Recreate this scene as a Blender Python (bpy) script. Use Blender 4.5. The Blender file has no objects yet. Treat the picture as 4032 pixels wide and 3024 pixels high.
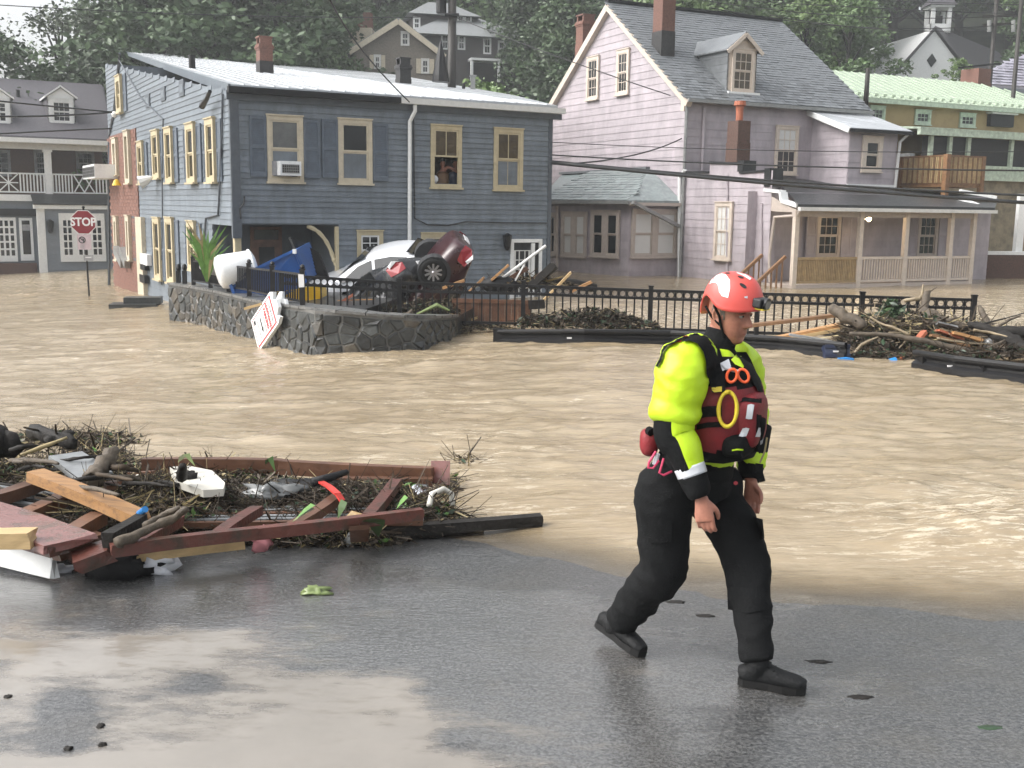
import bpy, math, random
import numpy as np
from mathutils import Vector as V, Matrix as M, noise as NZ

# ---------------------------------------------------------------- camera, light, exposure
SC = bpy.context.scene
COL = SC.collection
F, CX, CY, PITCH, ROLL, CZ = 4200.0, 2016.0, 1512.0, math.radians(9.4), 0.014, 2.1
CAM = V((0, 0, CZ))
FW = V((0, math.cos(PITCH), -math.sin(PITCH)))
R0 = V((1, 0, 0)); U0 = V((0, math.sin(PITCH), math.cos(PITCH)))
RT = R0 * math.cos(ROLL) + U0 * math.sin(ROLL)
UP = -R0 * math.sin(ROLL) + U0 * math.cos(ROLL)
cd = bpy.data.cameras.new('camera'); cam = bpy.data.objects.new('camera', cd); COL.objects.link(cam)
m = M((RT, UP, -FW)).transposed().to_4x4(); m.translation = CAM
cam.matrix_world = m
cd.sensor_width = 36; cd.lens = 36 * F / 4032; cd.clip_end = 2000; cd.clip_start = 0.05
SC.camera = cam
SUN_EL, SUN_AZ = math.radians(44), math.radians(-100)      # azimuth from +Y, clockwise
w = bpy.data.worlds.new('World'); SC.world = w; w.use_nodes = True
nt = w.node_tree; nt.nodes.clear()
sky = nt.nodes.new('ShaderNodeTexSky'); sky.sky_type = 'NISHITA'; sky.sun_disc = False
sky.sun_elevation = SUN_EL; sky.sun_rotation = SUN_AZ; sky.air_density = 1.0; sky.dust_density = 6.0; sky.ozone_density = 1.0
hs = nt.nodes.new('ShaderNodeHueSaturation'); hs.inputs['Saturation'].default_value = 0.22
bg = nt.nodes.new('ShaderNodeBackground'); bg.inputs['Strength'].default_value = 0.15
wo = nt.nodes.new('ShaderNodeOutputWorld')
nt.links.new(sky.outputs[0], hs.inputs['Color']); nt.links.new(hs.outputs[0], bg.inputs[0]); nt.links.new(bg.outputs[0], wo.inputs[0])
sd = bpy.data.lights.new('sun', 'SUN'); sun = bpy.data.objects.new('sun', sd); COL.objects.link(sun)
sd.energy = 0.55; sd.angle = math.radians(75); sd.color = (1.0, 0.985, 0.965)
sdir = V((math.sin(SUN_AZ) * math.cos(SUN_EL), math.cos(SUN_AZ) * math.cos(SUN_EL), math.sin(SUN_EL)))
sun.rotation_euler = sdir.to_track_quat('Z', 'Y').to_euler(); sun.location = (0, 0, 60)
SC.view_settings.view_transform = 'Standard'; SC.view_settings.look = 'None'
SC.view_settings.gamma = 1; SC.view_settings.use_curve_mapping = False
SC.view_settings.exposure = 1.22

# ---------------------------------------------------------------- placing: photo pixel -> world
def ray(px, py): return FW + RT * ((px - CX) / F) - UP * ((py - CY) / F)
def at(px, py, Y):
    d = ray(px, py); return CAM + d * (Y / d.y)
def ss(a, b, x):
    t = min(1, max(0, (x - a) / (b - a))); return t * t * (3 - 2 * t)
def gz(x, y):                               # level of street and flood
    return CZ - 1.944 - .0336 * min(max(y, -8), 21) - .05 * min(46, max(0, 1.5 - x)) * ss(6, 18, y)
def gp(px, py, h=0):                        # point on the pixel's ray, h above the ground
    d = ray(px, py); lo, hi = .5, 200.
    for _ in range(50):
        md = (lo + hi) / 2; p = CAM + d * md
        if p.z > gz(p.x, p.y) + h: lo = md
        else: hi = md
    return CAM + d * lo
class Wall:
    """vertical plane through (x,y), running along angle a (from +Y towards +X); outward normal on the camera's side"""
    def __init__(s, o, a):
        s.o = V((o[0], o[1], 0)); s.d = V((math.sin(a), math.cos(a), 0)); s.n = V((s.d.y, -s.d.x, 0))
        if s.n.dot(CAM - s.o) < 0: s.n = -s.n
    def hit(s, px, py):
        d = ray(px, py); t = (s.o - CAM).dot(s.n) / d.dot(s.n); return CAM + d * t
    def uv(s, px, py):
        p = s.hit(px, py); return ((p - s.o).dot(s.d), p.z)
    def p(s, u, v, off=0): return V((s.o.x, s.o.y, 0)) + s.d * u + V((0, 0, v)) + s.n * off
    def rect(s, x0, y0, x1, y1):
        xm, ym = (x0 + x1) / 2, (y0 + y1) / 2
        a, b = sorted((s.uv(x0, ym)[0], s.uv(x1, ym)[0]))
        return a, b, s.uv(xm, y1)[1], s.uv(xm, y0)[1]

# ---------------------------------------------------------------- mesh building
BOXF = [(0, 3, 2, 1), (4, 5, 6, 7), (0, 1, 5, 4), (1, 2, 6, 5), (2, 3, 7, 6), (3, 0, 4, 7)]
class MB:
    def __init__(s): s.v = []; s.f = []; s.mi = []; s.cur = 0
    def add(s, vs, fs):
        b = len(s.v); s.v += [V(x) for x in vs]; s.f += [tuple(b + i for i in f) for f in fs]; s.mi += [s.cur] * len(fs); return s
    def hexa(s, p): return s.add(p, BOXF)
    def box(s, c, size, rot=None):
        x, y, z = (q / 2 for q in size); c = V(c)
        vs = [V(q) for q in ((-x, -y, -z), (x, -y, -z), (x, y, -z), (-x, y, -z), (-x, -y, z), (x, -y, z), (x, y, z), (-x, y, z))]
        if rot is not None: vs = [rot @ q for q in vs]
        return s.hexa([c + q for q in vs])
    def wbox(s, W, u0, u1, v0, v1, o0, o1):
        return s.hexa([W.p(u0, v0, o0), W.p(u1, v0, o0), W.p(u1, v0, o1), W.p(u0, v0, o1), W.p(u0, v1, o0), W.p(u1, v1, o0), W.p(u1, v1, o1), W.p(u0, v1, o1)])
    def beam(s, a, b, w, h, up=V((0, 0, 1)), taper=1):
        a, b = V(a), V(b); d = (b - a).normalized(); r = d.cross(up)
        if r.length < 1e-4: r = d.cross(V((1, 0, 0)))
        r.normalize(); u = r.cross(d)
        q = lambda c, k: [c - r * w * k / 2 - u * h * k / 2, c + r * w * k / 2 - u * h * k / 2, c + r * w * k / 2 + u * h * k / 2, c - r * w * k / 2 + u * h * k / 2]
        return s.hexa(q(a, 1) + q(b, taper))
    def timber(s, a, b, w, h, up=V((0, 0, 1)), seed=None):
        """board with slight warp and splintered ends"""
        a, b = V(a), V(b); d = (b - a); L = d.length; d.normalize(); r = d.cross(up)
        if r.length < 1e-4: r = d.cross(V((1, 0, 0)))
        r.normalize(); u = r.cross(d); q = random.Random(seed if seed is not None else int(abs(a.x * 977 + b.y * 1213 + a.z * 311) * 10)); n = max(3, min(8, int(L / .3)))
        bw, bh = q.uniform(-.012, .012) * min(1, L), q.uniform(-.01, .01) * min(1, L); vs = []; m = 8
        sec = [(-.5, -.5), (0, -.5), (.5, -.5), (.5, 0), (.5, .5), (0, .5), (-.5, .5), (-.5, 0)]
        for i in range(n + 1):
            t = i / n; c = a + d * (L * t) + r * bw * math.sin(3.14 * t) + u * bh * math.sin(3.14 * t)
            for x, y in sec:
                e = (q.uniform(-.2, .35) * max(w, h) * .45 * (-1 if i == 0 else 1)) if i in (0, n) else 0; j = 1 + q.uniform(-.03, .03)
                vs.append(c + d * e + r * x * w * j + u * y * h * j)
        return s.add(vs, [(i * m + k, i * m + (k + 1) % m, (i + 1) * m + (k + 1) % m, (i + 1) * m + k) for i in range(n) for k in range(m)] + [tuple(range(m))[::-1], tuple(n * m + k for k in range(m))])
    def limbwood(s, pts, rad, n=9, knob=.16):
        """knobbly branch or log through pts"""
        pts = [V(p) for p in pts]; rad = list(rad) if hasattr(rad, '__len__') else [rad] * len(pts); P, R = [], []; q = random.Random(int(abs(pts[0].x * 733 + pts[-1].z * 911) * 10)); K = 5
        for i in range(len(pts) - 1):
            p0, p1, p2, p3 = pts[max(i - 1, 0)], pts[i], pts[i + 1], pts[min(i + 2, len(pts) - 1)]
            for k in range(K):
                t = k / K; P.append(.5 * ((2 * p1) + (p2 - p0) * t + (2 * p0 - 5 * p1 + 4 * p2 - p3) * t * t + (3 * p1 - p0 - 3 * p2 + p3) * t ** 3)); R.append((rad[i] + (rad[i + 1] - rad[i]) * t) * (1 + q.uniform(-knob, knob)))
        P.append(pts[-1]); R.append(rad[-1] * .8); P = [P[0]] + [x + V((q.uniform(-1, 1), q.uniform(-1, 1), q.uniform(-1, 1))) * r * .22 for x, r in zip(P[1:-1], R[1:-1])] + [P[-1]]
        b = len(s.v); s.tube(P, R, n)
        for i in range(b, len(s.v)):
            c = P[min(len(P) - 1, (i - b) // n)]; s.v[i] = c + (s.v[i] - c) * (1 + .22 * NZ.noise(s.v[i] * 9)) + ((P[-1] - P[-2]).normalized() * q.uniform(-.5, .8) * R[-1] if (i - b) // n == len(P) - 1 else V((0, 0, 0)))
        return s
    def quad(s, *p): return s.add(p, [tuple(range(len(p)))])
    def prism(s, pts, ext):
        n = len(pts); pts = [V(p) for p in pts]; ext = V(ext)
        return s.add(pts + [p + ext for p in pts], [tuple(range(n))[::-1], tuple(range(n, 2 * n))] + [(i, (i + 1) % n, n + (i + 1) % n, n + i) for i in range(n)])
    def tube(s, pts, rad, n=8, cap=True, ell=None, ref=None):
        """tube through pts; rad number or list; ell = second radius list; ref = direction of the first radius"""
        pts = [V(p) for p in pts]; k = len(pts)
        if not hasattr(rad, '__len__'): rad = [rad] * k
        e = ell or rad; b = len(s.v); x = None
        for i, p in enumerate(pts):
            d = (pts[min(i + 1, k - 1)] - pts[max(i - 1, 0)]).normalized()
            if ref is not None: x = V(ref) - d * d.dot(V(ref))
            elif x is None: x = d.orthogonal()
            else: x = x - d * d.dot(x)
            x = x.normalized(); y = d.cross(x)
            for j in range(n):
                t = 2 * math.pi * j / n
                s.v.append(p + x * rad[i] * math.cos(t) + y * e[i] * math.sin(t))
        nf = 0
        for i in range(k - 1):
            for j in range(n):
                s.f.append((b + i * n + j, b + i * n + (j + 1) % n, b + (i + 1) * n + (j + 1) % n, b + (i + 1) * n + j)); nf += 1
        if cap:
            s.f.append(tuple(b + j for j in range(n))[::-1]); s.f.append(tuple(b + (k - 1) * n + j for j in range(n))); nf += 2
        s.mi += [s.cur] * nf
        return s
    def ball(s, c, r, n=10, mlt=(1, 1, 1), rot=None):
        c = V(c); vs = []; fs = []; k = n // 2 + 1
        for i in range(k):
            a = math.pi * i / (k - 1)
            for j in range(n):
                t = 2 * math.pi * j / n
                q = V((math.sin(a) * math.cos(t) * r * mlt[0], math.sin(a) * math.sin(t) * r * mlt[1], math.cos(a) * r * mlt[2]))
                vs.append(c + (rot @ q if rot is not None else q))
        for i in range(k - 1):
            for j in range(n): fs.append((i * n + j, (i + 1) * n + j, (i + 1) * n + (j + 1) % n, i * n + (j + 1) % n))
        return s.add(vs, fs)
    def torus(s, c, ax, R, r, n=16, k=6, sx=None, ex=1.0):
        ax = V(ax).normalized(); x = (V(sx) - ax * ax.dot(V(sx))).normalized() if sx is not None else ax.orthogonal().normalized(); y = ax.cross(x); c = V(c)
        vs = []; fs = []
        for i in range(n):
            t = 2 * math.pi * i / n; d = x * math.cos(t) * ex + y * math.sin(t); dn = d.normalized()
            for j in range(k):
                u = 2 * math.pi * j / k; vs.append(c + d * R + dn * r * math.cos(u) + ax * r * math.sin(u))
        for i in range(n):
            for j in range(k): fs.append((i * k + j, ((i + 1) % n) * k + j, ((i + 1) % n) * k + (j + 1) % k, i * k + (j + 1) % k))
        return s.add(vs, fs)
    def xf(s, mt): s.v = [mt @ v for v in s.v]; return s
    def build(s, name, mat, parent=None, smooth=False, origin=None):
        root = parent
        while root is not None and root.parent is not None: root = root.parent
        if root is not None: org = V(root.location)
        elif origin is not None: org = V(origin)
        else:
            a = np.array([tuple(v) for v in s.v]); org = V(((a[:, 0].min() + a[:, 0].max()) / 2, (a[:, 1].min() + a[:, 1].max()) / 2, a[:, 2].min()))
        me = bpy.data.meshes.new(name)
        me.from_pydata([tuple(v - org) for v in s.v], [], s.f)
        for q in (mat if isinstance(mat, (list, tuple)) else [mat]): me.materials.append(q)
        if any(s.mi): me.polygons.foreach_set('material_index', s.mi)
        if smooth: me.polygons.foreach_set('use_smooth', [True] * len(me.polygons))
        me.update()
        return link(name, me, parent, org if root is None else (0, 0, 0))
def link(name, me, parent=None, loc=(0, 0, 0)):
    o = bpy.data.objects.new(name, me); COL.objects.link(o); o.location = loc
    if parent is not None: o.parent = parent
    return o
def tag(o, label, cat, group=None, kind=None):
    if label: o['label'] = label
    if cat: o['category'] = cat
    if group: o['group'] = group
    if kind: o['kind'] = kind
    return o
def thing(name, label, cat, loc, group=None):
    o = bpy.data.objects.new(name, None); COL.objects.link(o); o.location = loc; o.empty_display_size = .1
    return tag(o, label, cat, group)
def copy_tree(o, parent=None):
    c = o.copy(); COL.objects.link(c)
    if parent is not None: c.parent = parent
    for ch in list(o.children): copy_tree(ch, c)
    return c
def text_mesh(txt, size, ext=.002, align='CENTER', bold=0):
    cu = bpy.data.curves.new('lettering', 'FONT'); cu.body = txt; cu.size = size; cu.extrude = ext; cu.align_x = align; cu.align_y = 'CENTER'; cu.resolution_u = 3; cu.offset = bold
    o = bpy.data.objects.new('lettering', cu); COL.objects.link(o)
    me = bpy.data.meshes.new_from_object(o.evaluated_get(bpy.context.evaluated_depsgraph_get()))
    bpy.data.objects.remove(o); bpy.data.curves.remove(cu)
    return me
def put_text(name, txt, size, mat, parent, o, x, y, ext=.002, sx=1, bold=0):
    """text with its centre at o, reading along x, up along y (world), made a child of parent"""
    me = text_mesh(txt, size, ext, bold=bold); me.name = name
    root = parent
    while root.parent is not None: root = root.parent
    x = V(x).normalized(); y = V(y).normalized(); z = x.cross(y)
    mt = M((x * sx, y, z)).transposed().to_4x4(); mt.translation = V(o) - V(root.location)
    me.transform(mt); me.materials.clear(); me.materials.append(mat)
    return link(name, me, parent)
def evald(o):
    me = bpy.data.meshes.new_from_object(o.evaluated_get(bpy.context.evaluated_depsgraph_get())); return me

# ---------------------------------------------------------------- materials
def mat(name, col, rough=.6, var=.18, scale=6, bump=.15, bscale=40, metal=0, spec=.5, coat=0, col2=None, stretch=(1, 1, 1), thr=.5, wid=.2, rnd=0, emit=0, detail=5):
    m = bpy.data.materials.new(name); m.use_nodes = True; t = m.node_tree; n = t.nodes; b = n['Principled BSDF']; L = t.links.new
    b.inputs['Roughness'].default_value = rough; b.inputs['Metallic'].default_value = metal; b.inputs['Specular IOR Level'].default_value = spec
    b.inputs['Coat Weight'].default_value = coat; b.inputs['Coat Roughness'].default_value = .08
    tc = n.new('ShaderNodeTexCoord'); mp = n.new('ShaderNodeMapping'); mp.inputs['Scale'].default_value = stretch; L(tc.outputs['Object'], mp.inputs[0])
    nz = n.new('ShaderNodeTexNoise'); nz.inputs['Scale'].default_value = scale; nz.inputs['Detail'].default_value = detail; nz.inputs['Roughness'].default_value = .65; L(mp.outputs[0], nz.inputs['Vector'])
    c = V(col)
    rp = n.new('ShaderNodeValToRGB'); e = rp.color_ramp.elements
    if col2 is None: lo, hi = [max(0, x * (1 - var)) for x in col], [min(1, x * (1 + var)) for x in col]; e[0].position = .3; e[1].position = .7
    else: lo, hi = col, col2; e[0].position = thr - wid / 2; e[1].position = thr + wid / 2
    e[0].color = (*lo, 1); e[1].color = (*hi, 1); L(nz.outputs['Fac'], rp.inputs[0])
    src = rp.outputs[0]
    if rnd:
        oi = n.new('ShaderNodeObjectInfo'); mr = n.new('ShaderNodeMapRange'); mr.inputs['To Min'].default_value = 1 - rnd; mr.inputs['To Max'].default_value = 1 + rnd; L(oi.outputs['Random'], mr.inputs['Value'])
        hv = n.new('ShaderNodeHueSaturation'); L(mr.outputs[0], hv.inputs['Value']); L(src, hv.inputs['Color']); src = hv.outputs[0]
    L(src, b.inputs['Base Color'])
    if emit: L(src, b.inputs['Emission Color']); b.inputs['Emission Strength'].default_value = emit
    if bump:
        n2 = n.new('ShaderNodeTexNoise'); n2.inputs['Scale'].default_value = bscale; n2.inputs['Detail'].default_value = 4; L(mp.outputs[0], n2.inputs['Vector'])
        bp = n.new('ShaderNodeBump'); bp.inputs['Strength'].default_value = bump; bp.inputs['Distance'].default_value = .02; L(n2.outputs['Fac'], bp.inputs['Height']); L(bp.outputs[0], b.inputs['Normal'])
        rr = n.new('ShaderNodeMapRange'); rr.inputs['To Min'].default_value = max(.03, rough - .12); rr.inputs['To Max'].default_value = min(1, rough + .12); L(nz.outputs['Fac'], rr.inputs['Value']); L(rr.outputs[0], b.inputs['Roughness'])
    return m
def hexc(h):
    f = lambda c: (c / 255 / 12.92) if c <= 10 else ((c / 255 + .055) / 1.055) ** 2.4
    return tuple(f(int(h[i:i + 2], 16)) for i in (0, 2, 4))
MT = {}
def D(name, *a, **k): MT[name] = mat(name, *a, **k)
D('slate_paint', (.135, .158, .182), rough=.5, var=.26, scale=2.2, bump=.14, bscale=25, stretch=(1.6, 1.6, .8), rnd=.13, detail=8)
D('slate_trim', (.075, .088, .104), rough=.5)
D('shutter_blue', (.09, .112, .142), rough=.5)
D('cream_paint', (.45, .385, .25), rough=.5, var=.12)
D('cream_pale', (.5, .445, .34), rough=.5, var=.12)
D('white_paint', (.72, .73, .72), rough=.45, var=.06)
D('grey_white', (.6, .6, .58), rough=.45, var=.1)
D('metal_roof', (.46, .48, .50), rough=.26, var=.14, scale=1.2, bump=.1, bscale=6, stretch=(.25, 1, 1), spec=.6)
D('glass', (.012, .014, .016), rough=.06, var=.3, bump=.03, bscale=2, spec=.7)
D('glass_warm', (.06, .042, .02), rough=.08, var=.4, bump=.03, bscale=2, spec=.6)
D('glass_grey', (.12, .125, .125), rough=.1, var=.3, scale=2, bump=.03, bscale=2, spec=.6)
D('blind', (.6, .6, .58), rough=.6, var=.06, scale=3, stretch=(1, 1, 30))
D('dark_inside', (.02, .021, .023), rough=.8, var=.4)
D('brick', (.15, .07, .05), rough=.7, var=.35, scale=14, rnd=.2)
D('soot_brick', (.022, .021, .021), rough=.5, var=.5, scale=10)
D('black_metal', (.006, .006, .007), rough=.42, var=.3, spec=.35)
D('purple_paint', (.375, .335, .358), rough=.55, var=.2, scale=1.5, bump=.1, bscale=14, rnd=.06, stretch=(1.5, 1.5, .7), detail=8)
D('mauve_trim', (.44, .38, .335), rough=.5, var=.1)
D('peach_trim', (.56, .485, .41), rough=.5, var=.1)
D('slate_roof', (.14, .15, .158), rough=.42, var=.22, scale=4, bump=.3, bscale=18, rnd=.28)
D('green_slate', (.2, .235, .235), rough=.35, var=.3, scale=5, bump=.3, bscale=14, rnd=.22)
D('asphalt_roof', (.02, .021, .022), rough=.35, var=.4, bump=.3)
D('dark_shingle', (.085, .08, .09), rough=.6, var=.25, scale=9, bump=.3, rnd=.15)
D('deck_wood', (.19, .10, .045), rough=.5, var=.3, scale=6, rnd=.2)
D('deck_wood_pale', (.34, .24, .12), rough=.55, var=.25, scale=6, rnd=.12)
D('ochre_stucco', (.34, .25, .125), rough=.75, var=.25, scale=2, bump=.25, bscale=25, col2=(.28, .2, .1), thr=.6, wid=.3)
D('mossy_stucco', (.25, .21, .14), rough=.8, var=.3, scale=2.2, col2=(.12, .105, .075), thr=.52, wid=.3)
D('green_metal', (.35, .42, .32), rough=.35, var=.1, scale=2, spec=.5)
D('green_paint', (.42, .5, .4), rough=.5, var=.3, scale=5)
D('terracotta', (.33, .10, .05), rough=.6)
D('grey_siding', (.18, .2, .225), rough=.5, var=.12, stretch=(1, 1, 5), rnd=.06)
D('dark_brick', (.085, .045, .033), rough=.7, var=.5, scale=20)
D('fresh_wood', (.40, .215, .085), col2=(.24, .135, .065), thr=.56, wid=.2, rough=.5, scale=4, stretch=(1, 8, 8), rnd=.15)
D('pale_wood', (.48, .34, .17), rough=.5, var=.2, scale=3, stretch=(1, 8, 8), rnd=.1)
D('brown_wood', (.12, .055, .03), rough=.45, var=.4, scale=5, rnd=.2)
D('red_wood', (.105, .034, .024), col2=(.05, .03, .02), thr=.56, wid=.16, rough=.4, scale=7, rnd=.18, bump=.3)
D('pink_wood', (.2, .09, .08), col2=(.11, .07, .055), thr=.58, wid=.14, rough=.25, scale=6)
D('grey_wood', (.2, .21, .215), rough=.4, var=.3, scale=6)
D('bark', (.082, .064, .045), rough=.7, var=.4, scale=12, bump=.5)
D('pale_bark', (.24, .19, .12), rough=.6, var=.3, scale=12, bump=.4)
D('black_bark', (.018, .016, .014), spec=.25, rough=.7, var=.5, scale=12, bump=.5)
D('mulch', (.03, .024, .018), spec=.2, rough=.8, var=.6, scale=30, rnd=.3)
D('stone_wall', (.036, .039, .038), rough=.4, var=.5, scale=6, bump=.6, bscale=18, rnd=.5)
D('stone_brown', (.058, .05, .038), rough=.4, var=.5, scale=6, bump=.6, bscale=18, rnd=.3)
D('mortar', (.12, .118, .11), rough=.6, var=.35, bump=.5)
D('stone_cap', (.13, .13, .125), rough=.3, var=.4, scale=8, bump=.4)
D('sign_red', (.2, .012, .022), rough=.4, var=.05)
D('sign_white', (.72, .72, .72), rough=.4, var=.05)
D('sign_pink', (.5, .4, .43), rough=.4, var=.05)
D('print_red', (.5, .03, .04), rough=.5, var=.05)
D('print_black', (.015, .015, .017), rough=.5)
D('print_grey', (.28, .28, .29), rough=.5)
D('car_white', (.72, .74, .77), rough=.2, var=.03, bump=0, coat=.6)
D('car_black', (.022, .023, .025), rough=.25, var=.2, bump=.02, coat=.4)
D('car_maroon', (.03, .005, .008), rough=.3, var=.25, bump=.04, coat=.25)
D('car_glass', (.008, .009, .01), rough=.05, var=.2, bump=0, spec=.8)
D('rubber', (.008, .008, .008), spec=.25, rough=.7, var=.3)
D('alloy', (.5, .5, .52), rough=.3, var=.1, metal=.7, bump=0)
D('lamp_red', (.26, .01, .016), rough=.12, var=.1, bump=0, coat=.5)
D('chrome', (.7, .7, .72), rough=.15, metal=1, var=.05, bump=0)
D('blue_plastic', (.018, .085, .29), rough=.35, var=.2, scale=4)
D('navy_plastic', (.012, .02, .05), rough=.35, var=.2)
D('yellow_plastic', (.72, .46, .015), rough=.4, var=.1)
D('white_plastic', (.75, .77, .78), rough=.3, var=.05)
D('bright_blue', (.02, .2, .52), rough=.3)
D('zinc', (.26, .265, .26), rough=.35, var=.2, metal=.3)
D('wire', (.02, .021, .022), rough=.5, var=.1, bump=0)
D('leaf', (.055, .1, .03), rough=.4, var=.35, scale=5, bump=0, rnd=.12)
D('leaf_bright', (.10, .22, .04), rough=.4, var=.3, scale=8, bump=0)
D('leaf_pale', (.17, .22, .08), rough=.4, var=.3, scale=8, bump=0)
D('leaf_dark', (.028, .055, .026), rough=.4, var=.4, scale=6, bump=0)
D('straw', (.3, .24, .12), rough=.6, var=.4, scale=9, bump=0)
D('twig', (.05, .037, .025), spec=.2, rough=.7, var=.6, scale=4, bump=0)
D('cloth_white', (.74, .76, .8), rough=.7, var=.08, bump=.2)
D('cloth_black', (.009, .009, .010), spec=.3, rough=.6, var=.3, bump=.3)
D('foam_board', (.56, .54, .48), rough=.5, var=.12)
D('red_strap', (.5, .04, .03), rough=.4)
D('pink_cloth', (.5, .2, .22), rough=.6)
D('skin', (.36, .155, .105), rough=.45, var=.22, scale=22, bump=.05, bscale=90)
D('hair_grey', (.13, .105, .085), rough=.8, var=.4, scale=60)
D('helmet_red', (.60, .085, .07), rough=.4, var=.1, scale=4, bump=.03)
D('neon', (.48, .70, .015), rough=.5, var=.05, bump=.1, bscale=60)
D('fabric_black', (.007, .0075, .008), spec=.16, rough=.85, var=.3, scale=10, bump=.25, bscale=150)
D('vest_red', (.17, .010, .014), rough=.6, var=.3, scale=9, bump=.25, bscale=120)
D('reflective', (.52, .54, .57), rough=.3, var=.1)
D('boot', (.006, .0065, .007), spec=.25, rough=.6, var=.4, bump=.3, bscale=60)
D('orange_plastic', (.85, .12, .03), rough=.35, var=.04)
D('yellow_cord', (.55, .42, .02), rough=.5, var=.15, bscale=80)
D('magenta_cord', (.55, .05, .12), rough=.5)
D('shingle_brown', (.17, .15, .125), rough=.7, var=.3, scale=12)
D('shingle_dark', (.06, .054, .054), rough=.7, var=.3, scale=12)
D('roof_grey', (.21, .22, .225), rough=.5, var=.2, scale=5)
D('lilac_shingle', (.3, .29, .34), rough=.55, var=.2, rnd=.2)
D('pole_wood', (.02, .017, .014), rough=.6, var=.4, scale=8, stretch=(3, 3, .5))
D('eye_white', (.32, .29, .27), rough=.3, var=.05, bump=0)
# ---------------------------------------------------------------- numpy noise
_rs = np.random.RandomState(7); _PM = np.concatenate([_rs.permutation(256)] * 2); _G = _rs.uniform(-1, 1, (256, 2))
def pnoise(x, y):
    xi = np.floor(x).astype(int); yi = np.floor(y).astype(int); xf = x - xi; yf = y - yi
    u = xf * xf * xf * (xf * (xf * 6 - 15) + 10); v = yf * yf * yf * (yf * (yf * 6 - 15) + 10)
    def g(a, b):
        k = _PM[(_PM[a & 255] + b) & 255]; return _G[k, 0] * (x - a) + _G[k, 1] * (y - b)
    n = (g(xi, yi) * (1 - u) + g(xi + 1, yi) * u) * (1 - v) + (g(xi, yi + 1) * (1 - u) + g(xi + 1, yi + 1) * u) * v
    return n * 1.4
def fbm(x, y, o=4):
    s = 0; a = 1
    for i in range(o): s = s + a * pnoise(x * 2 ** i + 17 * i, y * 2 ** i + 5 * i); a *= .5
    return s
def sst(a, b, x):
    t = np.clip((x - a) / (b - a), 0, 1); return t * t * (3 - 2 * t)
def gzv(x, y): return CZ - 1.944 - .0336 * np.minimum(np.maximum(y, -8), 21) - .05 * np.minimum(46, np.maximum(0, 1.5 - x)) * sst(6, 18, y)
def grid_mesh(name, X, Y, Z, mat, attrs={}, smooth=True):
    n, k = X.shape; me = bpy.data.meshes.new(name)
    vs = np.stack([X, Y, Z], -1).reshape(-1, 3).astype(np.float32)
    i = np.arange(n * k).reshape(n, k); q = np.stack([i[:-1, :-1], i[:-1, 1:], i[1:, 1:], i[1:, :-1]], -1).reshape(-1, 4)
    me.vertices.add(len(vs)); me.vertices.foreach_set('co', vs.ravel())
    me.loops.add(q.size); me.loops.foreach_set('vertex_index', q.ravel().astype(np.int32))
    me.polygons.add(len(q)); me.polygons.foreach_set('loop_start', np.arange(0, q.size, 4, dtype=np.int32))
    me.update(calc_edges=True)
    if smooth: me.polygons.foreach_set('use_smooth', np.ones(len(q), bool))
    for a, vals in attrs.items():
        at_ = me.attributes.new(a, 'FLOAT', 'POINT'); at_.data.foreach_set('value', vals.ravel().astype(np.float32))
    me.materials.append(mat); return link(name, me)
def quads_mesh(name, Q, mats, idx=None):
    """Q: N x 4 x 3 vertices, one quad each"""
    n = len(Q); me = bpy.data.meshes.new(name)
    me.vertices.add(4 * n); me.vertices.foreach_set('co', Q.reshape(-1).astype(np.float32))
    me.loops.add(4 * n); me.loops.foreach_set('vertex_index', np.arange(4 * n, dtype=np.int32))
    me.polygons.add(n); me.polygons.foreach_set('loop_start', np.arange(0, 4 * n, 4, dtype=np.int32))
    if idx is not None: me.polygons.foreach_set('material_index', idx.astype(np.int32))
    me.update(calc_edges=True)
    for q in mats: me.materials.append(q)
    return me

# ---------------------------------------------------------------- ground, street, flood
def node_mat(name):
    m = bpy.data.materials.new(name); m.use_nodes = True; t = m.node_tree
    return m, t.nodes, t.links.new, t.nodes['Principled BSDF']
def noise_node(n, L, co, scale, detail=4, rough=.55, stretch=(1, 1, 1)):
    mp = n.new('ShaderNodeMapping'); mp.inputs['Scale'].default_value = stretch; L(co, mp.inputs[0])
    z = n.new('ShaderNodeTexNoise'); z.inputs['Scale'].default_value = scale; z.inputs['Detail'].default_value = detail; z.inputs['Roughness'].default_value = rough; L(mp.outputs[0], z.inputs['Vector']); return z.outputs['Fac']
def math_node(n, L, op, a, b=None, clamp=False):
    q = n.new('ShaderNodeMath'); q.operation = op; q.use_clamp = clamp
    for i, v in enumerate((a, b)):
        if v is None: continue
        if hasattr(v, 'is_output'): L(v, q.inputs[i])
        else: q.inputs[i].default_value = v
    return q.outputs[0]
def mix_col(n, L, fac, a, b):
    q = n.new('ShaderNodeMix'); q.data_type = 'RGBA'; L(fac, q.inputs['Factor'])
    for i, v in ((6, a), (7, b)):
        if hasattr(v, 'is_output'): L(v, q.inputs[i])
        else: q.inputs[i].default_value = (*v, 1)
    return q.outputs[2]
def map_range(n, L, v, a, b, c=0, d=1):
    q = n.new('ShaderNodeMapRange'); q.interpolation_type = 'SMOOTHSTEP'
    q.inputs[1].default_value = a; q.inputs[2].default_value = b; q.inputs[3].default_value = c; q.inputs[4].default_value = d; L(v, q.inputs[0]); return q.outputs[0]

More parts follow.
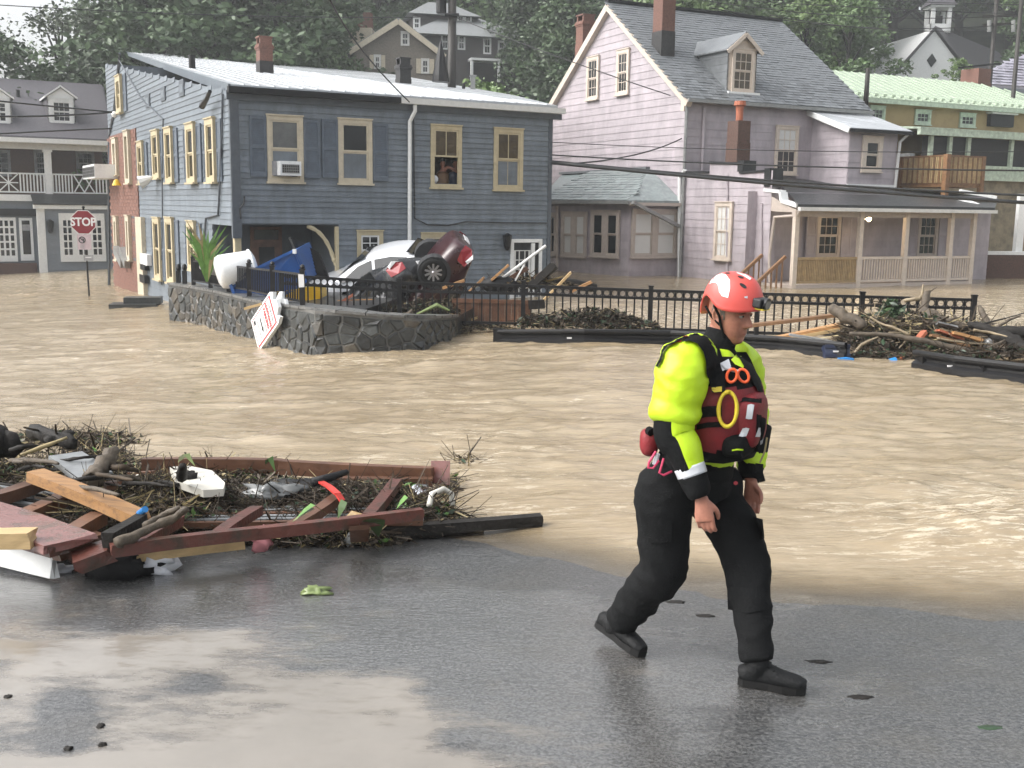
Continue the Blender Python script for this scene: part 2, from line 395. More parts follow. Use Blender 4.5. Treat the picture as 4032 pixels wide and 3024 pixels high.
def water_mat():
    m, n, L, b = node_mat('flood_water'); tc = n.new('ShaderNodeTexCoord').outputs['Object']
    fo = n.new('ShaderNodeAttribute'); fo.attribute_name = 'foam'; sh = n.new('ShaderNodeAttribute'); sh.attribute_name = 'shallow'
    big = noise_node(n, L, tc, .5, 6, .62, (.28, 1.5, 1)); fin = noise_node(n, L, tc, 5, 5, .7, (.5, 1.5, 1))
    body = mix_col(n, L, map_range(n, L, big, .36, .64), (.262, .203, .126), (.32, .256, .168))
    body = mix_col(n, L, map_range(n, L, fin, .52, .76, 0, .8), body, (.20, .15, .092))
    spk = noise_node(n, L, tc, 11, 6, .72, (.42, 1.5, 1))
    f = math_node(n, L, 'MULTIPLY', fo.outputs['Fac'], map_range(n, L, spk, .46, .7), True)
    body = mix_col(n, L, f, body, (.52, .455, .35))
    L(body, b.inputs['Base Color']); b.inputs['Roughness'].default_value = .2; b.inputs['Specular IOR Level'].default_value = .4
    L(map_range(n, L, f, 0, 1, .17, .6), b.inputs['Roughness'])
    h1 = noise_node(n, L, tc, 1.9, 7, .58, (.32, 1.6, 1)); h2 = noise_node(n, L, tc, 16, 3, .6, (.6, 1.3, 1))
    h = math_node(n, L, 'ADD', h1, math_node(n, L, 'MULTIPLY', h2, .12))
    bp = n.new('ShaderNodeBump'); bp.inputs['Distance'].default_value = .12; bp.inputs['Strength'].default_value = .38; L(h, bp.inputs['Height']); L(bp.outputs[0], b.inputs['Normal'])
    # the thin edge of the flood lets the asphalt show through
    L(map_range(n, L, sh.outputs['Fac'], .0, .9, .2, 1), b.inputs['Alpha'])
    return m
def asphalt_mat():
    m, n, L, b = node_mat('wet_asphalt'); tc = n.new('ShaderNodeTexCoord').outputs['Object']
    mu = n.new('ShaderNodeAttribute'); mu.attribute_name = 'mud'; we = n.new('ShaderNodeAttribute'); we.attribute_name = 'film'
    g = noise_node(n, L, tc, 62, 4, .75); big = noise_node(n, L, tc, 1.6, 5, .6)
    col = mix_col(n, L, map_range(n, L, g, .35, .7), (.016, .017, .018), (.125, .125, .123))
    col = mix_col(n, L, map_range(n, L, big, .45, .75, 0, .4), col, (.075, .066, .05))
    brk = noise_node(n, L, tc, 3.4, 8, .7, (.8, 1.8, 1))
    mm = math_node(n, L, 'ADD', mu.outputs['Fac'], math_node(n, L, 'MULTIPLY', math_node(n, L, 'SUBTRACT', brk, .5), 1.6))
    mm = map_range(n, L, mm, .22, .8)
    silt = mix_col(n, L, map_range(n, L, big, .3, .7), (.185, .16, .127), (.235, .205, .168))
    col = mix_col(n, L, math_node(n, L, 'MULTIPLY', mm, .93), col, silt)
    fl = map_range(n, L, math_node(n, L, 'ADD', we.outputs['Fac'], math_node(n, L, 'MULTIPLY', math_node(n, L, 'SUBTRACT', brk, .5), 1.5)), .25, .85)
    wet = math_node(n, L, 'MAXIMUM', fl, mm)
    L(map_range(n, L, wet, 0, 1, .3, .11), b.inputs['Roughness']); b.inputs['Specular IOR Level'].default_value = .62
    rip = noise_node(n, L, tc, 26, 3, .6, (.55, 1.6, 1)); calm = noise_node(n, L, tc, 9, 3, .5, (.7, 1.3, 1))
    vo = n.new('ShaderNodeTexVoronoi'); vo.inputs['Scale'].default_value = 44; L(tc, vo.inputs['Vector'])
    drop = map_range(n, L, vo.outputs['Distance'], .06, .2, 1, 0)
    ruf = math_node(n, L, 'ADD', math_node(n, L, 'MULTIPLY', g, .55), math_node(n, L, 'MULTIPLY', rip, .8))
    h = n.new('ShaderNodeMix'); L(mm, h.inputs[0]); L(ruf, h.inputs[2]); L(math_node(n, L, 'MULTIPLY', calm, .4), h.inputs[3])
    hh = math_node(n, L, 'ADD', h.outputs[0], math_node(n, L, 'MULTIPLY', math_node(n, L, 'MULTIPLY', drop, math_node(n, L, 'SUBTRACT', 1.0, mm)), .3))
    thin = math_node(n, L, 'MULTIPLY', math_node(n, L, 'MULTIPLY', fl, math_node(n, L, 'SUBTRACT', 1.0, mm)), map_range(n, L, g, .38, .66, .25, .9))
    L(mix_col(n, L, thin, col, (.125, .125, .123)), b.inputs['Base Color'])
    L(map_range(n, L, wet, 0, 1, .5, .85), b.inputs['Coat Weight'])
    bc = n.new('ShaderNodeBump'); bc.inputs['Distance'].default_value = .012; bc.inputs['Strength'].default_value = .2; L(hh, bc.inputs['Height']); L(bc.outputs[0], b.inputs['Coat Normal']); L(map_range(n, L, mm, 0, 1, .07, .3), b.inputs['Coat Roughness']); b.inputs['Coat IOR'].default_value = 1.85
    bp = n.new('ShaderNodeBump'); bp.inputs['Distance'].default_value = .012; bp.inputs['Strength'].default_value = .55; L(hh, bp.inputs['Height']); L(bp.outputs[0], b.inputs['Normal'])
    return m
WMAT, AMAT = water_mat(), asphalt_mat()
# shoreline of the flood on the asphalt (near side), found on the street at its pixels
SHORE_PX = [(-2500, 1960), (-900, 1990), (0, 2010), (900, 2040), (1500, 2085), (1780, 2118), (2150, 2200), (2420, 2270), (2700, 2330), (3100, 2378), (3500, 2405), (4032, 2452), (4700, 2510), (5800, 2590)]
SH = [gp(*p) for p in SHORE_PX]; shx = np.array([p.x for p in SH]); shy = np.array([p.y for p in SH])
def shore(x): return np.interp(x, shx, shy)
def px_of(x, y, z):
    dx, dy, dz = x, y, z - CZ
    c = dx * FW.x + dy * FW.y + dz * FW.z; a = dx * RT.x + dy * RT.y + dz * RT.z; u = dx * UP.x + dy * UP.y + dz * UP.z
    return CX + F * a / c, CY - F * u / c
def blob(px, py, cx, cy, rx, ry): return np.exp(-(((px - cx) / rx) ** 2 + ((py - cy) / ry) ** 2))
def water():
    ys = np.concatenate([np.geomspace(4.6, 26, 330), np.geomspace(26.15, 95, 130)]); rs = np.linspace(-1.05, 1.05, 680)
    Y, Rr = np.meshgrid(ys, rs, indexing='ij'); X = Rr * Y * (1 + .25 * sst(30, 8, Y))
    base = gzv(X, Y); px, py = px_of(X, Y, base)
    sdn = Y - shore(X) + .16 * fbm(X * 1.3, Y * 1.3, 4)
    dep = np.clip(sdn * .06, -.2, .10) + .022
    amp = np.clip(sdn / 2.5, 0, 1)
    rough = 1 + 1.8 * blob(px, py, 180, 1130, 420, 90) + 1.2 * blob(px, py, 3950, 2130, 420, 110) + .9 * blob(px, py, 3300, 1370, 500, 60) + .8 * blob(px, py, 1250, 1450, 600, 60)
    far = sst(60, 24, Y) * .8 + .2
    rap = blob(px, py, 3950, 2150, 480, 120); wv = .028 * rap * (1 - np.abs(fbm(X * 2.6, Y * 5.5, 5))) + .05 * fbm(X * .55, Y * 1.1, 5) + .035 * (1 - np.abs(fbm(X * .9 + 9, Y * 2.0, 4))) + .018 * fbm(X * 2.5, Y * 4.5, 3)
    Z = base + dep + amp * rough * far * wv - .02
    st = fbm(X * .5, Y * 1.8, 5)
    foam = np.clip(.12 + .9 * st, 0, 1) * .8 + 1.6 * blob(px, py, 3900, 2130, 520, 130) + .5 * blob(px, py, 2500, 2050, 700, 60) + .85 * blob(px, py, 2900, 1270, 900, 60) + .7 * blob(px, py, 3900, 1260, 400, 70) + .75 * blob(px, py, 3400, 1400, 420, 35) + .7 * blob(px, py, 200, 1110, 420, 60) + .6 * blob(px, py, 1900, 1850, 300, 150) + .5 * blob(px, py, 1300, 1440, 500, 40)
    foam *= sst(0, .6, sdn)
    foam = np.maximum(foam, .8 * np.exp(-((sdn - .12) / .07) ** 2) * (fbm(X * 4, Y * 4, 2) > -.1))
    o = grid_mesh('flood_water', X, Y, Z, WMAT, {'foam': np.clip(foam, 0, 1.4), 'shallow': np.clip(sdn / .9, 0, 1)})
    o['kind'] = 'structure'
def street():
    xs = np.linspace(-8, 10, 480); ys = np.linspace(1.2, 12.5, 330); Y, X = np.meshgrid(ys, xs, indexing='ij')
    Z = gzv(X, Y) + .004 * fbm(X * 1.5, Y * 1.5, 3) + .004; px, py = px_of(X, Y, gzv(X, Y))
    wb = fbm(X * 1.1, Y * 1.6, 5)
    mud = 1.5 * blob(px, py, 900, 2900, 900, 300) + 1.0 * blob(px, py, 120, 2620, 330, 170) + 1.1 * blob(px, py, 700, 2560, 420, 110) + .6 * blob(px, py, 1500, 2780, 480, 260) + 1.3 * sst(2880, 3150, py) * sst(2500, 1700, px)
    mud -= 1.5 * blob(px, py, 260, 2830, 120, 130) + .7 * blob(px, py, 1290, 2600, 500, 70) + .55 * blob(px, py, 820, 2710, 130, 40) + .5 * blob(px, py, 1780, 2680, 90, 90) + .5 * blob(px, py, 1800, 2890, 110, 50)
    mud = np.clip(mud * .62 + .38 * wb, 0, 1)
    film = np.clip(.9 * blob(px, py, 2400, 2800, 700, 250) + .95 * blob(px, py, 900, 2400, 1000, 230) + .8 * blob(px, py, 1900, 2600, 500, 300) + .45 * wb + .12 - .5 * blob(px, py, 2000, 2230, 500, 70), 0, 1)
    o = grid_mesh('asphalt_street', X, Y, Z, AMAT, {'mud': mud, 'film': film}); o['kind'] = 'structure'
def hill(x, y):
    k = np.clip((x / np.maximum(y, 1) + .42) / .16, .0, 1); k = .06 + .94 * k * k * (3 - 2 * k)
    t = np.maximum(0, y - 62)
    return gzv(x, np.minimum(y, 75)) - .25 + k * .36 * t * t / (t + 6) + .8 * fbm(x * .05, y * .05, 3) * sst(64, 85, y)
def terrain():
    ys = np.concatenate([np.linspace(-18, 60, 60), np.linspace(62, 187, 80)]); xs = np.concatenate([-np.geomspace(250, 60, 12), np.linspace(-55, 55, 80), np.geomspace(60, 250, 12)])
    Y, X = np.meshgrid(ys, xs, indexing='ij'); Z = hill(X, np.minimum(Y, 150)); Z = np.where(Y < 60, gzv(X, Y) - .02 - .25 * sst(0, 1, Y - shore(X) - .5), Z)
    D('hill_floor', (.045, .055, .03), rough=.9, var=.5, scale=.6, bump=.6, bscale=3)
    o = grid_mesh('ground', X, Y, Z, MT['hill_floor']); o['kind'] = 'structure'
water(); street(); terrain()

# ---------------------------------------------------------------- trees
def tree_mesh(seed, h, r, nclump, per, leaf, z0=.25, sparse=0):
    """crown and trunk meshes of a tree of height h, crown radius r: leaf faces gathered in clumps on limbs"""
    rn = np.random.RandomState(seed); rr = random.Random(seed); mb = MB()
    lean = V((rr.uniform(-.4, .4), rr.uniform(-.4, .4), 0))
    tp = [V((0, 0, -1)), V((0, 0, h * .2)) + lean * .3, V((0, 0, h * .5)) + lean, V((0, 0, h * .78)) + lean * 1.6, V((0, 0, h * .97)) + lean * 2]
    r0 = h * .022; mb.tube(tp, [r0 * 1.4, r0, r0 * .75, r0 * .4, r0 * .12], 7)
    cs = []
    for i in range(nclump):
        z = z0 + (1 - z0) * (i + rr.random()) / nclump; prof = math.sin(math.pi * min(.98, (z - z0) / (1 - z0) * .82 + .16)) ** .7
        a = rr.uniform(0, 6.283); q = r * prof * math.sqrt(rr.uniform(.12, 1.1)); b = V((0, 0, h * max(.12, z - .16 - .1 * rr.random()))) + lean * z
        c = V((math.cos(a) * q, math.sin(a) * q, h * z)) + lean * z; cs.append((c, r * rr.uniform(.2, .38)))
        if i % 2 == 0: mb.tube([b, b.lerp(c, .5) + V((0, 0, .25)), c], [r0 * .32, r0 * .2, r0 * .06], 5, cap=False)
    P = []
    for c, cr in cs:
        k = int(per * rn.uniform(.6, 1.4)); d = rn.normal(size=(k, 3)); d /= np.linalg.norm(d, axis=1)[:, None]
        P.append(np.array(c) + d * (cr * rn.uniform(.25, 1.0, (k, 1)) ** .6) * np.array([1, 1, .62]))
    P = np.concatenate(P); k = len(P)
    a = rn.normal(size=(k, 3)); a[:, 2] *= .5; a /= np.linalg.norm(a, axis=1)[:, None]; b = np.cross(a, rn.normal(size=(k, 3))); b /= np.linalg.norm(b, axis=1)[:, None]
    s = leaf * rn.uniform(.55, 1.3, (k, 1)); Q = np.stack([P - a * s, P - b * s * .55, P + a * s, P + b * s * .55], 1)
    return mb, quads_mesh('crown', Q, [MT['leaf']])
def leaf_mat(name, c1, c2): D(name, c1, col2=c2, rough=.5, scale=.55, thr=.5, wid=.35, bump=0, detail=6, rnd=.16)
leaf_mat('crown_dark', (.042, .074, .035), (.082, .13, .052)); leaf_mat('crown_mid', (.06, .104, .04), (.112, .18, .06)); leaf_mat('crown_bright', (.075, .13, .038), (.14, .215, .06)); leaf_mat('crown_grey', (.05, .075, .04), (.1, .13, .07))
KINDS = {}
for nm, a, lm in (('dark', (1, 15, 5.6, 64, 210, .21), 'crown_dark'), ('mid', (2, 14, 5.2, 64, 210, .21), 'crown_mid'), ('bright', (3, 12, 4.6, 54, 200, .21), 'crown_bright'), ('sparse', (4, 17, 5.5, 50, 120, .16, .3), 'crown_grey'), ('bush', (5, 3.6, 2.3, 26, 60, .17, .08), 'crown_bright'), ('mid2', (6, 15, 5.0, 60, 200, .22, .12), 'crown_mid'), ('dark2', (8, 14, 5.4, 68, 210, .22, .05), 'crown_dark')):
    mb, cr = tree_mesh(*a); cr.materials[0] = MT[lm]; KINDS[nm] = [mb, cr, a[1], None]
TDESC = {'dark': 'dark dense leafy tree', 'dark2': 'dark tree leafy down to the ground', 'mid': 'green rounded leafy tree', 'mid2': 'green tree with low spreading crown', 'bright': 'bright yellow green tree', 'sparse': 'tall thin tree with sky showing between its branches', 'bush': 'small bright green bush'}
def tree(kind, px, Y, h, label, group=None, zb=None, name=None, wide=1.0):
    K = KINDS[kind]; x = (px - CX) / F * Y * .99; z = float(hill(np.array(x), np.array(float(Y)))) if zb is None else zb
    r = thing(name or ('bush' if kind == 'bush' else 'tree'), label, 'bush' if kind == 'bush' else 'tree', (x, Y, z), group)
    s = h / K[2]; r.scale = (s * wide, s * wide, s); r.rotation_euler = (0, 0, (px * 1.37 + Y) % 6.28)
    if K[3] is None: K[0].v = [v + V(r.location) for v in K[0].v]; t = K[0].build('trunk', MT['black_bark'], r, smooth=True); K[3] = t.data
    else: t = link('trunk', K[3], r)
    link('crown', K[1], r); return r
GW = 'trees on the wooded hillside'
tree('dark2', -40, 68, 15, 'dark tree at the far left edge, behind the grey roof with dormers', wide=1.0)
tree('sparse', 270, 74, 17, 'thin dark-trunked tree left of the sky gap, behind the grey roof with dormers')
tree('sparse', 400, 84, 15, 'thin tree with forked trunk in the sky gap behind the roof with dormers', wide=.9)
tree('dark2', 190, 80, 9, 'low dark tree behind the chimneyless grey roof with dormers', wide=1.2)
tree('mid', 420, 66, 8.5, 'small green tree filling the gap between the two left houses')
tree('mid2', 330, 100, 9, 'faint green tree far behind the sky gap')
tree('dark', 660, 76, 19, 'largest dark tree, rising behind the left end of the white metal roof', wide=1.1)
tree('dark2', 900, 74, 17, 'dark leafy tree behind the middle of the white metal roof', wide=1.15)
tree('dark', 1130, 80, 18, 'dark tall tree behind the brick and black chimney', wide=1.1)
tree('mid2', 1290, 76, 11, 'green tree close to the left side of the brown shingled gable', wide=.9)
tree('mid', 790, 66, 7, 'small tree whose top just clears the white metal roof ridge')
tree('bright', 1890, 66, 9.5, 'bright green tree in front of the dark shingled house, beside the utility pole')
tree('mid', 2060, 66, 7.5, 'rounded green bush-like tree below the dark house porch')
tree('dark2', 1760, 64, 6, 'low dark tree at the foot of the utility pole')
tree('bush', 3690, 74, 1.7, 'small bright bush in front of the white church gable', zb=CZ + 8.5)
rt = random.Random(5); k = 0
for row, (Y0, n, hh) in enumerate(((98, 15, 15), (112, 17, 17), (130, 19, 19), (150, 19, 20))):
    for i in range(n):
        px = -150 + (4400) * (i + .5) / n + rt.uniform(-90, 90); Y = Y0 + rt.uniform(-5, 5)
        if px < 620 and Y0 > 105: continue
        if px < 560: continue
        if 3230 < px < 4100 and Y0 < 120: continue
        if 1380 < px < 2150 and Y0 < 105: continue
        kd = rt.choice(['mid', 'mid2', 'dark', 'mid', 'bright'] if px > 2200 else ['dark', 'dark2', 'mid2'])
        h = hh * rt.uniform(.85, 1.15)
        tree(kd, px, Y, h, TDESC[kd] + ' among the others covering the wooded hillside', GW + ' (' + kd.rstrip('2') + ')', wide=rt.uniform(1.0, 1.3))
for px, Y, kd, h, lb in ((2260, 82, 'dark2', 13, 'dark tree behind the left slope of the pink gable'), (3290, 84, 'mid2', 12, 'green tree rising behind the right end of the big slate roof'), (3130, 88, 'bright', 12, 'yellow green tree above the ridge of the big slate roof'), (2800, 86, 'mid', 14, 'green tree behind the brick chimney of the slate roof'), (2560, 84, 'bright', 13, 'bright tree just right of the gable peak'), (3440, 78, 'dark', 7, 'dark tree between the green roof and the white church'), (3900, 128, 'bright', 20, 'bright tree crown behind the church roof'), (3600, 126, 'mid', 20, 'green tree crown left of the church cupola'), (2180, 92, 'dark', 14, 'dark tree right of the dark shingled house'), (1480, 104, 'dark2', 17, 'dark tree above the brown house chimney')):
    tree(kd, px, Y, h, lb)
# ---------------------------------------------------------------- building kit
def cut(u0, u1, holes):
    segs = [(u0, u1)]
    for a, b in holes:
        out = []
        for s, e in segs:
            if b <= s or a >= e: out.append((s, e)); continue
            if a > s: out.append((s, a))
            if b < e: out.append((b, e))
        segs = out
    return [q for q in segs if q[1] - q[0] > .02]
RB = random.Random(3)
def boards(W, u0, u1, v0, v1, pitch, holes, mat, parent, name='clapboard', thick=.022, top=None, wob=.004):
    """one object per board of siding; holes = (u0,u1,v0,v1); top(v) -> (u0,u1) limits for gables"""
    k = max(1, round((v1 - v0) / pitch)); p = (v1 - v0) / k
    for i in range(k):
        a, b = v0 + i * p, v0 + (i + 1) * p; lim = top(b - p * .4) if top else (u0, u1)
        hs = [(h[0], h[1]) for h in holes if h[2] < b - p * .3 and h[3] > a + p * .3]
        for s, e in cut(max(u0, lim[0]), min(u1, lim[1]), hs):
            w1, w2 = RB.uniform(-wob, wob), RB.uniform(-wob, wob); t = thick + RB.uniform(0, .005)
            MB().hexa([W.p(s, a + w1, 0), W.p(e, a + w2, 0), W.p(e, a + w2, t), W.p(s, a + w1, t), W.p(s, b + w1, 0), W.p(e, b + w2, 0), W.p(e, b + w2, .004), W.p(s, b + w1, .004)]).build(name, mat, parent)
def slates(parent, o, du, dv, lens, size, mat, keep, n_single=260, name='slate', thick=.02, seed=1):
    """overlapping slates on the plane o + u*du + v*dv (unit vectors, v up the slope); lowest rows single parts, the rest one part"""
    r = random.Random(seed); o, du, dv = V(o), V(du).normalized(), V(dv).normalized(); nn = du.cross(dv).normalized()
    if nn.z < 0: nn = -nn
    w, h = size; rows = int(lens[1] / h); cnt = 0; rest = MB(); tmpl = None
    root = parent
    while root.parent is not None: root = root.parent
    for j in range(rows):
        for i in range(int(lens[0] / w) + 2):
            u = (i + (j % 2) * .5 - .5) * w; v = j * h
            if not keep(u + w / 2, v + h / 2): continue
            t = thick * r.uniform(.6, 1.5); e = r.uniform(-.012, .012)
            q = [o + du * (u + .006) + dv * (v + e), o + du * (u + w - .006) + dv * (v + e)]; q2 = [p + dv * (h * 1.15) for p in q]
            if cnt < n_single:
                MB().hexa([q[0], q[1], q[1] + nn * t, q[0] + nn * t, q2[0], q2[1], q2[1] + nn * .004, q2[0] + nn * .004]).build(name, mat, parent); cnt += 1
            else: rest.hexa([q[0], q[1], q[1] + nn * t, q[0] + nn * t, q2[0], q2[1], q2[1] + nn * .004, q2[0] + nn * .004])
    if rest.v: rest.build(name + '_courses', mat, parent)['kind'] = 'stuff'
def core(W, u0, u1, v0, v1, holes, mb, off=0):
    us = sorted({u0, u1, *[min(max(h[i], u0), u1) for h in holes for i in (0, 1)]}); vs = sorted({v0, v1, *[min(max(h[i], v0), v1) for h in holes for i in (2, 3)]})
    for a, b in zip(us, us[1:]):
        for c, d in zip(vs, vs[1:]):
            if any(h[0] <= (a + b) / 2 <= h[1] and h[2] <= (c + d) / 2 <= h[3] for h in holes): continue
            mb.quad(W.p(a, c, off), W.p(b, c, off), W.p(b, d, off), W.p(a, d, off))
def window(W, r, parent, frame, sash=None, glass='glass', cols=1, rows=1, fw=.11, split=True, sill=True, upper=None, lower=None, open_=False, proud=.05, name='window', mw=.022, label=None):
    """double-hung window on wall W, outer rectangle r: casing > panes, sashes, sill"""
    u0, u1, v0, v1 = r; sash = sash or frame; mb = MB()
    for a in ((u0, u0 + fw, v0, v1), (u1 - fw, u1, v0, v1), (u0 + fw, u1 - fw, v1 - fw, v1), (u0 + fw, u1 - fw, v0, v0 + fw * .8)): mb.wbox(W, *a, -.03, proud)
    mb.wbox(W, u0 - .015, u1 + .015, v1, v1 + .035, -.02, proud + .03)
    fr = mb.build(name, MT[frame], parent)
    if label: fr['label'] = label
    if sill: MB().wbox(W, u0 - .03, u1 + .03, v0 - .05, v0, -.02, proud + .06).build('sill', MT[frame], fr)
    a0, a1, b0, b1 = u0 + fw, u1 - fw, v0 + fw * .8, v1 - fw; mid = (b0 + b1) / 2
    parts = ((mid, b1, -.002, upper or glass), (b0, mid, -.028, lower or glass)) if split else ((b0, b1, -.01, glass),)
    for c, d, o, g in parts:
        if open_ and c == b0: continue
        s = MB(); t = .045
        for q in ((a0, a0 + t, c, d), (a1 - t, a1, c, d), (a0 + t, a1 - t, d - t, d), (a0 + t, a1 - t, c, c + t)): s.wbox(W, *q, o, o + .035)
        for i in range(1, cols): x = a0 + t + (a1 - a0 - 2 * t) * i / cols; s.wbox(W, x - mw / 2, x + mw / 2, c + t, d - t, o + .004, o + .028)
        for i in range(1, rows): y = c + t + (d - c - 2 * t) * i / rows; s.wbox(W, a0 + t, a1 - t, y - mw / 2, y + mw / 2, o + .006, o + .03)
        s.build('sash', MT[sash], fr)
        MB().wbox(W, a0 + t * .5, a1 - t * .5, c + t * .5, d - t * .5, o - .006, o + .012).build('pane', MT[g], fr)
    return fr
def shutter(W, r, parent, mat):
    u0, u1, v0, v1 = r; mb = MB(); t = .06; m = (v0 + v1) / 2
    for q in ((u0, u0 + t, v0, v1), (u1 - t, u1, v0, v1), (u0 + t, u1 - t, v0, v0 + .11), (u0 + t, u1 - t, v1 - .07, v1), (u0 + t, u1 - t, m - .04, m + .04)): mb.wbox(W, *q, .02, .062)
    o = mb.build('shutter', MT[mat], parent); lv = MB()
    for a, b in ((v0 + .11, m - .04), (m + .04, v1 - .07)):
        n = max(3, int((b - a) / .05))
        for i in range(n):
            c = a + (b - a) * i / n; d = c + (b - a) / n
            lv.hexa([W.p(u0 + t, c, .03), W.p(u1 - t, c, .03), W.p(u1 - t, c, .055), W.p(u0 + t, c, .055), W.p(u0 + t, d, .03), W.p(u1 - t, d, .03), W.p(u1 - t, d, .038), W.p(u0 + t, d, .038)])
    lv.build('louvre', MT[mat], o)['kind'] = 'stuff'
    return o
def chimney(parent, base, w, d, h, ang, mats, split=None, pot=None, cap=True, name='chimney'):
    """brick stack with corbelled top; base = centre of foot"""
    rot = M.Rotation(-ang, 3, 'Z'); b = V(base); z1 = split if split else h * .5
    o = MB().box(b + V((0, 0, z1 / 2 - .3)), (w * 1.06, d * 1.06, z1 + .6), rot).build(name, MT[mats[0]], parent)
    MB().box(b + V((0, 0, (z1 + h) / 2)), (w, d, h - z1), rot).build('stack', MT[mats[1]], o)
    if cap:
        c = MB()
        for i, k in enumerate((1.1, 1.2, 1.1)): c.box(b + V((0, 0, h + .07 * i + .035)), (w * k, d * k, .07), rot)
        c.build('corbel', MT[mats[1]], o)
        c = MB()
        for sx in (-1, 1): c.box(b + rot @ V((sx * w * .4, 0, 0)) + V((0, 0, h + .33)), (w * .2, d * .9, .24), rot)
        c.box(b + V((0, 0, h + .48)), (w * 1.05, d * 1.05, .06), rot); c.build('hood', MT[mats[1]], o)
    if pot: MB().tube([b + V((0, 0, h + q)) for q in (.0, .35, .5, .55, .7)], [.13, .13, .15, .22, .2], 12).build('chimney_pot', MT[pot], o)
    return o

# ---------------------------------------------------------------- grey clapboard house
AF = math.radians(61); AL = AF - math.pi / 2
gc = at(915, 600, 27); gzb = gz(gc.x, gc.y) - 1.2
WF = Wall((gc.x, gc.y), AF); WL = Wall((gc.x, gc.y), AL)
HG = thing('clapboard_house', 'long slate blue two-storey clapboard house with low white metal roof and cream window frames', 'house', (gc.x, gc.y, gz(gc.x, gc.y)))
uR = WF.uv(2170, 600)[0]; uD = WF.uv(1565, 500)[0]; vE = WF.uv(915, 362)[1]; vEr = WF.uv(2170, 446)[1]
lB = WL.uv(436, 700)[0]; lBr = WL.uv(546, 700)[0]; vLT = WL.uv(470, 212)[1]
pL, pR, _, pT = WF.rect(949, 884, 1333, 1000)
wf = {k: WF.rect(*r) for k, r in dict(a=(1050, 457, 1193, 716), b=(1330, 471, 1464, 722), c=(1694, 495, 1816, 738), d=(1942, 508, 2057, 747), e=(1405, 910, 1507, 1062), f=(1656, 919, 1751, 1072)).items()}
door = WF.rect(2007, 941, 2130, 1150)
zF = gzb
holesF = list(wf.values()) + [door, (-.05, pR, zF - 1, pT)]
# walls (backing) -------------------------------------------------
mb = MB(); core(WF, 0, uR, zF, vE + .1, [(-.01, pR, zF - 1, pT), (wf['c'][0] + .1, wf['c'][1] - .1, wf['c'][2] + .1, (wf['c'][2] + wf['c'][3]) / 2)], mb)
pl = WL.uv(838, 900)[0]
def ltop(u): return vE + (vLT - vE) * u / lB
# left wall with sloping top, recess hole near the corner
mb.quad(WL.p(pl, zF), WL.p(lB, zF), WL.p(lB, ltop(lB)), WL.p(pl, ltop(pl))); mb.quad(WL.p(0, pT), WL.p(pl, pT), WL.p(pl, ltop(pl)), WL.p(0, ltop(0)))
# far side and back
qa, qb = WF.p(uR, zF), WF.p(uR, vEr); bk = WF.n * -5.5
mb.quad(qa, qa + bk, qb + bk, qb); mb.quad(WL.p(lB, zF), WL.p(lB, zF) + WF.d * 6, WL.p(lB, vLT) + WF.d * 6, WL.p(lB, vLT))
mb.build('wall', MT['slate_paint'], HG)
# recessed corner porch
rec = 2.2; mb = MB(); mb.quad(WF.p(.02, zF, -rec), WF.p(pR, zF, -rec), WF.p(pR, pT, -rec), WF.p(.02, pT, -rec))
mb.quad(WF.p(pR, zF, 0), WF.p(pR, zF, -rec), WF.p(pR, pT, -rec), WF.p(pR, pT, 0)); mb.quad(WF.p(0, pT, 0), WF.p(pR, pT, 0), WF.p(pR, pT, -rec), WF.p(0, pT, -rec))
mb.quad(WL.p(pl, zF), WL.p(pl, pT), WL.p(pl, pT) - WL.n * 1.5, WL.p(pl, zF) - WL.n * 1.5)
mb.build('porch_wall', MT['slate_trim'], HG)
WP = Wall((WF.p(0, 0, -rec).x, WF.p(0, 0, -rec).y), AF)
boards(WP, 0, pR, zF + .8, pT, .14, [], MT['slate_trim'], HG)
dr = WP.rect(985, 893, 1108, 1120); fr = MB().wbox(WP, dr[0], dr[1], dr[2] - .6, dr[3], .03, .09).build('door', MT['brown_wood'], HG)
MB().wbox(WP, dr[0] + .22, dr[1] - .22, dr[2] + .5, dr[3] - .55, .06, .1).build('pane', MT['glass'], fr); MB().wbox(WP, dr[0] + .1, dr[1] - .1, dr[3] - .35, dr[3] - .08, .06, .1).build('transom', MT['glass'], fr)
r = WF.rect(925, 884, 950, 1010); MB().wbox(WF, r[0], r[1], zF, pT, -.2, .0).build('porch_post', MT['cream_paint'], HG)
# scroll bracket and cream edge at the right end of the porch opening
bu, bv = WF.uv(1322, 890); pts = [WF.p(bu - .38 * (1 - t) ** 1.0 * 2 + .0 + .08 * math.sin(3.1 * t), bv - .02 - 1.0 * t ** 1.7, -.05) for t in [i / 12 for i in range(13)]]
mb = MB().tube(pts, [.04 + .02 * abs(math.sin(i * 1.1)) for i in range(13)], 8)
mb.ball(pts[4], .06, 8).ball(pts[-2], .07, 8).build('bracket', MT['cream_paint'], HG); MB().wbox(WF, pR - .09, pR, zF, pT - .05, -.08, .028).build('porch_trim', MT['cream_paint'], HG)
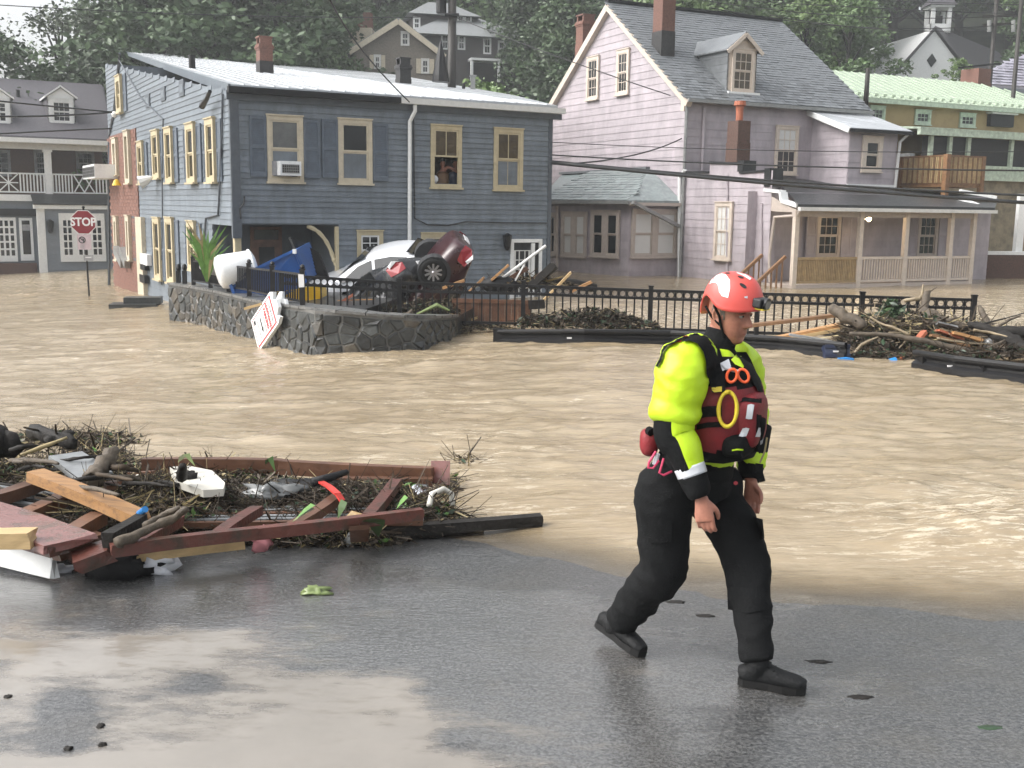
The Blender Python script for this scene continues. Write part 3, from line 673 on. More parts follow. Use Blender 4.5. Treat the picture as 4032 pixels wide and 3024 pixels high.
# siding
boards(WF, .16, uR - .02, zF + 1.0, vE - .12, .14, holesF, MT['slate_paint'], HG)
winL = [WL.rect(*r) for r in ((612, 514, 637, 702), (663, 503, 690, 719), (748, 486, 780, 719), (826, 467, 859, 717))]
winLs = [WL.rect(554, 558, 574, 724)]
lowL = [WL.rect(*r) for r in ((618, 858, 643, 1098), (667, 858, 695, 1112), (753, 872, 782, 1060))]
att = WL.rect(470, 298, 489, 446); ldoor = WL.rect(556, 855, 579, 1190)
holesL = [(0, pl, zF - 1, pT), (lBr, lB + 1, zF - 1, WL.uv(490, 520)[1])]; WW = Wall((WL.p(0, 0, .07).x, WL.p(0, 0, .07).y), AL)
def lim(v): return (0 if v < vE else (v - vE) / (vLT - vE) * lB, lB)
boards(WL, 0.02, lB, zF + .3, vLT - .02, .155, holesL, MT['slate_paint'], HG, top=lim, wob=.014)
MB().wbox(WF, -.03, .17, pT - .35, vE, 0, .05).wbox(WL, -.03, .1, pT - .35, vE - .1, 0, .05).build('corner_board', MT['slate_trim'], HG)
MB().wbox(WF, uR - .1, uR + .02, zF, vEr, 0, .04).build('corner_board', MT['slate_trim'], HG)
# brick end of the side wall
vbt = WL.uv(490, 520)[1]
MB().wbox(WL, lBr, lB + .02, zF, vbt, 0, .05).build('brick_wall', MT['brick'], HG)
bm = MB(); rows_ = 0; v = zF + .6
while v < vbt - .1:
    for j in range(10):
        x = lBr + (lB - lBr) * (j + (rows_ % 2) * .5) / 10.2; bm.wbox(WL, x + .01, x + (lB - lBr) / 10.6, v, v + .115, .05, .062)
    v += .135; rows_ += 1
o = bm.build('brick', MT['brick'], HG); o['kind'] = 'stuff'
for r, s in zip(((458, 545, 474, 690), (506, 515, 524, 722), (464, 853, 476, 1022), (512, 850, 525, 1022)), (0, 0, 1, 1)):
    q = WL.rect(*r); window(WW, q, HG, 'cream_pale', glass='glass', proud=.1, fw=.2)
    if s:
        for du in (-.75, q[1] - q[0] + .1): shutter(WL, (q[0] + du, q[0] + du + .62, q[2], q[3]), HG, 'slate_trim')
for q in winL + winLs + lowL:
    window(WW, q, HG, 'cream_paint', glass='glass', proud=.06, fw=.16); k = (q[1] - q[0]) * .52
    shutter(WL, (q[0] - k - .04, q[0] - .04, q[2], q[3] - .05), HG, 'shutter_blue'); shutter(WL, (q[1] + .04, q[1] + k + .04, q[2], q[3] - .05), HG, 'shutter_blue')
window(WW, att, HG, 'cream_paint', proud=.08, fw=.2); shutter(WL, (att[0] - .7, att[0] - .05, att[2], att[3]), HG, 'shutter_blue')
MB().wbox(WL, ldoor[0], ldoor[1], ldoor[2] - .8, ldoor[3], 0, .16).build('side_door', MT['cream_pale'], HG)
for r in ((578, 371, 594, 424), (639, 342, 655, 398), (711, 317, 729, 380)):
    q = WL.rect(*r); o = MB().wbox(WL, q[0], q[1], q[2], q[3], .0, .05).build('vent_hatch', MT['slate_trim'], HG); MB().wbox(WL, q[0] + .1, q[1] - .1, q[2] + .1, q[3] - .1, .03, .058).build('panel', MT['slate_paint'], o)
# front windows
window(WF, wf['a'], HG, 'cream_pale', upper='glass_grey', label='upper window with a fan-like air conditioner in its lower half'); window(WF, wf['b'], HG, 'cream_pale')
window(WF, wf['c'], HG, 'cream_paint', cols=2, upper='glass_warm', open_=True, label='window with raised lower sash and people inside'); window(WF, wf['d'], HG, 'cream_paint', cols=2, glass='glass_warm')
window(WF, wf['e'], HG, 'cream_paint', 'white_paint', cols=2, rows=2); window(WF, wf['f'], HG, 'cream_paint', 'cream_pale', cols=2, rows=2, glass='glass_grey')
for r in ((982, 457, 1048, 696), (1194, 473, 1258, 702), (1266, 471, 1329, 700), (1466, 487, 1526, 713)): shutter(WF, WF.rect(*r), HG, 'shutter_blue')
# room behind the open window
c = wf['c']; mb = MB(); a0, a1, b0, b1 = c[0] - .5, c[1] + .7, c[2] - .4, c[3]
mb.quad(WF.p(a0, b0, -2), WF.p(a1, b0, -2), WF.p(a1, b1, -2), WF.p(a0, b1, -2)); mb.quad(WF.p(a0, b0, -.05), WF.p(a1, b0, -.05), WF.p(a1, b0, -2), WF.p(a0, b0, -2))
for a in (a0, a1): mb.quad(WF.p(a, b0, -.05), WF.p(a, b0, -2), WF.p(a, b1, -2), WF.p(a, b1, -.05))
mb.quad(WF.p(a0, b1, -.05), WF.p(a1, b1, -.05), WF.p(a1, b1, -2), WF.p(a0, b1, -2)); mb.build('room', MT['brown_wood'], HG)
# back door, standing open
d0, d1, e0, e1 = door; mb = MB()
for q in ((d0, d0 + .1, e0 - .5, e1), (d1 - .1, d1, e0 - .5, e1), (d0 + .1, d1 - .1, e1 - .1, e1)): mb.wbox(WF, *q, 0, .06)
fr = mb.build('door_frame', MT['white_paint'], HG)
MB().wbox(WF, d0 + .1, d1 - .1, e0 - .5, e1 - .1, -.02, .012).build('doorway', MT['dark_inside'], fr)
dd = WF.rect(2020, 985, 2085, 1150); mb = MB()
for q in ((dd[0], dd[0] + .06, dd[2] - .5, dd[3]), (dd[1] - .06, dd[1], dd[2] - .5, dd[3])): mb.wbox(WF, *q, .014, .045)
for i in range(6): y = dd[3] - (dd[3] - dd[2]) * i / 4.5; mb.wbox(WF, dd[0] + .06, dd[1] - .06, y - .025, y, .014, .04)
for i in (1, 2): x = dd[0] + (dd[1] - dd[0]) * i / 3; mb.wbox(WF, x - .012, x + .012, dd[2] - .5, dd[3], .016, .043)
mb.build('glazed_door', MT['grey_white'], fr)
MB().wbox(WF, dd[1] + .02, d1 - .28, e0 - .5, e1 - .12, .014, .12).build('door_leaf', MT['white_paint'], fr)
# roof
def roofp(px, py):
    a = WF.p(0, vE + .05, .25); b = WF.p(uR, vEr + .05, .25); c_ = WL.p(lB, vLT + .1); nn = (b - a).cross(c_ - a).normalized(); d = ray(px, py); return CAM + d * ((a - CAM).dot(nn) / d.dot(nn))
RF = [roofp(*q) for q in ((903, 346), (1560, 388), (2196, 428), (2023, 384), (1548, 298), (1300, 273), (960, 238), (476, 201))]
mb = MB().prism(RF, (0, 0, .09)); rf = mb.build('roof', MT['metal_roof'], HG)
for i in range(1, 26):
    a = RF[0].lerp(RF[2], i / 26); dr_ = (RF[7] - RF[0]); lo, hi = 0, 1
    lim_ = 1.0 if i < 11 else max(.04, 1 - (i - 10) / 15.8)
    MB().beam(a + V((0, 0, .1)), a + dr_ * lim_ + V((0, 0, .1)), .025, .035).build('seam', MT['metal_roof'], rf)
MB().beam(RF[0] - V((0, 0, .02)), RF[7] - V((0, 0, .02)), .06, .24).build('rake_board', MT['slate_paint'], HG)
gA, gB, gC = WF.p(-.12, WF.uv(907, 355)[1], .2), WF.p(uD, WF.uv(1565, 398)[1], .2), WF.p(uR + .3, WF.uv(2195, 440)[1], .2)
MB().beam(gA, gB, .16, .15).build('gutter', MT['black_metal'], HG); MB().beam(gB, gC, .17, .15).build('gutter', MT['grey_white'], HG)['label'] = 'white gutter'
MB().beam(gA - WF.n * .16 - V((0, 0, .12)), gC - WF.n * .16 - V((0, 0, .12)), .05, .22).build('fascia', MT['slate_trim'], HG)
sx, sy = WF.uv(1608, 480); mb = MB().tube([gB + WF.d * .42 - V((0, 0, .05)), gB + WF.d * .42 - V((0, 0, .25)), WF.p(sx, sy, .09), WF.p(sx, sy - .3, .09), WF.p(WF.uv(1606, 1075)[0], zF + .6, .09)], .052, 8)
mb.build('downspout', MT['white_paint'], HG)
ch = chimney(HG, roofp(1043, 296) + V((0, 0, -.1)), .52, .52, 1.05, AF, ('soot_brick', 'brick'), split=.62); ch['label'] = 'brick chimney black with soot at the foot'
ch = chimney(HG, roofp(1588, 336) + V((0, 0, -.1)), .5, .5, .72, AF, ('soot_brick', 'soot_brick')); ch['label'] = 'soot-black chimney'
chimney(HG, roofp(985, 242) + V((0, 0, -.3)), .55, .55, 1.5, AF, ('soot_brick', 'soot_brick'), cap=False)
MB().tube([roofp(757, 278), roofp(757, 278) + V((0, 0, .55))], .12, 10).build('vent_pipe', MT['black_metal'], HG)
MB().tube([roofp(1825, 358), roofp(1825, 358) + V((0, 0, .3))], .07, 10).build('vent_pipe', MT['black_metal'], HG)
q = roofp(1862, 360); MB().box(q + V((0, 0, .3)), (.2, .2, .62)).box(q + V((0, 0, .64)), (.3, .3, .06)).build('flue', MT['zinc'], HG)
# cables and fittings on the walls belong to the house
def on(W, pts, off=.06): return [W.p(*W.uv(*p), off) for p in pts]
for W, pts, r in ((WL, ((886, 370), (882, 520), (876, 700), (868, 845), (820, 858), (812, 950)), .03), (WL, ((474, 235), (560, 385), (650, 470), (646, 700), (647, 850), (643, 1120)), .022), (WF, ((1625, 440), (1627, 700), (1630, 860), (1680, 885), (1760, 888), (1830, 873), (1990, 877), (2150, 878)), .018), (WF, ((960, 772), (958, 800), (942, 820), (946, 862)), .02), (WL, ((478, 210), (455, 440), (432, 545)), .05), (WL, ((436, 560), (434, 900), (436, 1150)), .06)):
    MB().tube(on(W, pts), r, 5).build('conduit', MT['slate_trim'] if r > .02 else MT['wire'], HG)
MB().tube(on(WL, ((866, 362), (852, 392), (834, 420)), .25), [.05, .06, .09], 7).build('flood_lamp', MT['black_metal'], HG)
q = on(WL, ((478, 452), (618, 705)), .25); MB().ball(q[0], .12, 8).build('flood_lamp', MT['white_paint'], HG); MB().tube([q[1] + V((.1, 0, .05)), q[1], q[1] - V((.28, .05, .12))], [.05, .12, .22], 10).build('flood_lamp', MT['white_paint'], HG)
q = WF.p(*WF.uv(1990, 955), .12); mb = MB().tube([q + V((0, 0, -.22)), q + V((0, 0, -.14)), q + V((0, 0, .1)), q + V((0, 0, .2)), q + V((0, 0, .27))], [.03, .09, .12, .13, .03], 8).beam(WF.p(*WF.uv(1990, 940), 0), q + V((0, 0, .22)), .03, .03)
mb.build('wall_lantern', MT['black_metal'], HG)
for r in ((575, 1000, 603, 1042), (572, 1082, 592, 1112), (574, 1038, 592, 1062)):
    q = WL.rect(*r); MB().wbox(WL, *q, .05, .2).build('meter_box', MT['sign_white' if r[1] == 1000 else 'black_metal'], HG)
# air conditioners
def air_con(W, r, label, out, grille=True):
    u0, u1, v0, v1 = r; p = W.p((u0 + u1) / 2, v0); t = thing('air_conditioner', label, 'air conditioner', p, 'window air conditioners')
    MB().wbox(W, u0, u1, v0, v1, -.1, out).build('case', MT['white_plastic'], t)
    MB().wbox(W, u0 + .05, u1 - .05, v0 + .06, v1 - .08, out, out + .012).build('back_plate', MT['print_black'], t); g = MB()
    for i in range(9): x = u0 + .06 + (u1 - u0 - .12) * i / 8; g.wbox(W, x - .006, x + .006, v0 + .06, v1 - .08, out + .012, out + .022)
    for i in range(4): y = v0 + .07 + (v1 - v0 - .17) * i / 3; g.wbox(W, u0 + .05, u1 - .05, y - .006, y + .006, out + .014, out + .024)
    g.build('grille', MT['zinc'], t)['kind'] = 'stuff'; return t
air_con(WF, WF.rect(1089, 636, 1172, 692), 'white air conditioner in the lower half of the slate house front window', .3)
r = WF.rect(1068, 634, 1088, 690); MB().wbox(WF, *r, .0, .03).build('filler_panel', MT['print_grey'], HG)
air_con(WL, WL.rect(418, 652, 470, 706), 'white air conditioner jutting from the brick end wall on a bracket', .9)
for i, (x0, y0, x1, y1) in enumerate(((478, 982, 508, 1040), (502, 985, 524, 1042))):
    a, b = WL.hit(x0, y0) + WL.n * .2, WL.hit(x1, y1) + WL.n * .2; t = tag(MB().beam(a, b, .3, .22, up=WL.n).build('wall_box', MT['zinc']), ('left' if i == 0 else 'right') + ' one of two pale boxes hanging askew on the brick end wall', 'box', 'pale boxes on the brick wall')
q = WL.hit(492, 728) + WL.n * .3; tag(MB().tube([q + V((0, 0, .2)), q + V((0, 0, .16)), q, q - V((0, 0, .03))], [.03, .09, .16, .17], 12).build('bell', MT['yellow_plastic']), 'yellow bell-shaped lamp on the brick end wall', 'lamp')
# step
p = gp(545, 1222, .0); tag(MB().box(p + V((-.1, 0, .05)), (1.4, .9, .34), M.Rotation(.2, 3, 'Z')).box(p + V((.1, .2, .3)), (1.1, .6, .2), M.Rotation(.2, 3, 'Z')).build('stone_step', MT['stone_wall']), 'dark stone step at the foot of the brick end wall', 'step')
# ---------------------------------------------------------------- purple house
AP = math.radians(64); AG = AP - math.pi / 2
pc = at(2690, 800, 41.3); WG = Wall((pc.x, pc.y), AG); WM = Wall((pc.x, pc.y), AP)
HP = thing('gabled_house', 'tall pale purple shingled house with steep slate roof, dormer and flooded front porch', 'house', (pc.x, pc.y, gz(pc.x, pc.y)))
pz = gz(pc.x, pc.y) - 1.0
vE2 = WG.uv(2690, 402)[1]; uP, vP = WG.uv(2406, 30); uEnd = WM.uv(3400, 430)[0]
GI = Wall((WG.p(0, 0, .06).x, WG.p(0, 0, .06).y), AG); MI = Wall((WM.p(0, 0, .06).x, WM.p(0, 0, .06).y), AP)
mb = MB(); mb.quad(WG.p(0, pz), WG.p(uP * 2, pz), WG.p(uP * 2, vE2), WG.p(uP, vP), WG.p(0, vE2)); mb.quad(WM.p(0, pz), WM.p(uEnd, pz), WM.p(uEnd, vE2), WM.p(0, vE2))
e0, e1 = WM.p(uEnd, 0), WM.p(uEnd, 0) + WG.d * uP * 2
mb.quad(V((e0.x, e0.y, pz)), V((e1.x, e1.y, pz)), V((e1.x, e1.y, vE2)), V((e0.x, e0.y, vE2)) + WG.d * uP + V((0, 0, vP - vE2)), V((e0.x, e0.y, vE2)))
mb.build('wall', MT['purple_paint'], HP)
vlow = WG.uv(2690, 700)[1]
def gl(v): k = max(0, (v - vE2) / (vP - vE2)) * uP; return (k, 2 * uP - k)
boards(WG, 0.03, uP * 2, WG.uv(2690, 1120)[1], vP - .03, .285, [], MT['purple_paint'], HP, name='siding_course', top=gl, thick=.02)
boards(WM, 0.03, uEnd, WM.uv(2690, 690)[1] - .6, vE2 - .1, .285, [], MT['purple_paint'], HP, name='siding_course', thick=.014)
for r in ((2312, 224, 2358, 392), (2429, 196, 2477, 372)): window(GI, GI.rect(*r), HP, 'peach_trim', cols=3, rows=2, fw=.14, proud=.05)
window(MI, MI.rect(2880, 486, 2936, 645), HP, 'peach_trim', cols=3, rows=2, upper='blind'); window(MI, MI.rect(3052, 497, 3140, 687), HP, 'peach_trim', cols=3, rows=2, upper='blind')
# roof
ov = .22
ea, eb = WM.p(-ov, vE2, .3), WM.p(uEnd + ov, vE2 - .02, .3); ra = WG.p(uP, vP + .12) - WM.d * ov; rb = ra + WM.d * (uEnd + 2 * ov)
la, lb = WG.p(2 * uP + .3, vE2 - .1) - WM.d * ov, None; lb = la + WM.d * (uEnd + 2 * ov)
th = V((0, 0, .1)); rf = MB().prism([ea, eb, rb, ra], th).build('roof', MT['slate_roof'], HP); MB().prism([ra, rb, lb, la], th).build('rear_roof', MT['slate_roof'], HP)
dvv = (ra - ea); L1 = dvv.length; U1 = (eb - ea).length
slates(rf, ea + th, WM.d, dvv, (U1, L1), (.34, .2), MT['slate_roof'], lambda u, v: 0 <= u <= U1 and v < L1 - .1, n_single=240, seed=4)
MB().beam(ra + V((0, 0, .14)), rb + V((0, 0, .14)), .25, .12).build('ridge_cap', MT['black_metal'], HP)
for a, b in ((ea, ra), (la, ra)):
    a = a + WM.d * (ov * .5); b = b + WM.d * (ov * .5); MB().beam(a - V((0, 0, .1)), b - V((0, 0, .1)), .24, .26).build('rake_board', MT['peach_trim'], HP)
MB().beam(ea + V((0, 0, .02)) + WM.n * .06, eb + V((0, 0, .02)) + WM.n * .06, .13, .13).build('gutter', MT['zinc'], HP)
def rp(px, py):
    nn = WM.d.cross(dvv).normalized(); d = ray(px, py); return CAM + d * ((ea - CAM).dot(nn) / d.dot(nn))
ch = chimney(HP, rp(2610, 212) + V((0, 0, -.12)), .66, .6, 2.5, AP, ('soot_brick', 'brick'), split=.95); ch['label'] = 'tall brick chimney with hooded top'
q = WG.p(uP + 2.4, vE2 + 2.2) + WM.d * 1.2; chimney(HP, at(2302, 240, q.y) , .62, .6, 1.45, AP, ('brick', 'brick'))
# dormer
b0, b1 = rp(2862, 366), rp(2966, 366); WD = Wall((b0.x, b0.y), AP); dw = (b1 - b0).dot(WM.d); dz0 = b0.z; de = WD.uv(2862, 188)[1]; dp = WD.uv(2914, 133)[1]
DI = Wall((WD.p(0, 0, .03).x, WD.p(0, 0, .03).y), AP); sl = (vP - vE2) / ((ra - ea).dot(-WM.n)); dep = (de - dz0) / sl + .2; dpr = (dp - dz0) / sl + .2; bkv = -WM.n
dm = MB().quad(WD.p(0, dz0 - .1), WD.p(dw, dz0 - .1), WD.p(dw, de), WD.p(dw / 2, dp - .06), WD.p(0, de)).build('dormer', MT['peach_trim'], HP)
for u in (0, dw):
    MB().prism([WD.p(u, dz0 - .15), WD.p(u, de), WD.p(u, de) + bkv * dep], WM.d * (.05 if u == 0 else -.05)).build('cheek', MT['slate_roof'], dm)
for i in range(6):
    a = dz0 + (de - dz0) * i / 6; MB().beam(WD.p(-.02, a + .12), WD.p(-.02, a + .12) + bkv * ((a + .2 - dz0) / sl), .03, (de - dz0) / 6.2, up=V((0, 0, 1))).build('slate', MT['slate_roof'], dm)
for s in (0, 1):
    a, b = WD.p(-.16 if s == 0 else dw + .16, de - .1, .16), WD.p(dw / 2, dp + .03, .16); MB().prism([a, b, b + bkv * (dpr + .3), a + bkv * (dep + .2)], V((0, 0, .06))).build('dormer_roof', MT['slate_roof'], dm)
    MB().beam(a + WM.n * .01 - V((0, 0, .06)), b + WM.n * .01 - V((0, 0, .06)), .06, .14).build('rake_board', MT['peach_trim'], dm)
window(DI, (.12 * dw, .88 * dw, dz0 + .08, de - .02), dm, 'peach_trim', cols=3, rows=2, fw=.1, glass='glass_warm')
MB().wbox(WD, -.08, dw + .08, dz0 - .03, dz0 + .05, 0, .2).build('sill', MT['white_paint'], dm)
# extension with stepped parapet, running forward in the plane of the gable wall
uS = WG.uv(3032, 900)[0]; vs_ = lambda x, y: WG.uv(x, y)[1]
mb = MB(); prof = [(2690, 678), (2794, 678), (2796, 640), (2912, 643), (2914, 680), (3030, 672)]
pp = [WG.p(*WG.uv(*q)) for q in prof]; mb.prism([WG.p(0, pz)] + pp + [WG.p(uS, pz)], WM.d * .3); mb.build('extension_wall', MT['purple_paint'], HP)
boards(WG, uS, -.03, vs_(2690, 1130), vs_(2690, 684), .285, [], MT['purple_paint'], HP, name='siding_course', thick=.014)
for a, b in zip(pp[::2], pp[1::2]): MB().beam(a + WM.d * .15, b + WM.d * .15, .42, .07).build('coping', MT['asphalt_roof'], HP)
for r in ((2909, 632, 2932, 676), (3014, 662, 3037, 735)):
    q = WG.rect(*r); MB().wbox(WG, *q, -.5, .06).build('parapet_cap', MT['asphalt_roof'], HP)
window(GI, GI.rect(2814, 797, 2882, 1022), HP, 'peach_trim', cols=3, rows=2, glass='blind', fw=.13)
MB().tube([WG.p(WG.uv(2706, 668)[0], vs_(2706, 668), .1), WG.p(WG.uv(2686, 680)[0], vs_(2686, 700), .1), WG.p(WG.uv(2684, 1110)[0], vs_(2684, 1118) - .3, .1)], .075, 8).build('downspout', MT['white_paint'], HP)
for x in (2868, 3002): MB().tube([WG.p(*WG.uv(x, 690 if x < 2900 else 800), .05), WG.p(*WG.uv(x, 1110), .05)], .05, 6).build('conduit', MT['purple_paint'], HP)
MB().tube([WG.p(-.12, vE2 - .1, .1), WG.p(-.12, vs_(2690, 1110), .1)], .06, 6).build('service_pipe', MT['zinc'], HP)
MB().wbox(WG, -.1, .12, vE2 - .35, vE2 + .2, .02, .2).build('end_board', MT['peach_trim'], HP)
MB().tube([WM.p(.75, vE2 - .2, .08), WM.p(.75, vs_(2690, 670), .08)], .06, 6).build('downspout', MT['purple_paint'], HP)
bq = WG.p(WG.uv(2850, 640)[0], vs_(2850, 645)) + WM.d * .6; t = chimney(HP, bq, .62, .55, 1.52, AP, ('dark_brick', 'dark_brick'), pot='terracotta', cap=False); t['label'] = 'dark square stack with orange clay pot'
# porch
qc = WG.p(WG.uv(3131, 1000)[0], 0); WQ = Wall((qc.x, qc.y), AP); dq = 2.1
WB = Wall((WQ.p(0, 0, -dq).x, WQ.p(0, 0, -dq).y), AP); BI = Wall((WB.p(0, 0, .06).x, WB.p(0, 0, .06).y), AP)
uE3 = WB.uv(3893, 950)[0]; vg = WQ.uv(3140, 826)[1]
mb = MB(); mb.quad(WB.p(-.4, pz), WB.p(uE3, pz), WB.p(uE3, WB.uv(3880, 775)[1]), WB.p(-.4, WB.uv(3880, 775)[1])); q = WB.p(uE3, pz); mb.quad(q, q + WG.d * 5, q + WG.d * 5 + V((0, 0, 4.2)), q + V((0, 0, 4.2))); mb.build('porch_wall', MT['purple_paint'], HP)
boards(WB, -.2, uE3, WB.uv(3500, 1150)[1], vg + .3, .285, [], MT['purple_paint'], HP, name='siding_course', thick=.014)
for r in ((3214, 840, 3307, 1012), (3611, 842, 3690, 1012)):
    q = BI.rect(*r); window(BI, q, HP, 'mauve_trim', cols=3, rows=2, fw=.12); k = .5
    for a in (q[0] - k, q[1] + .03): shutter(BI, (a, a + k - .03, q[2], q[3]), HP, 'purple_paint')
posts = [3131, 3385, 3564, 3740, 3828]
pu = [WQ.uv(x, 1000)[0] for x in posts]; vb = WQ.uv(3385, 1150)[1]; vd = WQ.uv(3500, 1128)[1]
for u in pu: MB().wbox(WQ, u - .085, u + .085, vb - .6, vg - .02, -.12, .03).build('porch_post', MT['peach_trim'], HP)
MB().wbox(WQ, pu[0] - .1, pu[-1] + .12, vg - .22, vg - .02, -.16, .0).build('porch_beam', MT['mauve_trim'], HP)
MB().wbox(WQ, pu[0] - .1, pu[-1] + .1, vd - .02, vd + .12, -2.0, .02).build('porch_deck', MT['mauve_trim'], HP); MB().wbox(WQ, pu[0] - .1, pu[-1] + .1, vd - .9, vd - .03, -.1, -.02).build('porch_skirt', MT['mauve_trim'], HP)
vr0, vr1 = WQ.uv(3450, 1108)[1], WQ.uv(3450, 1011)[1]
for i in range(4):
    a, b = pu[i] + .09, pu[i + 1] - .09; mt = 'deck_wood_pale' if i == 0 else 'peach_trim'
    o = MB().wbox(WQ, a, b, vr1 - .09, vr1, -.09, 0).build('railing', MT[mt], HP); MB().wbox(WQ, a, b, vr0 - .02, vr0 + .06, -.08, -.01).build('bottom_rail', MT[mt], o)
    n = int((b - a) / (.075 if i == 0 else .115))
    for j in range(n):
        u = a + (b - a) * (j + .5) / n; MB().wbox(WQ, u - .024, u + .024, vr0 + .06, vr1 - .09, -.07, -.025).build('baluster', MT[mt], o)
# porch steps with sloping rails on the left
for dy, k in ((0, .0), (1.0, .0)):
    a, b = WQ.p(-.15 - dy * .0, vr1 + .02, -.3 - dy * 1.2), WQ.p(-1.9, vb - .1, -.3 - dy * 1.2); o = MB().beam(a, b, .09, .1).build('stair_rail', MT['deck_wood'], HP)
    for j in range(8):
        p = a.lerp(b, (j + .5) / 8); MB().box(p - V((0, 0, .5)), (.05, .05, .95)).build('baluster', MT['deck_wood'], o)
    MB().box(b.lerp(a, .1) + V((0, 0, -.2)), (.1, .1, 1.3)).build('newel', MT['deck_wood_pale'], o)
for j in range(3): p = WQ.p(-.3 - j * .4, vd - .2 * j - .1, -1.0); MB().box(p, (.45, 1.6, .06), M.Rotation(-AP, 3, 'Z')).build('tread', MT['deck_wood'], HP)
# porch roof: low black slope up to the house
za, zb_ = vg + .06, WM.uv(3100, 700)[1]
f0, f1 = WQ.p(pu[0] - .3, za, .35), WQ.p(pu[-1] + .55, za, .35); h0, h1 = WM.p(WM.uv(3040, 700)[0], zb_ - .1, .15), WM.p(WM.uv(3560, 720)[0], zb_ - .4, .15); rm = WB.p(uE3 + .2, WB.uv(3880, 790)[1], .1)
MB().prism([f0, f1, rm, h1, h0], V((0, 0, .12))).build('porch_roof', MT['asphalt_roof'], HP)
MB().beam(f0 + V((0, 0, -.03)) + WQ.n * .07, f1 + V((0, 0, -.03)) + WQ.n * .07, .13, .12).build('gutter', MT['grey_white'], HP)
for a, b in (((3010, 748), (3072, 755)), ((3074, 757), (3078, 790)), ((3078, 792), (3140, 812))):
    p, q = WG.hit(*a), WG.hit(*b); MB().beam(p + WM.d * .1, q + WM.d * .1, .3, .1).build('trim', MT['white_paint'], HP)
MB().prism([WG.hit(3030, 770), WG.hit(3080, 800), WG.hit(3136, 826), WG.hit(3136, 836), WG.hit(3060, 833), WG.hit(3030, 830)], WM.d * .08).build('gable_board', MT['mauve_trim'], HP)
MB().tube([WG.hit(3140, 830) + WQ.n * .1, WG.hit(3134, 848) + WQ.n * .1, WG.hit(3050, 855), WG.hit(3030, 1000), WG.hit(3030, 1110)], .055, 7).build('downspout', MT['mauve_trim'], HP)
for a, b in (((3790, 790), (3872, 820)), ((3780, 752), (3920, 778))):
    p, q = at(*a, 41.2), at(*b, 39.6 if b[0] < 3900 else 41); MB().beam(p, q, .35, .12).build('trim', MT['white_paint'], HP)
# first-floor bump-out above the porch roof
g = WM.p(WM.uv(3192, 600)[0], 0); t_ = 0
while px_of(*(g - WG.d * t_).to_2d(), CZ)[0] < 3326: t_ += .02
k0 = g - WG.d * t_; WX = Wall((k0.x, k0.y), AP); WXs = Wall((k0.x, k0.y), AG); XI = Wall((WX.p(0, 0, .05).x, WX.p(0, 0, .05).y), AP)
uX = WX.uv(3530, 600)[0]; vx0 = WX.uv(3400, 730)[1]; vx1 = WX.uv(3330, 512)[1]; vx2 = WM.uv(3192, 452)[1]
mb = MB(); mb.quad(WX.p(0, vx0 - .5), WX.p(uX, vx0 - .5), WX.p(uX, vx1), WX.p(0, vx1)); mb.quad(WXs.p(0, vx0 - .5), WXs.p(t_, vx0 - .5), WXs.p(t_, vx2), WXs.p(0, vx1)); q = WX.p(uX, 0); mb.quad(WX.p(uX, vx0 - .5), WX.p(uX, vx0 - .5) + WG.d * 4, WX.p(uX, vx1) + WG.d * 4, WX.p(uX, vx1)); mb.build('bay_wall', MT['purple_paint'], HP)
boards(WX, .02, uX, vx0, vx1 - .05, .285, [], MT['purple_paint'], HP, name='siding_course', thick=.014); boards(WXs, .02, t_, vx0, vx2 - .1, .285, [], MT['purple_paint'], HP, name='siding_course', thick=.014, top=lambda v: (0 if v < vx1 else (v - vx1) / (vx2 - vx1) * t_, t_))
window(XI, XI.rect(3394, 538, 3472, 676), HP, 'peach_trim', fw=.2)
a, b = WX.p(-.3, vx1 - .02, .3), WX.p(uX + .45, vx1 - .02, .3); c, d_ = WXs.p(t_, vx2 + .08) - WM.d * .3, None; d_ = c + WM.d * (uX + .75)
MB().prism([a, b, d_, c], V((0, 0, .1))).build('bay_roof', MT['metal_roof'], HP); MB().beam(a + V((0, 0, .0)) + WX.n * .06, b + WX.n * .06, .12, .12).build('gutter', MT['black_metal'], HP); MB().beam(a, c, .08, .2).build('rake_board', MT['white_paint'], HP)
MB().wbox(WX, -.02, uX, vx0 - .08, vx0 + .04, .02, .1).build('flashing', MT['white_paint'], HP)
MB().tube([WX.p(uX + .3, vx1, .3), WX.p(uX + .05, vx1 - .35, .1), WX.p(uX - .05, vx0 - .1, .1)], .06, 7).build('downspout', MT['grey_white'], HP)
# hipped side wing
wc = at(2480, 900, 40.6); AW1 = math.radians(-40); W1 = Wall((wc.x, wc.y), AW1); W2 = Wall((wc.x, wc.y), math.radians(62))
u2 = W2.uv(2668, 900)[0]; u1 = W1.uv(2140, 900)[0]; ve = W1.uv(2480, 800)[1]; v0 = pz
mb = MB(); mb.quad(W1.p(0, v0), W1.p(u1, v0), W1.p(u1, ve), W1.p(0, ve)); mb.quad(W2.p(0, v0), W2.p(u2 + .3, v0), W2.p(u2 + .3, ve), W2.p(0, ve)); mb.build('wing_wall', MT['purple_paint'], HP)
vbs = W1.uv(2480, 1098)[1]
for W, u in ((W1, u1), (W2, u2)):
    boards(W, .02, u, vbs, ve - .05, .285, [], MT['purple_paint'], HP, name='siding_course', thick=.014); MB().wbox(W, 0, u, vbs - .05, vbs + .02, 0, .12).build('water_table', MT['purple_paint'], HP)
def pair(W, r, gl_):
    I = Wall((W.p(0, 0, .06).x, W.p(0, 0, .06).y), math.atan2(W.d.x, W.d.y)); q = I.rect(*r); m_ = (q[0] + q[1]) / 2
    for a, b in ((q[0], m_), (m_, q[1])): window(I, (a, b, q[2], q[3]), HP, 'mauve_trim', glass=gl_, fw=.13)
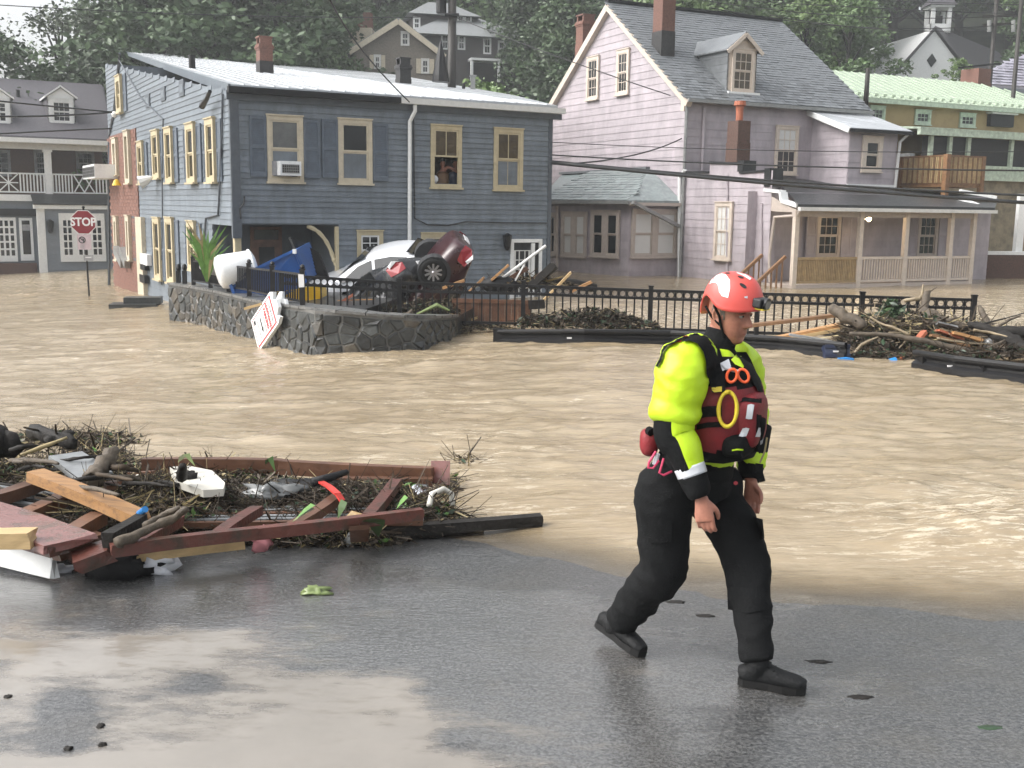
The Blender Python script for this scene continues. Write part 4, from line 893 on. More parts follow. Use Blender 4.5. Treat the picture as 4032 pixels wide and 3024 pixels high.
pair(W1, (2211, 836, 2310, 1010), 'blind'); pair(W1, (2327, 830, 2439, 1011), 'glass'); pair(W2, (2486, 826, 2666, 1012), 'blind'); pair(W1, (2128, 840, 2193, 1002), 'glass')
r1, r2 = WG.hit(2560, 672), WG.hit(2215, 692); c0 = W1.p(-.3, ve + .02, .25) ; ce = wc + (W1.n + W2.n).normalized() * .4; ce.z = ve + .03
l0 = W1.p(u1, ve + .03, .3); s0 = W2.p(u2 + .35, ve + .03, .3)
rw = MB().prism([ce, l0, r2, r1], V((0, 0, .08))).build('wing_roof', MT['green_slate'], HP); MB().prism([ce, r1, s0], V((0, 0, .08))).build('wing_roof', MT['green_slate'], HP)
du = (l0 - ce); dvn = du.cross((r1 - ce).cross(du)).normalized(); dv_ = (r1 - ce) - du.normalized() * (r1 - ce).dot(du.normalized()); ux = (r1 - ce).dot(du.normalized()); HL = dv_.length
slates(rw, ce + V((0, 0, .08)), du, dv_, (du.length, HL), (.36, .25), MT['green_slate'], lambda u, v: u > ux * v / HL and u < du.length, n_single=110, seed=9)
MB().beam(r1 + V((0, 0, .1)), r2 + V((0, 0, .1)), .4, .1).build('ridge_cap', MT['slate_roof'], HP)
MB().beam(ce, l0, .14, .13).build('gutter', MT['zinc'], HP); MB().beam(ce + V((0, 0, -.06)), s0 + V((0, 0, -.06)), .14, .12).build('fascia', MT['mauve_trim'], HP)
MB().beam(ce + W2.n * .2, W2.hit(2655, 892) + W2.n * .35, .16, .12).build('loose_gutter', MT['zinc'], HP)
MB().tube([W1.p(*W1.uv(2202, 812), .12), W1.p(*W1.uv(2202, 1060), .12), W1.p(*W1.uv(2180, 1085), .3)], .06, 7).build('downspout', MT['mauve_trim'], HP)
# lit porch lamp
lp = at(3405, 862, (WB.hit(3405, 862)).y - 1.5); T = thing('porch_lamp', 'twin floodlight glowing yellow under the porch roof of the purple house', 'lamp', lp)
D('bulb', (1, .72, .4), emit=14, bump=0, var=.02)
MB().box(lp + V((0, .12, .02)), (.12, .1, .1)).build('base', MT['print_black'], T)
for s in (-1, 1):
    q = lp + V((s * .13, -.06, 0)); MB().tube([lp + V((0, .1, 0)), q + V((0, .05, 0)), q], [.03, .05, .1], 8).build('lamp_head', MT['grey_white'], T); MB().ball(q + V((0, -.03, 0)), .085 if s < 0 else .065, 8).build('bulb', MT['bulb'], T)
ld = bpy.data.lights.new('porch_light', 'POINT'); ld.energy = 14; ld.color = (1, .75, .45); ld.shadow_soft_size = .15; lo = bpy.data.objects.new('porch_light', ld); COL.objects.link(lo); lo.location = lp + V((0, -.35, -.05))
# wooden deck behind the porch roof
dk = at(3724, 700, 42.5); WK1 = Wall((dk.x, dk.y), AP); WK2 = Wall((dk.x, dk.y), AG)
TD = thing('wooden_deck', 'orange-brown wooden balcony deck railing above the black porch roof', 'deck', (dk.x, dk.y, gz(dk.x, dk.y)))
for W, x in ((WK1, 3866), (WK2, 3544)):
    u = W.uv(x, 680)[0]; a, b = min(0, u), max(0, u); t0, t1 = W.uv(3724, 724)[1], W.uv(3724, 609)[1]
    o = MB().wbox(W, a, b, t1 - .07, t1, -.1, .05).build('rail', MT['deck_wood'], TD); MB().wbox(W, a, b, t0, t0 + .1, -.06, .02).build('rail', MT['deck_wood'], TD)
    n = 22 if W is WK1 else 26
    for j in range(n): q = a + (b - a) * (j + .5) / n; MB().wbox(W, q - .03, q + .03, t0 + .05, t1 - .07, .0, .04).build('baluster', MT['deck_wood_pale' if j % 3 else 'deck_wood'], TD)
    MB().wbox(W, u - .09, u + .09, t0 - 2.6, t1, -.1, .08).build('post', MT['deck_wood'], TD)
MB().wbox(WK1, -.1, .1, t0 - 2.6, t1 + .02, -.1, .1).build('post', MT['deck_wood'], TD)
q = WK2.uv(3544, 700)[0]; MB().prism([WK1.p(0, t0), WK1.p(WK1.uv(3866, 680)[0], t0), WK1.p(WK1.uv(3866, 680)[0], t0) + WK2.d * q, WK1.p(0, t0) + WK2.d * q], (0, 0, -.12)).build('floor', MT['deck_wood'], TD)

# ---------------------------------------------------------------- yellow house with green metal roof
yc = at(3371, 400, 53); WY = Wall((yc.x, yc.y), AP); YI = Wall((WY.p(0, 0, .05).x, WY.p(0, 0, .05).y), AP)
HY = thing('stucco_house', 'ochre stucco house with pale green metal roof and screened porch', 'house', (yc.x, yc.y, gz(yc.x, yc.y)))
ye = WY.uv(3371, 392)[1]; yu0, yu1 = WY.uv(3230, 400)[0], WY.uv(4250, 450)[0]; yz = gz(yc.x, yc.y) - 1
MB().prism([WY.p(yu0, yz), WY.p(yu1, yz), WY.p(yu1, ye), WY.p(yu0, ye)], -WY.n * 7).build('wall', MT['ochre_stucco'], HY)
for r in ((3423, 418, 3484, 476), (3602, 434, 3664, 490), (3778, 447, 3840, 500)): window(YI, YI.rect(*r), HY, 'green_paint', cols=3, rows=2, split=False, fw=.14)
ra_, rb_ = WY.p(yu0, ye + 1.9) - WY.n * 4.6, None; hx = WY.uv(3841, 322)[0]
pe0, pe1 = WY.p(yu0 - .3, ye, .45), WY.p(yu1 + .3, ye, .45); nn = None
rg0 = at(3235, 281, 57.2); rg1 = at(3841, 322, 62.0)
rg1 = rg0 + WY.d * ((rg1 - rg0).dot(WY.d))
ry = MB().prism([pe0, pe1, rg1, rg0], V((0, 0, .1))).build('roof', MT['green_metal'], HY); MB().prism([pe1, pe1 + WG.d * 10, rg1], V((0, 0, .1))).build('hip_roof', MT['green_metal'], HY)
for i in range(34):
    a = pe0.lerp(pe1, (i + .5) / 34); k = 1.0; L_ = (rg1 - rg0).length; uu = (a - rg0).dot(WY.d)
    k = 1 if uu < L_ else max(.05, 1 - (uu - L_) / ((pe1 - pe0).length - L_ + .01)); b = a + ((rg0 - pe0) - WY.d * (rg0 - pe0).dot(WY.d)) * k
    MB().beam(a + V((0, 0, .11)), b + V((0, 0, .11)), .05, .07).build('seam', MT['green_metal'], ry)
    MB().box(a.lerp(b, .06) + V((0, 0, .17)), (.16, .16, .1)).build('snow_guard', MT['green_metal'], ry)
MB().beam(pe0 + V((0, 0, -.06)), pe1 + V((0, 0, -.06)), .12, .16).build('gutter', MT['green_paint'], HY)
q = WY.rect(3886, 452, 3977, 500); MB().wbox(WY, *q, .0, .25).build('awning_window', MT['dark_inside'], HY); MB().wbox(WY, q[0] - .1, q[1] + .1, q[3], q[3] + .08, 0, .4).build('awning', MT['grey_white'], HY)
yo = WY.p(WY.uv(3640, 500)[0], 0, 3.0); WO = Wall((yo.x, yo.y), AP)
o0 = WO.uv(3660, 600)[0]; o1 = WO.uv(4250, 600)[0]; zt = WO.uv(3640, 532)[1]; zr = WO.uv(3900, 655)[1]; zq = WO.uv(3900, 695)[1]
MB().prism([WO.p(WO.uv(3606, 510)[0], zt + .25, .3), WO.p(o1, zt + .25, .3), WO.p(o1, zt + .5) - WO.n * 3.2, WO.p(WO.uv(3606, 510)[0], zt + .5) - WO.n * 3.2], (0, 0, .1)).build('porch_roof', MT['green_paint'], HY)
MB().wbox(WO, WO.uv(3606, 510)[0], o1, zt, zt + .28, .1, .3).build('porch_fascia', MT['green_paint'], HY)
MB().wbox(WO, o0, o1, zr, zt, -.5, -.12).build('insect_screen', MT['dark_inside'], HY)
for x in (3664, 3739, 3812, 3982, 4120): u = WO.uv(x, 600)[0]; MB().wbox(WO, u - .1, u + .1, zr - .1, zt, -.1, .05).build('porch_post', MT['green_paint'], HY)
for a, b in ((zr - .12, zr + .02), (zr - .5, zr - .36), (zq - .2, zq)): MB().wbox(WO, WO.uv(3800, 600)[0], o1, a, b, -.1, .03).build('rail', MT['green_paint'], HY)
MB().wbox(WO, WO.uv(3800, 600)[0], o1, zq, zr - .1, -.15, -.05).build('apron', MT['green_paint'], HY)
MB().wbox(WO, WO.uv(3560, 800)[0], o1, yz, zq, -3, -.2).build('lower_wall', MT['mossy_stucco'], HY)
p = at(3560, 640, 50); MB().box(p, (.9, .3, .8), M.Rotation(-AP, 3, 'Z')).build('meter_box', MT['zinc'], HY)
# brick garden wall at the right edge
bw = at(3884, 1000, 42.6); W_ = Wall((bw.x, bw.y), math.radians(80)); t = thing('brick_wall', 'dark brick garden wall with white coping at the right edge of the flood', 'wall', (bw.x, bw.y, gz(bw.x, bw.y)))
u = W_.uv(4300, 1000)[0]; v = W_.uv(3884, 1003)[1]; MB().wbox(W_, 0, u, pz, v, -.3, 0).build('masonry', MT['dark_brick'], t); MB().wbox(W_, -.05, u, v, v + .13, -.4, .06).build('coping', MT['white_paint'], t)
MB().wbox(W_, W_.uv(4012, 900)[0], W_.uv(4040, 900)[0], v + .13, v + 2.4, -.3, -.1).build('white_post', MT['white_paint'], t)

# ---------------------------------------------------------------- left house with balcony
lc = at(432, 800, 62); WH = Wall((lc.x, lc.y), AF)
HL_ = thing('balcony_house', 'grey house with white balcony, dormers and French doors at the left edge', 'house', (lc.x, lc.y, gz(lc.x, lc.y)))
hz = gz(lc.x, lc.y) - 1; h0 = WH.uv(-700, 800)[0]; h1 = WH.uv(436, 800)[0]; q = lambda x, y: WH.uv(x, y)
vt, vfl, vrail, ve_ = q(200, 590)[1], q(200, 768)[1], q(200, 683)[1], q(200, 550)[1]
HI = Wall((WH.p(0, 0, .04).x, WH.p(0, 0, .04).y), AF); d2 = 2.2
WI = Wall((WH.p(0, 0, -d2).x, WH.p(0, 0, -d2).y), AF); II = Wall((WI.p(0, 0, .05).x, WI.p(0, 0, .05).y), AF)
MB().wbox(WH, h0, h1, hz, vfl - .2, -8, 0).build('lower_wall', MT['grey_siding'], HL_); MB().wbox(WI, h0, h1 , vfl - .15, vt + .3, -6, 0).build('upper_wall', MT['dark_brick'], HL_)
MB().wbox(WH, h0, h1, vfl - .35, vfl, -d2 + .02, .15).build('balcony_floor', MT['white_paint'], HL_); MB().wbox(WH, h0, h1, vt, vt + .45, -.25, .05).build('beam', MT['grey_white'], HL_)
r0_, r1_ = WH.p(h0, ve_, .5), WH.p(h1 + .2, ve_, .5); hr = q(380, 338)[1] - .4
t0_, t1_ = WH.p(h0, hr + 2.2, -5.5), WH.p(h1 - .6, hr + 2.2, -5.5)
t1_ = at(402, 341, (lc.y + 6)); t0_ = t1_ - WH.d * (h1 - h0)
rf = MB().prism([r0_, r1_, t1_, t0_], (0, 0, .12)).build('roof', MT['dark_shingle'], HL_); MB().prism([r1_, r1_ - WH.n * 12, t1_], WH.d * .1).build('gable_wall', MT['dark_shingle'], HL_)
MB().beam(r0_ + V((0, 0, -.1)), r1_ + V((0, 0, -.1)), .2, .25).build('gutter', MT['white_paint'], HL_)
def rl(px, py): nn = WH.d.cross(t1_ - r1_).normalized(); d = ray(px, py); return CAM + d * ((r1_ - CAM).dot(nn) / d.dot(nn))
sll = (t1_.z - r1_.z) / abs((t1_ - r1_).dot(WH.n))
for x in (245, -8):
    b = rl(x, 490); Wd = Wall((b.x, b.y), AF); z0 = b.z; k = Wd.uv(x, 383)[1] - z0; kp = Wd.uv(x, 347)[1] - z0; hw = .72
    dm = MB().quad(Wd.p(-hw, z0 - .2), Wd.p(hw, z0 - .2), Wd.p(hw, z0 + k), Wd.p(0, z0 + kp), Wd.p(-hw, z0 + k)).build('dormer', MT['white_paint'], HL_)
    for s in (-1, 1):
        MB().prism([Wd.p(s * hw, z0 - .2), Wd.p(s * hw, z0 + k), Wd.p(s * hw, z0 + k) - WH.n * (k / sll)], WH.d * -.05 * s).build('cheek', MT['dark_shingle'], dm)
        MB().prism([Wd.p(s * (hw + .15), z0 + k - .08, .15), Wd.p(0, z0 + kp + .05, .15), Wd.p(0, z0 + kp + .05) - WH.n * (kp / sll), Wd.p(s * (hw + .15), z0 + k - .08) - WH.n * (k / sll)], (0, 0, .1)).build('dormer_roof', MT['white_paint'], dm)
    I = Wall((Wd.p(0, 0, .05).x, Wd.p(0, 0, .05).y), AF); window(I, (-.62, .62, z0 + .02, z0 + k - .1), dm, 'white_paint', cols=3, rows=2, fw=.18)
MB().tube([rl(72, 388), rl(72, 388) + V((0, 0, .5))], .12, 8).build('vent_pipe', MT['black_metal'], HL_)
for x in (191, -220, 452): u = q(x, 680)[0]; MB().wbox(WH, u - .18, u + .18, vfl, vt, -.3, .05).wbox(WH, u - .24, u + .24, vt - .12, vt, -.36, .1).build('column', MT['white_paint'], HL_)
def rail(a, b, kind):
    o = MB().wbox(WH, a, b, vrail - .08, vrail, -.1, 0).build('railing', MT['white_paint'], HL_); MB().wbox(WH, a, b, vfl + .1, vfl + .18, -.1, 0).build('bottom_rail', MT['white_paint'], o); z0, z1 = vfl + .18, vrail - .08
    if kind == 'b':
        n = max(2, int((b - a) / .16))
        for j in range(n): u = a + (b - a) * (j + .5) / n; MB().wbox(WH, u - .035, u + .035, z0, z1, -.09, -.02).build('baluster', MT['white_paint'], o)
    else:
        P_ = [(a, z0, b, z1), (a, z1, b, z0)] if kind == 'x' else [(a, z0, (a + b) / 2, z1), (a, z1, (a + b) / 2, z0), ((a + b) / 2, z0, b, z1), ((a + b) / 2, z1, b, z0)]
        if kind == 'x': P_ += [((a + b) / 2, z0, (a + b) / 2, z1), (a, (z0 + z1) / 2, b, (z0 + z1) / 2)]
        for i, (x0, y0, x1, y1) in enumerate(P_): MB().beam(WH.p(x0, y0, -.05 + .004 * i), WH.p(x1, y1, -.05 + .004 * i), .06, .07, up=WH.n).build('lattice_bar', MT['white_paint'], o)
for x0, x1, kd in ((-200, -6, 'b'), (-4, 72, 'x'), (74, 181, 'b'), (203, 290, 'b'), (292, 371, 'xx'), (373, 452, 'b')): rail(q(x0, 720)[0], q(x1, 720)[0], kd)
for r in ((135, 592, 185, 690), (300, 596, 372, 690), (-60, 592, 42, 690)): window(II, II.rect(*r), HL_, 'grey_wood', cols=3, rows=2)
# ground floor
def french(r, cols, rows, par=HL_, I=HI):
    u0, u1, v0, v1 = I.rect(*r); o = MB().wbox(I, u0, u1, v0, v1, -.02, .05).build('french_door', MT['white_paint'], par); w = (u1 - u0) / (cols + .6); h = (v1 - v0) / (rows + 1.0)
    for i in range(cols):
        for j in range(rows): a = u0 + .3 * w + i * w + .05; b = v0 + .7 * h + j * h + .05; MB().wbox(I, a, a + w - .1, b, b + h - .1, .03, .056).build('pane', MT['glass'], o)
french((-10, 856, 66, 1030), 3, 5); french((-60, 856, -14, 1030), 2, 5); u0, u1, v0, v1 = HI.rect(78, 858, 131, 1026); o = MB().wbox(HI, u0, u1, v0, v1, -.02, .05).build('glass_door', MT['white_paint'], HL_); MB().wbox(HI, u0 + .14, u1 - .14, v0 + .35, v1 - .14, .03, .056).build('pane', MT['glass'], o)
MB().wbox(HI, *HI.rect(88, 884, 118, 908), .057, .07).build('door_sign', MT['print_grey'], o)
MB().wbox(WH, h0, q(140, 1000)[0], hz, q(70, 1035)[1], 0, .5).build('brick_step', MT['dark_brick'], HL_)
MB().wbox(WH, h0, h1, q(70, 850)[1], q(70, 822)[1], 0, .2).build('fascia', MT['black_metal'], HL_)
by = WH.p(q(150, 900)[0], 0, 1.3); WBy = Wall((by.x, by.y), AF); YB = Wall((WBy.p(0, 0, .05).x, WBy.p(0, 0, .05).y), AF); bu1 = WBy.uv(440, 900)[0]; bvt = WBy.uv(150, 822)[1]
MB().wbox(WBy, 0, bu1, hz, bvt, -1.28, 0).build('bay_wall', MT['grey_siding'], HL_); boards(WBy, .3, bu1, hz + .9, bvt - .1, .22, [], MT['grey_siding'], HL_, thick=.03)
MB().wbox(WBy, -.15, .25, hz, bvt, -.2, .06).build('corner_post', MT['white_paint'], HL_); MB().wbox(WBy, -.3, bu1, bvt, bvt + .22, -.2, .2).build('fascia', MT['white_paint'], HL_)
MB().prism([WBy.p(-.3, bvt + .22, .25), WBy.p(bu1, bvt + .22, .25), WBy.p(bu1, bvt + .75, -1.25), WBy.p(-.3, bvt + .75, -1.25)], (0, 0, .06)).build('bay_roof', MT['asphalt_roof'], HL_)
u0, u1, v0, v1 = YB.rect(235, 840, 414, 1030); bo = MB().wbox(YB, u0, u1, v0, v1, -.02, .06).build('bay_window', MT['white_paint'], HL_)
for a, b in ((.07, .28), (.39, .61), (.71, .93)):
    for i in range(2):
        for j in range(5): x0 = u0 + (u1 - u0) * (a + (b - a) * i / 2) + .04; y0 = v0 + (v1 - v0) * (.13 + .74 * j / 5) + .04; MB().wbox(YB, x0, x0 + (u1 - u0) * (b - a) / 2 - .08, y0, y0 + (v1 - v0) * .148 - .08, .03, .066).build('pane', MT['glass'], bo)
p = YB.p(*YB.uv(197, 893), .15); MB().tube([p - V((0, 0, .35)), p - V((0, 0, .25)), p + V((0, 0, .1)), p + V((0, 0, .3)), p + V((0, 0, .4))], [.06, .14, .18, .2, .04], 8).build('wall_lantern', MT['black_metal'], HL_)

# ---------------------------------------------------------------- houses on the hill
def simple_window(I, r, parent, frame, cols=2, fw=.1, shut=None):
    q = I.rect(*r); window(I, q, parent, frame, cols=cols, rows=1, fw=fw, sill=False)
    if shut:
        k = (q[1] - q[0]) * .6
        for a in (q[0] - k, q[1] + .02): MB().wbox(I, a, a + k - .02, q[2], q[3], 0, .06).build('shutter', MT[shut], parent)
def inner(W, d=.05): p = W.p(0, 0, d); return Wall((p.x, p.y), math.atan2(W.d.x, W.d.y))
c = at(1567, 250, 78); W = Wall((c.x, c.y), math.radians(80)); I = inner(W)
H = thing('shingle_house', 'brown shingled house with cream-edged gable on the hill behind the white roof', 'house', (c.x, c.y, float(hill(np.array(c.x), np.array(c.y)))))
pk, lf, rg = W.uv(1567, 82), W.uv(1372, 205), W.uv(1750, 222); gb = W.uv(1567, 420)[1]
MB().prism([W.p(lf[0] + .4, gb - 6), W.p(rg[0] - .4, gb - 6), W.p(rg[0] - .4, rg[1] + .2), W.p(pk[0], pk[1] - .1), W.p(lf[0] + .4, lf[1] + .3)], -W.n * 9).build('wall', MT['shingle_brown'], H)
for e in (lf, rg): MB().prism([W.p(*e, .4), W.p(*pk, .4), W.p(*pk) - W.n * 9.4, W.p(*e) - W.n * 9.4], (0, 0, .18)).build('roof', MT['roof_grey'], H); MB().beam(W.p(e[0], e[1] - .1, .42), W.p(pk[0], pk[1] - .08, .42), .1, .36).build('rake_board', MT['cream_pale'], H)
simple_window(I, (1578, 125, 1612, 180), H, 'grey_white'); simple_window(I, (1472, 217, 1500, 272), H, 'grey_white', shut='cream_pale'); simple_window(I, (1658, 232, 1690, 290), H, 'grey_white', shut='cream_pale')
p = at(1418, 175, 82); MB().box(p + V((0, 1.5, .2)), (1.7, 3, 2.0)).build('dormer', MT['cream_pale'], H); p = at(1435, 108, 82.5); chimney(H, p + V((0, .5, -.6)), 1.0, .8, 1.7, AF, ('brick', 'brick'), cap=False)
c = at(1850, 200, 93); W = Wall((c.x, c.y), math.radians(76)); I = inner(W)
H = thing('dark_shingle_house', 'dark shingled house with layered grey hip roofs and white windows on the hill', 'house', (c.x, c.y, float(hill(np.array(c.x), np.array(c.y)))))
a, b = W.uv(1640, 150)[0], W.uv(2085, 180)[0]; zt = W.uv(1850, 142)[1]; zb2 = W.uv(1850, 232)[1]
MB().prism([W.p(a, zb2 - 7), W.p(b, zb2 - 7), W.p(b, zt), W.p(a, zt)], -W.n * 9).build('wall', MT['shingle_dark'], H)
e = .9; P0, P1 = W.p(a - e, zt - .1, e), W.p(b + e, zt - .1, e); P2, P3 = W.p(b + e, zt - .1) - W.n * 10, W.p(a - e, zt - .1) - W.n * 10; T0, T1 = W.p(a + 4, zt + 2.6) - W.n * 4.5, W.p(b - 5, zt + 2.6) - W.n * 4.5
o = MB(); [o.quad(*f) for f in ((P0, P1, T1, T0), (P1, P2, T1), (P2, P3, T0, T1), (P3, P0, T0), (P0, P3, P2, P1))]; o.build('roof', MT['roof_grey'], H)
wu = Wall((W.p(0, 0, -2.5).x, W.p(0, 0, -2.5).y), math.radians(76)); a2, b2 = wu.uv(1632, 80)[0], wu.uv(1862, 80)[0]; t2 = wu.uv(1750, 62)[1]; l2 = wu.uv(1750, 118)[1]
MB().prism([wu.p(a2, l2 - .8), wu.p(b2, l2 - .8), wu.p(b2, t2), wu.p(a2, t2)], -W.n * 5).build('upper_wall', MT['shingle_dark'], H)
P0, P1 = wu.p(a2 - .6, t2, .6), wu.p(b2 + .6, t2, .6); P2, P3 = P1 - W.n * 6.2, P0 - W.n * 6.2; T0, T1 = wu.p(a2 + 1.6, t2 + 1.5) - W.n * 2.5, wu.p(b2 - 1.6, t2 + 1.5) - W.n * 2.5
o = MB(); [o.quad(*f) for f in ((P0, P1, T1, T0), (P1, P2, T1), (P2, P3, T0, T1), (P3, P0, T0), (P0, P3, P2, P1))]; o.build('upper_roof', MT['roof_grey'], H)
IU = inner(wu)
for r in ((1627, 68, 1655, 114), (1800, 60, 1828, 106), (1829, 60, 1857, 106)): simple_window(IU, r, H, 'white_paint')
for r in ((1737, 132, 1768, 195), (1802, 138, 1832, 196), (1903, 148, 1934, 213), (1960, 162, 1987, 222), (1988, 163, 2014, 223), (2015, 164, 2041, 224), (2042, 165, 2068, 225)): simple_window(I, r, H, 'white_paint')
MB().wbox(W, W.uv(1840, 236)[0], W.uv(2082, 250)[0], W.uv(2000, 252)[1], W.uv(2000, 243)[1], .2, 1.5).build('porch_beam', MT['white_paint'], H)
for x in (2076, 1950, 1845): u = W.uv(x, 280)[0]; MB().wbox(W, u - .1, u + .1, W.uv(x, 330)[1], W.uv(x, 246)[1], 1.2, 1.45).build('porch_post', MT['white_paint'], H)
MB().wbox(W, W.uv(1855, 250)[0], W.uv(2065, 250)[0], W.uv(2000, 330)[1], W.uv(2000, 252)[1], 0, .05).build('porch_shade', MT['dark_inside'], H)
# church
c = at(3676, 200, 108); W = Wall((c.x, c.y), math.radians(82)); I = inner(W)
H = thing('church', 'white gabled church with open cupola on the hill at the right', 'church', (c.x, c.y, float(hill(np.array(c.x), np.array(c.y)))))
pk, lf, rg = W.uv(3676, 112), W.uv(3505, 305), W.uv(3822, 300)
MB().prism([W.p(lf[0] + .2, lf[1] - 8), W.p(rg[0] - .2, lf[1] - 8), W.p(rg[0] - .2, rg[1]), W.p(pk[0], pk[1] - .1), W.p(lf[0] + .2, lf[1])], -W.n * 14).build('wall', MT['white_paint'], H)
bkc = at(3935, 165, 124); bkd = (bkc - W.p(*pk)); bkd.z = 0
for e in (lf, rg): MB().prism([W.p(*e, .3), W.p(*pk, .3), W.p(*pk) + bkd, W.p(*e) + bkd], (0, 0, .2)).build('roof', MT['dark_shingle'], H)
u, v = W.uv(3667, 238); MB().prism([W.p(u - .5, v, .02), W.p(u, v + .65, .02), W.p(u + .5, v, .02), W.p(u, v - .65, .02)], W.n * .06).build('window', MT['glass'], H)
q = at(3689, 120, 110); w_ = .8; o = MB()
for sx in (-1, 1):
    for sy in (-1, 1): o.box(q + V((sx * w_, sy * w_, 1.0)), (.35, .35, 2.4))
o.box(q + V((0, 0, .1)), (1.95, 1.95, .8)).box(q + V((0, 0, 2.15)), (2.3, 2.3, .2)); cu = o.build('cupola', MT['white_paint'], H)
o = MB(); ap = q + V((0, 0, 4.2)); cs = [q + V((sx * 1.35, sy * 1.35, 2.26)) for sx, sy in ((-1, -1), (1, -1), (1, 1), (-1, 1))]; [o.quad(cs[i], cs[(i + 1) % 4], ap) for i in range(4)]; o.quad(*cs[::-1]); o.build('spire', MT['dark_shingle'], cu)
MB().box(q + V((0, 0, .9)), (.7, .7, .9)).build('bell', MT['black_metal'], cu)
# house with lilac shingles at the right edge
c = at(3850, 300, 68); W = Wall((c.x, c.y), math.radians(70)); H = thing('shingled_cottage', 'house with pale lilac shingle roof and square brick chimney at the right edge', 'house', (c.x, c.y, gz(c.x, c.y)))
p0, p1, p2 = W.hit(3780, 335), W.hit(4300, 420), at(4032, 225, 73); p3 = p2 + W.d * 6
MB().prism([W.p(W.uv(3780, 335)[0], gz(c.x, c.y) - 1), W.p(9, gz(c.x, c.y) - 1), W.p(9, p0.z), p0], -W.n * 8).build('wall', MT['grey_siding'], H)
MB().prism([p0, p1 - V((0, 0, p1.z - p0.z)), p3, p2], (0, 0, .15)).build('roof', MT['lilac_shingle'], H)
dv_ = (p2 - p0) - W.d * (p2 - p0).dot(W.d); kx = (p2 - p0).dot(W.d); HLn = dv_.length
slates(H, p0 + V((0, 0, .15)), W.d, dv_, (9, HLn), (.5, .32), MT['lilac_shingle'], lambda u, v: u > kx * v / HLn, n_single=140, name='shingle', thick=.06, seed=6)
p = at(3840, 322, 66); chimney(H, p + V((0, 0, -.9)), 1.25, 1.1, 1.6, AF, ('brick', 'brick'), cap=False); MB().beam(p + V((-1.2, -.3, .75)) , p + V((1.3, -.2, 1.05)), .12, .1).build('ladder', MT['black_metal'], H)

# ---------------------------------------------------------------- poles and wires
def pole(px, ptop, Y, r, label, extra=None, ybot=None):
    t = at(px, ptop, Y); z0 = gz(t.x, t.y) if ybot is None else at(px, ybot, Y).z; T = thing('utility_pole', label, 'utility pole', (t.x, t.y, z0)); MB().tube([V((t.x, t.y, z0 - .5)), V((t.x, t.y, (z0 + t.z) / 2)), t], [r * 1.15, r, r * .9], 10).build('shaft', MT['pole_wood'], T, smooth=True); return T, t
T, t = pole(1781, -60, 47, .19, 'thick dark wooden utility pole behind the white metal roof')
p = at(1738, 12, 47); MB().tube([p + V((0, -.05, q)) for q in (-.45, -.4, .5, .55)], [.15, .22, .22, .1], 12).build('transformer', MT['black_metal'], T); MB().beam(p + V((.1, 0, .2)), at(1781, 0, 47), .08, .08).build('bracket', MT['zinc'], T)
p = at(1781, 62, 47); MB().tube([p + V((-.3, -.25, 0)), p + V((.3, -.25, 0))], .07, 8).build('insulator', MT['black_metal'], T); p = at(1735, 250, 46.5)
MB().tube([p + V((0, 0, .95)), p + V((0, 0, .3)), p + V((0, 0, -.1)), p + V((0, 0, -.5)), p + V((0, 0, -.75))], [.02, .18, .26, .34, .36], 10).build('pole_lantern', MT['black_metal'], T)
T, t = pole(3928, -40, 66, .13, 'dark utility pole with cross-arms in front of the church roof')
for y in (62, 95): MB().beam(at(3870, y + 4, 66), at(3995, y - 2, 66), .14, .14).build('cross_arm', MT['pole_wood'], T)
for x in (3895, 3990): MB().tube([at(x, 80, 65.8), at(x, 125, 65.8)], .12, 8).build('insulator', MT['zinc'], T)
T, t = pole(4026, -40, 60, .12, 'pale utility pole cut by the right edge')
T, t = pole(3418, 268, 50, .11, 'black pipe pole in front of the green roof', ybot=440)
T, t = pole(2600, 240, 75, .05, 'thin pole right of the white roof') if False else (None, None)
WIRES = [((-60, 16, 40), (960, 62, 44), (1781, 66, 47), .018, 'thin cable crossing the sky gap above both left houses'), ((1290, -20, 18), (1420, 190, 22), (1612, 402, 26.6), .016, 'cable falling from the top edge to the white gutter end'),
 ((-60, 392, 36), (220, 420, 38), (440, 441, 40), .03, 'upper dark cable in front of the left house dormers'), ((-60, 458, 36), (220, 455, 38), (440, 442, 40), .035, 'cable rising to the brick corner below the left dormers'), ((-60, 530, 36), (220, 515, 38), (440, 506, 40), .03, 'lowest dark cable across the eave of the left house'),
 ((1781, 62, 47), (2040, 165, 45), (2640, 376, 42), .02, 'cable from the utility pole across the pink gable to its eave corner'), ((2172, 640, 31), (2700, 692, 30), (4100, 802, 28), .05, 'thick black cable sagging across the purple house'), ((2172, 634, 31.2), (2900, 700, 30), (4100, 772, 28), .03, 'black cable just above the thick one across the purple house'),
 ((2172, 610, 31), (2700, 638, 30), (4100, 672, 28), .022, 'straight thin cable across the purple house windows'), ((2230, 645, 36), (2460, 618, 38), (2684, 545, 41), .025, 'slack cable rising to the corner pipe of the purple house'), ((2172, 560, 31), (2700, 583, 30), (4100, 596, 28), .012, 'faint wire across the purple gable wall'),
 ((2900, 0, 60), (3400, 30, 62), (4100, 58, 64), .022, 'topmost wire in front of the church cupola'), ((2700, -10, 60), (3400, 66, 62), (4000, 60, 64), .022, 'second wire in front of the church cupola'), ((2800, 30, 58), (3450, 110, 62), (3990, 96, 64), .022, 'wire passing the base of the church cupola'), ((3400, 0, 60), (3700, 10, 62), (4100, 20, 64), .022, 'wire above the church cupola at the top edge'), ((3030, 60, 58), (3500, 117, 62), (3890, 118, 65.6), .022, 'lowest wire crossing the church gable peak')]
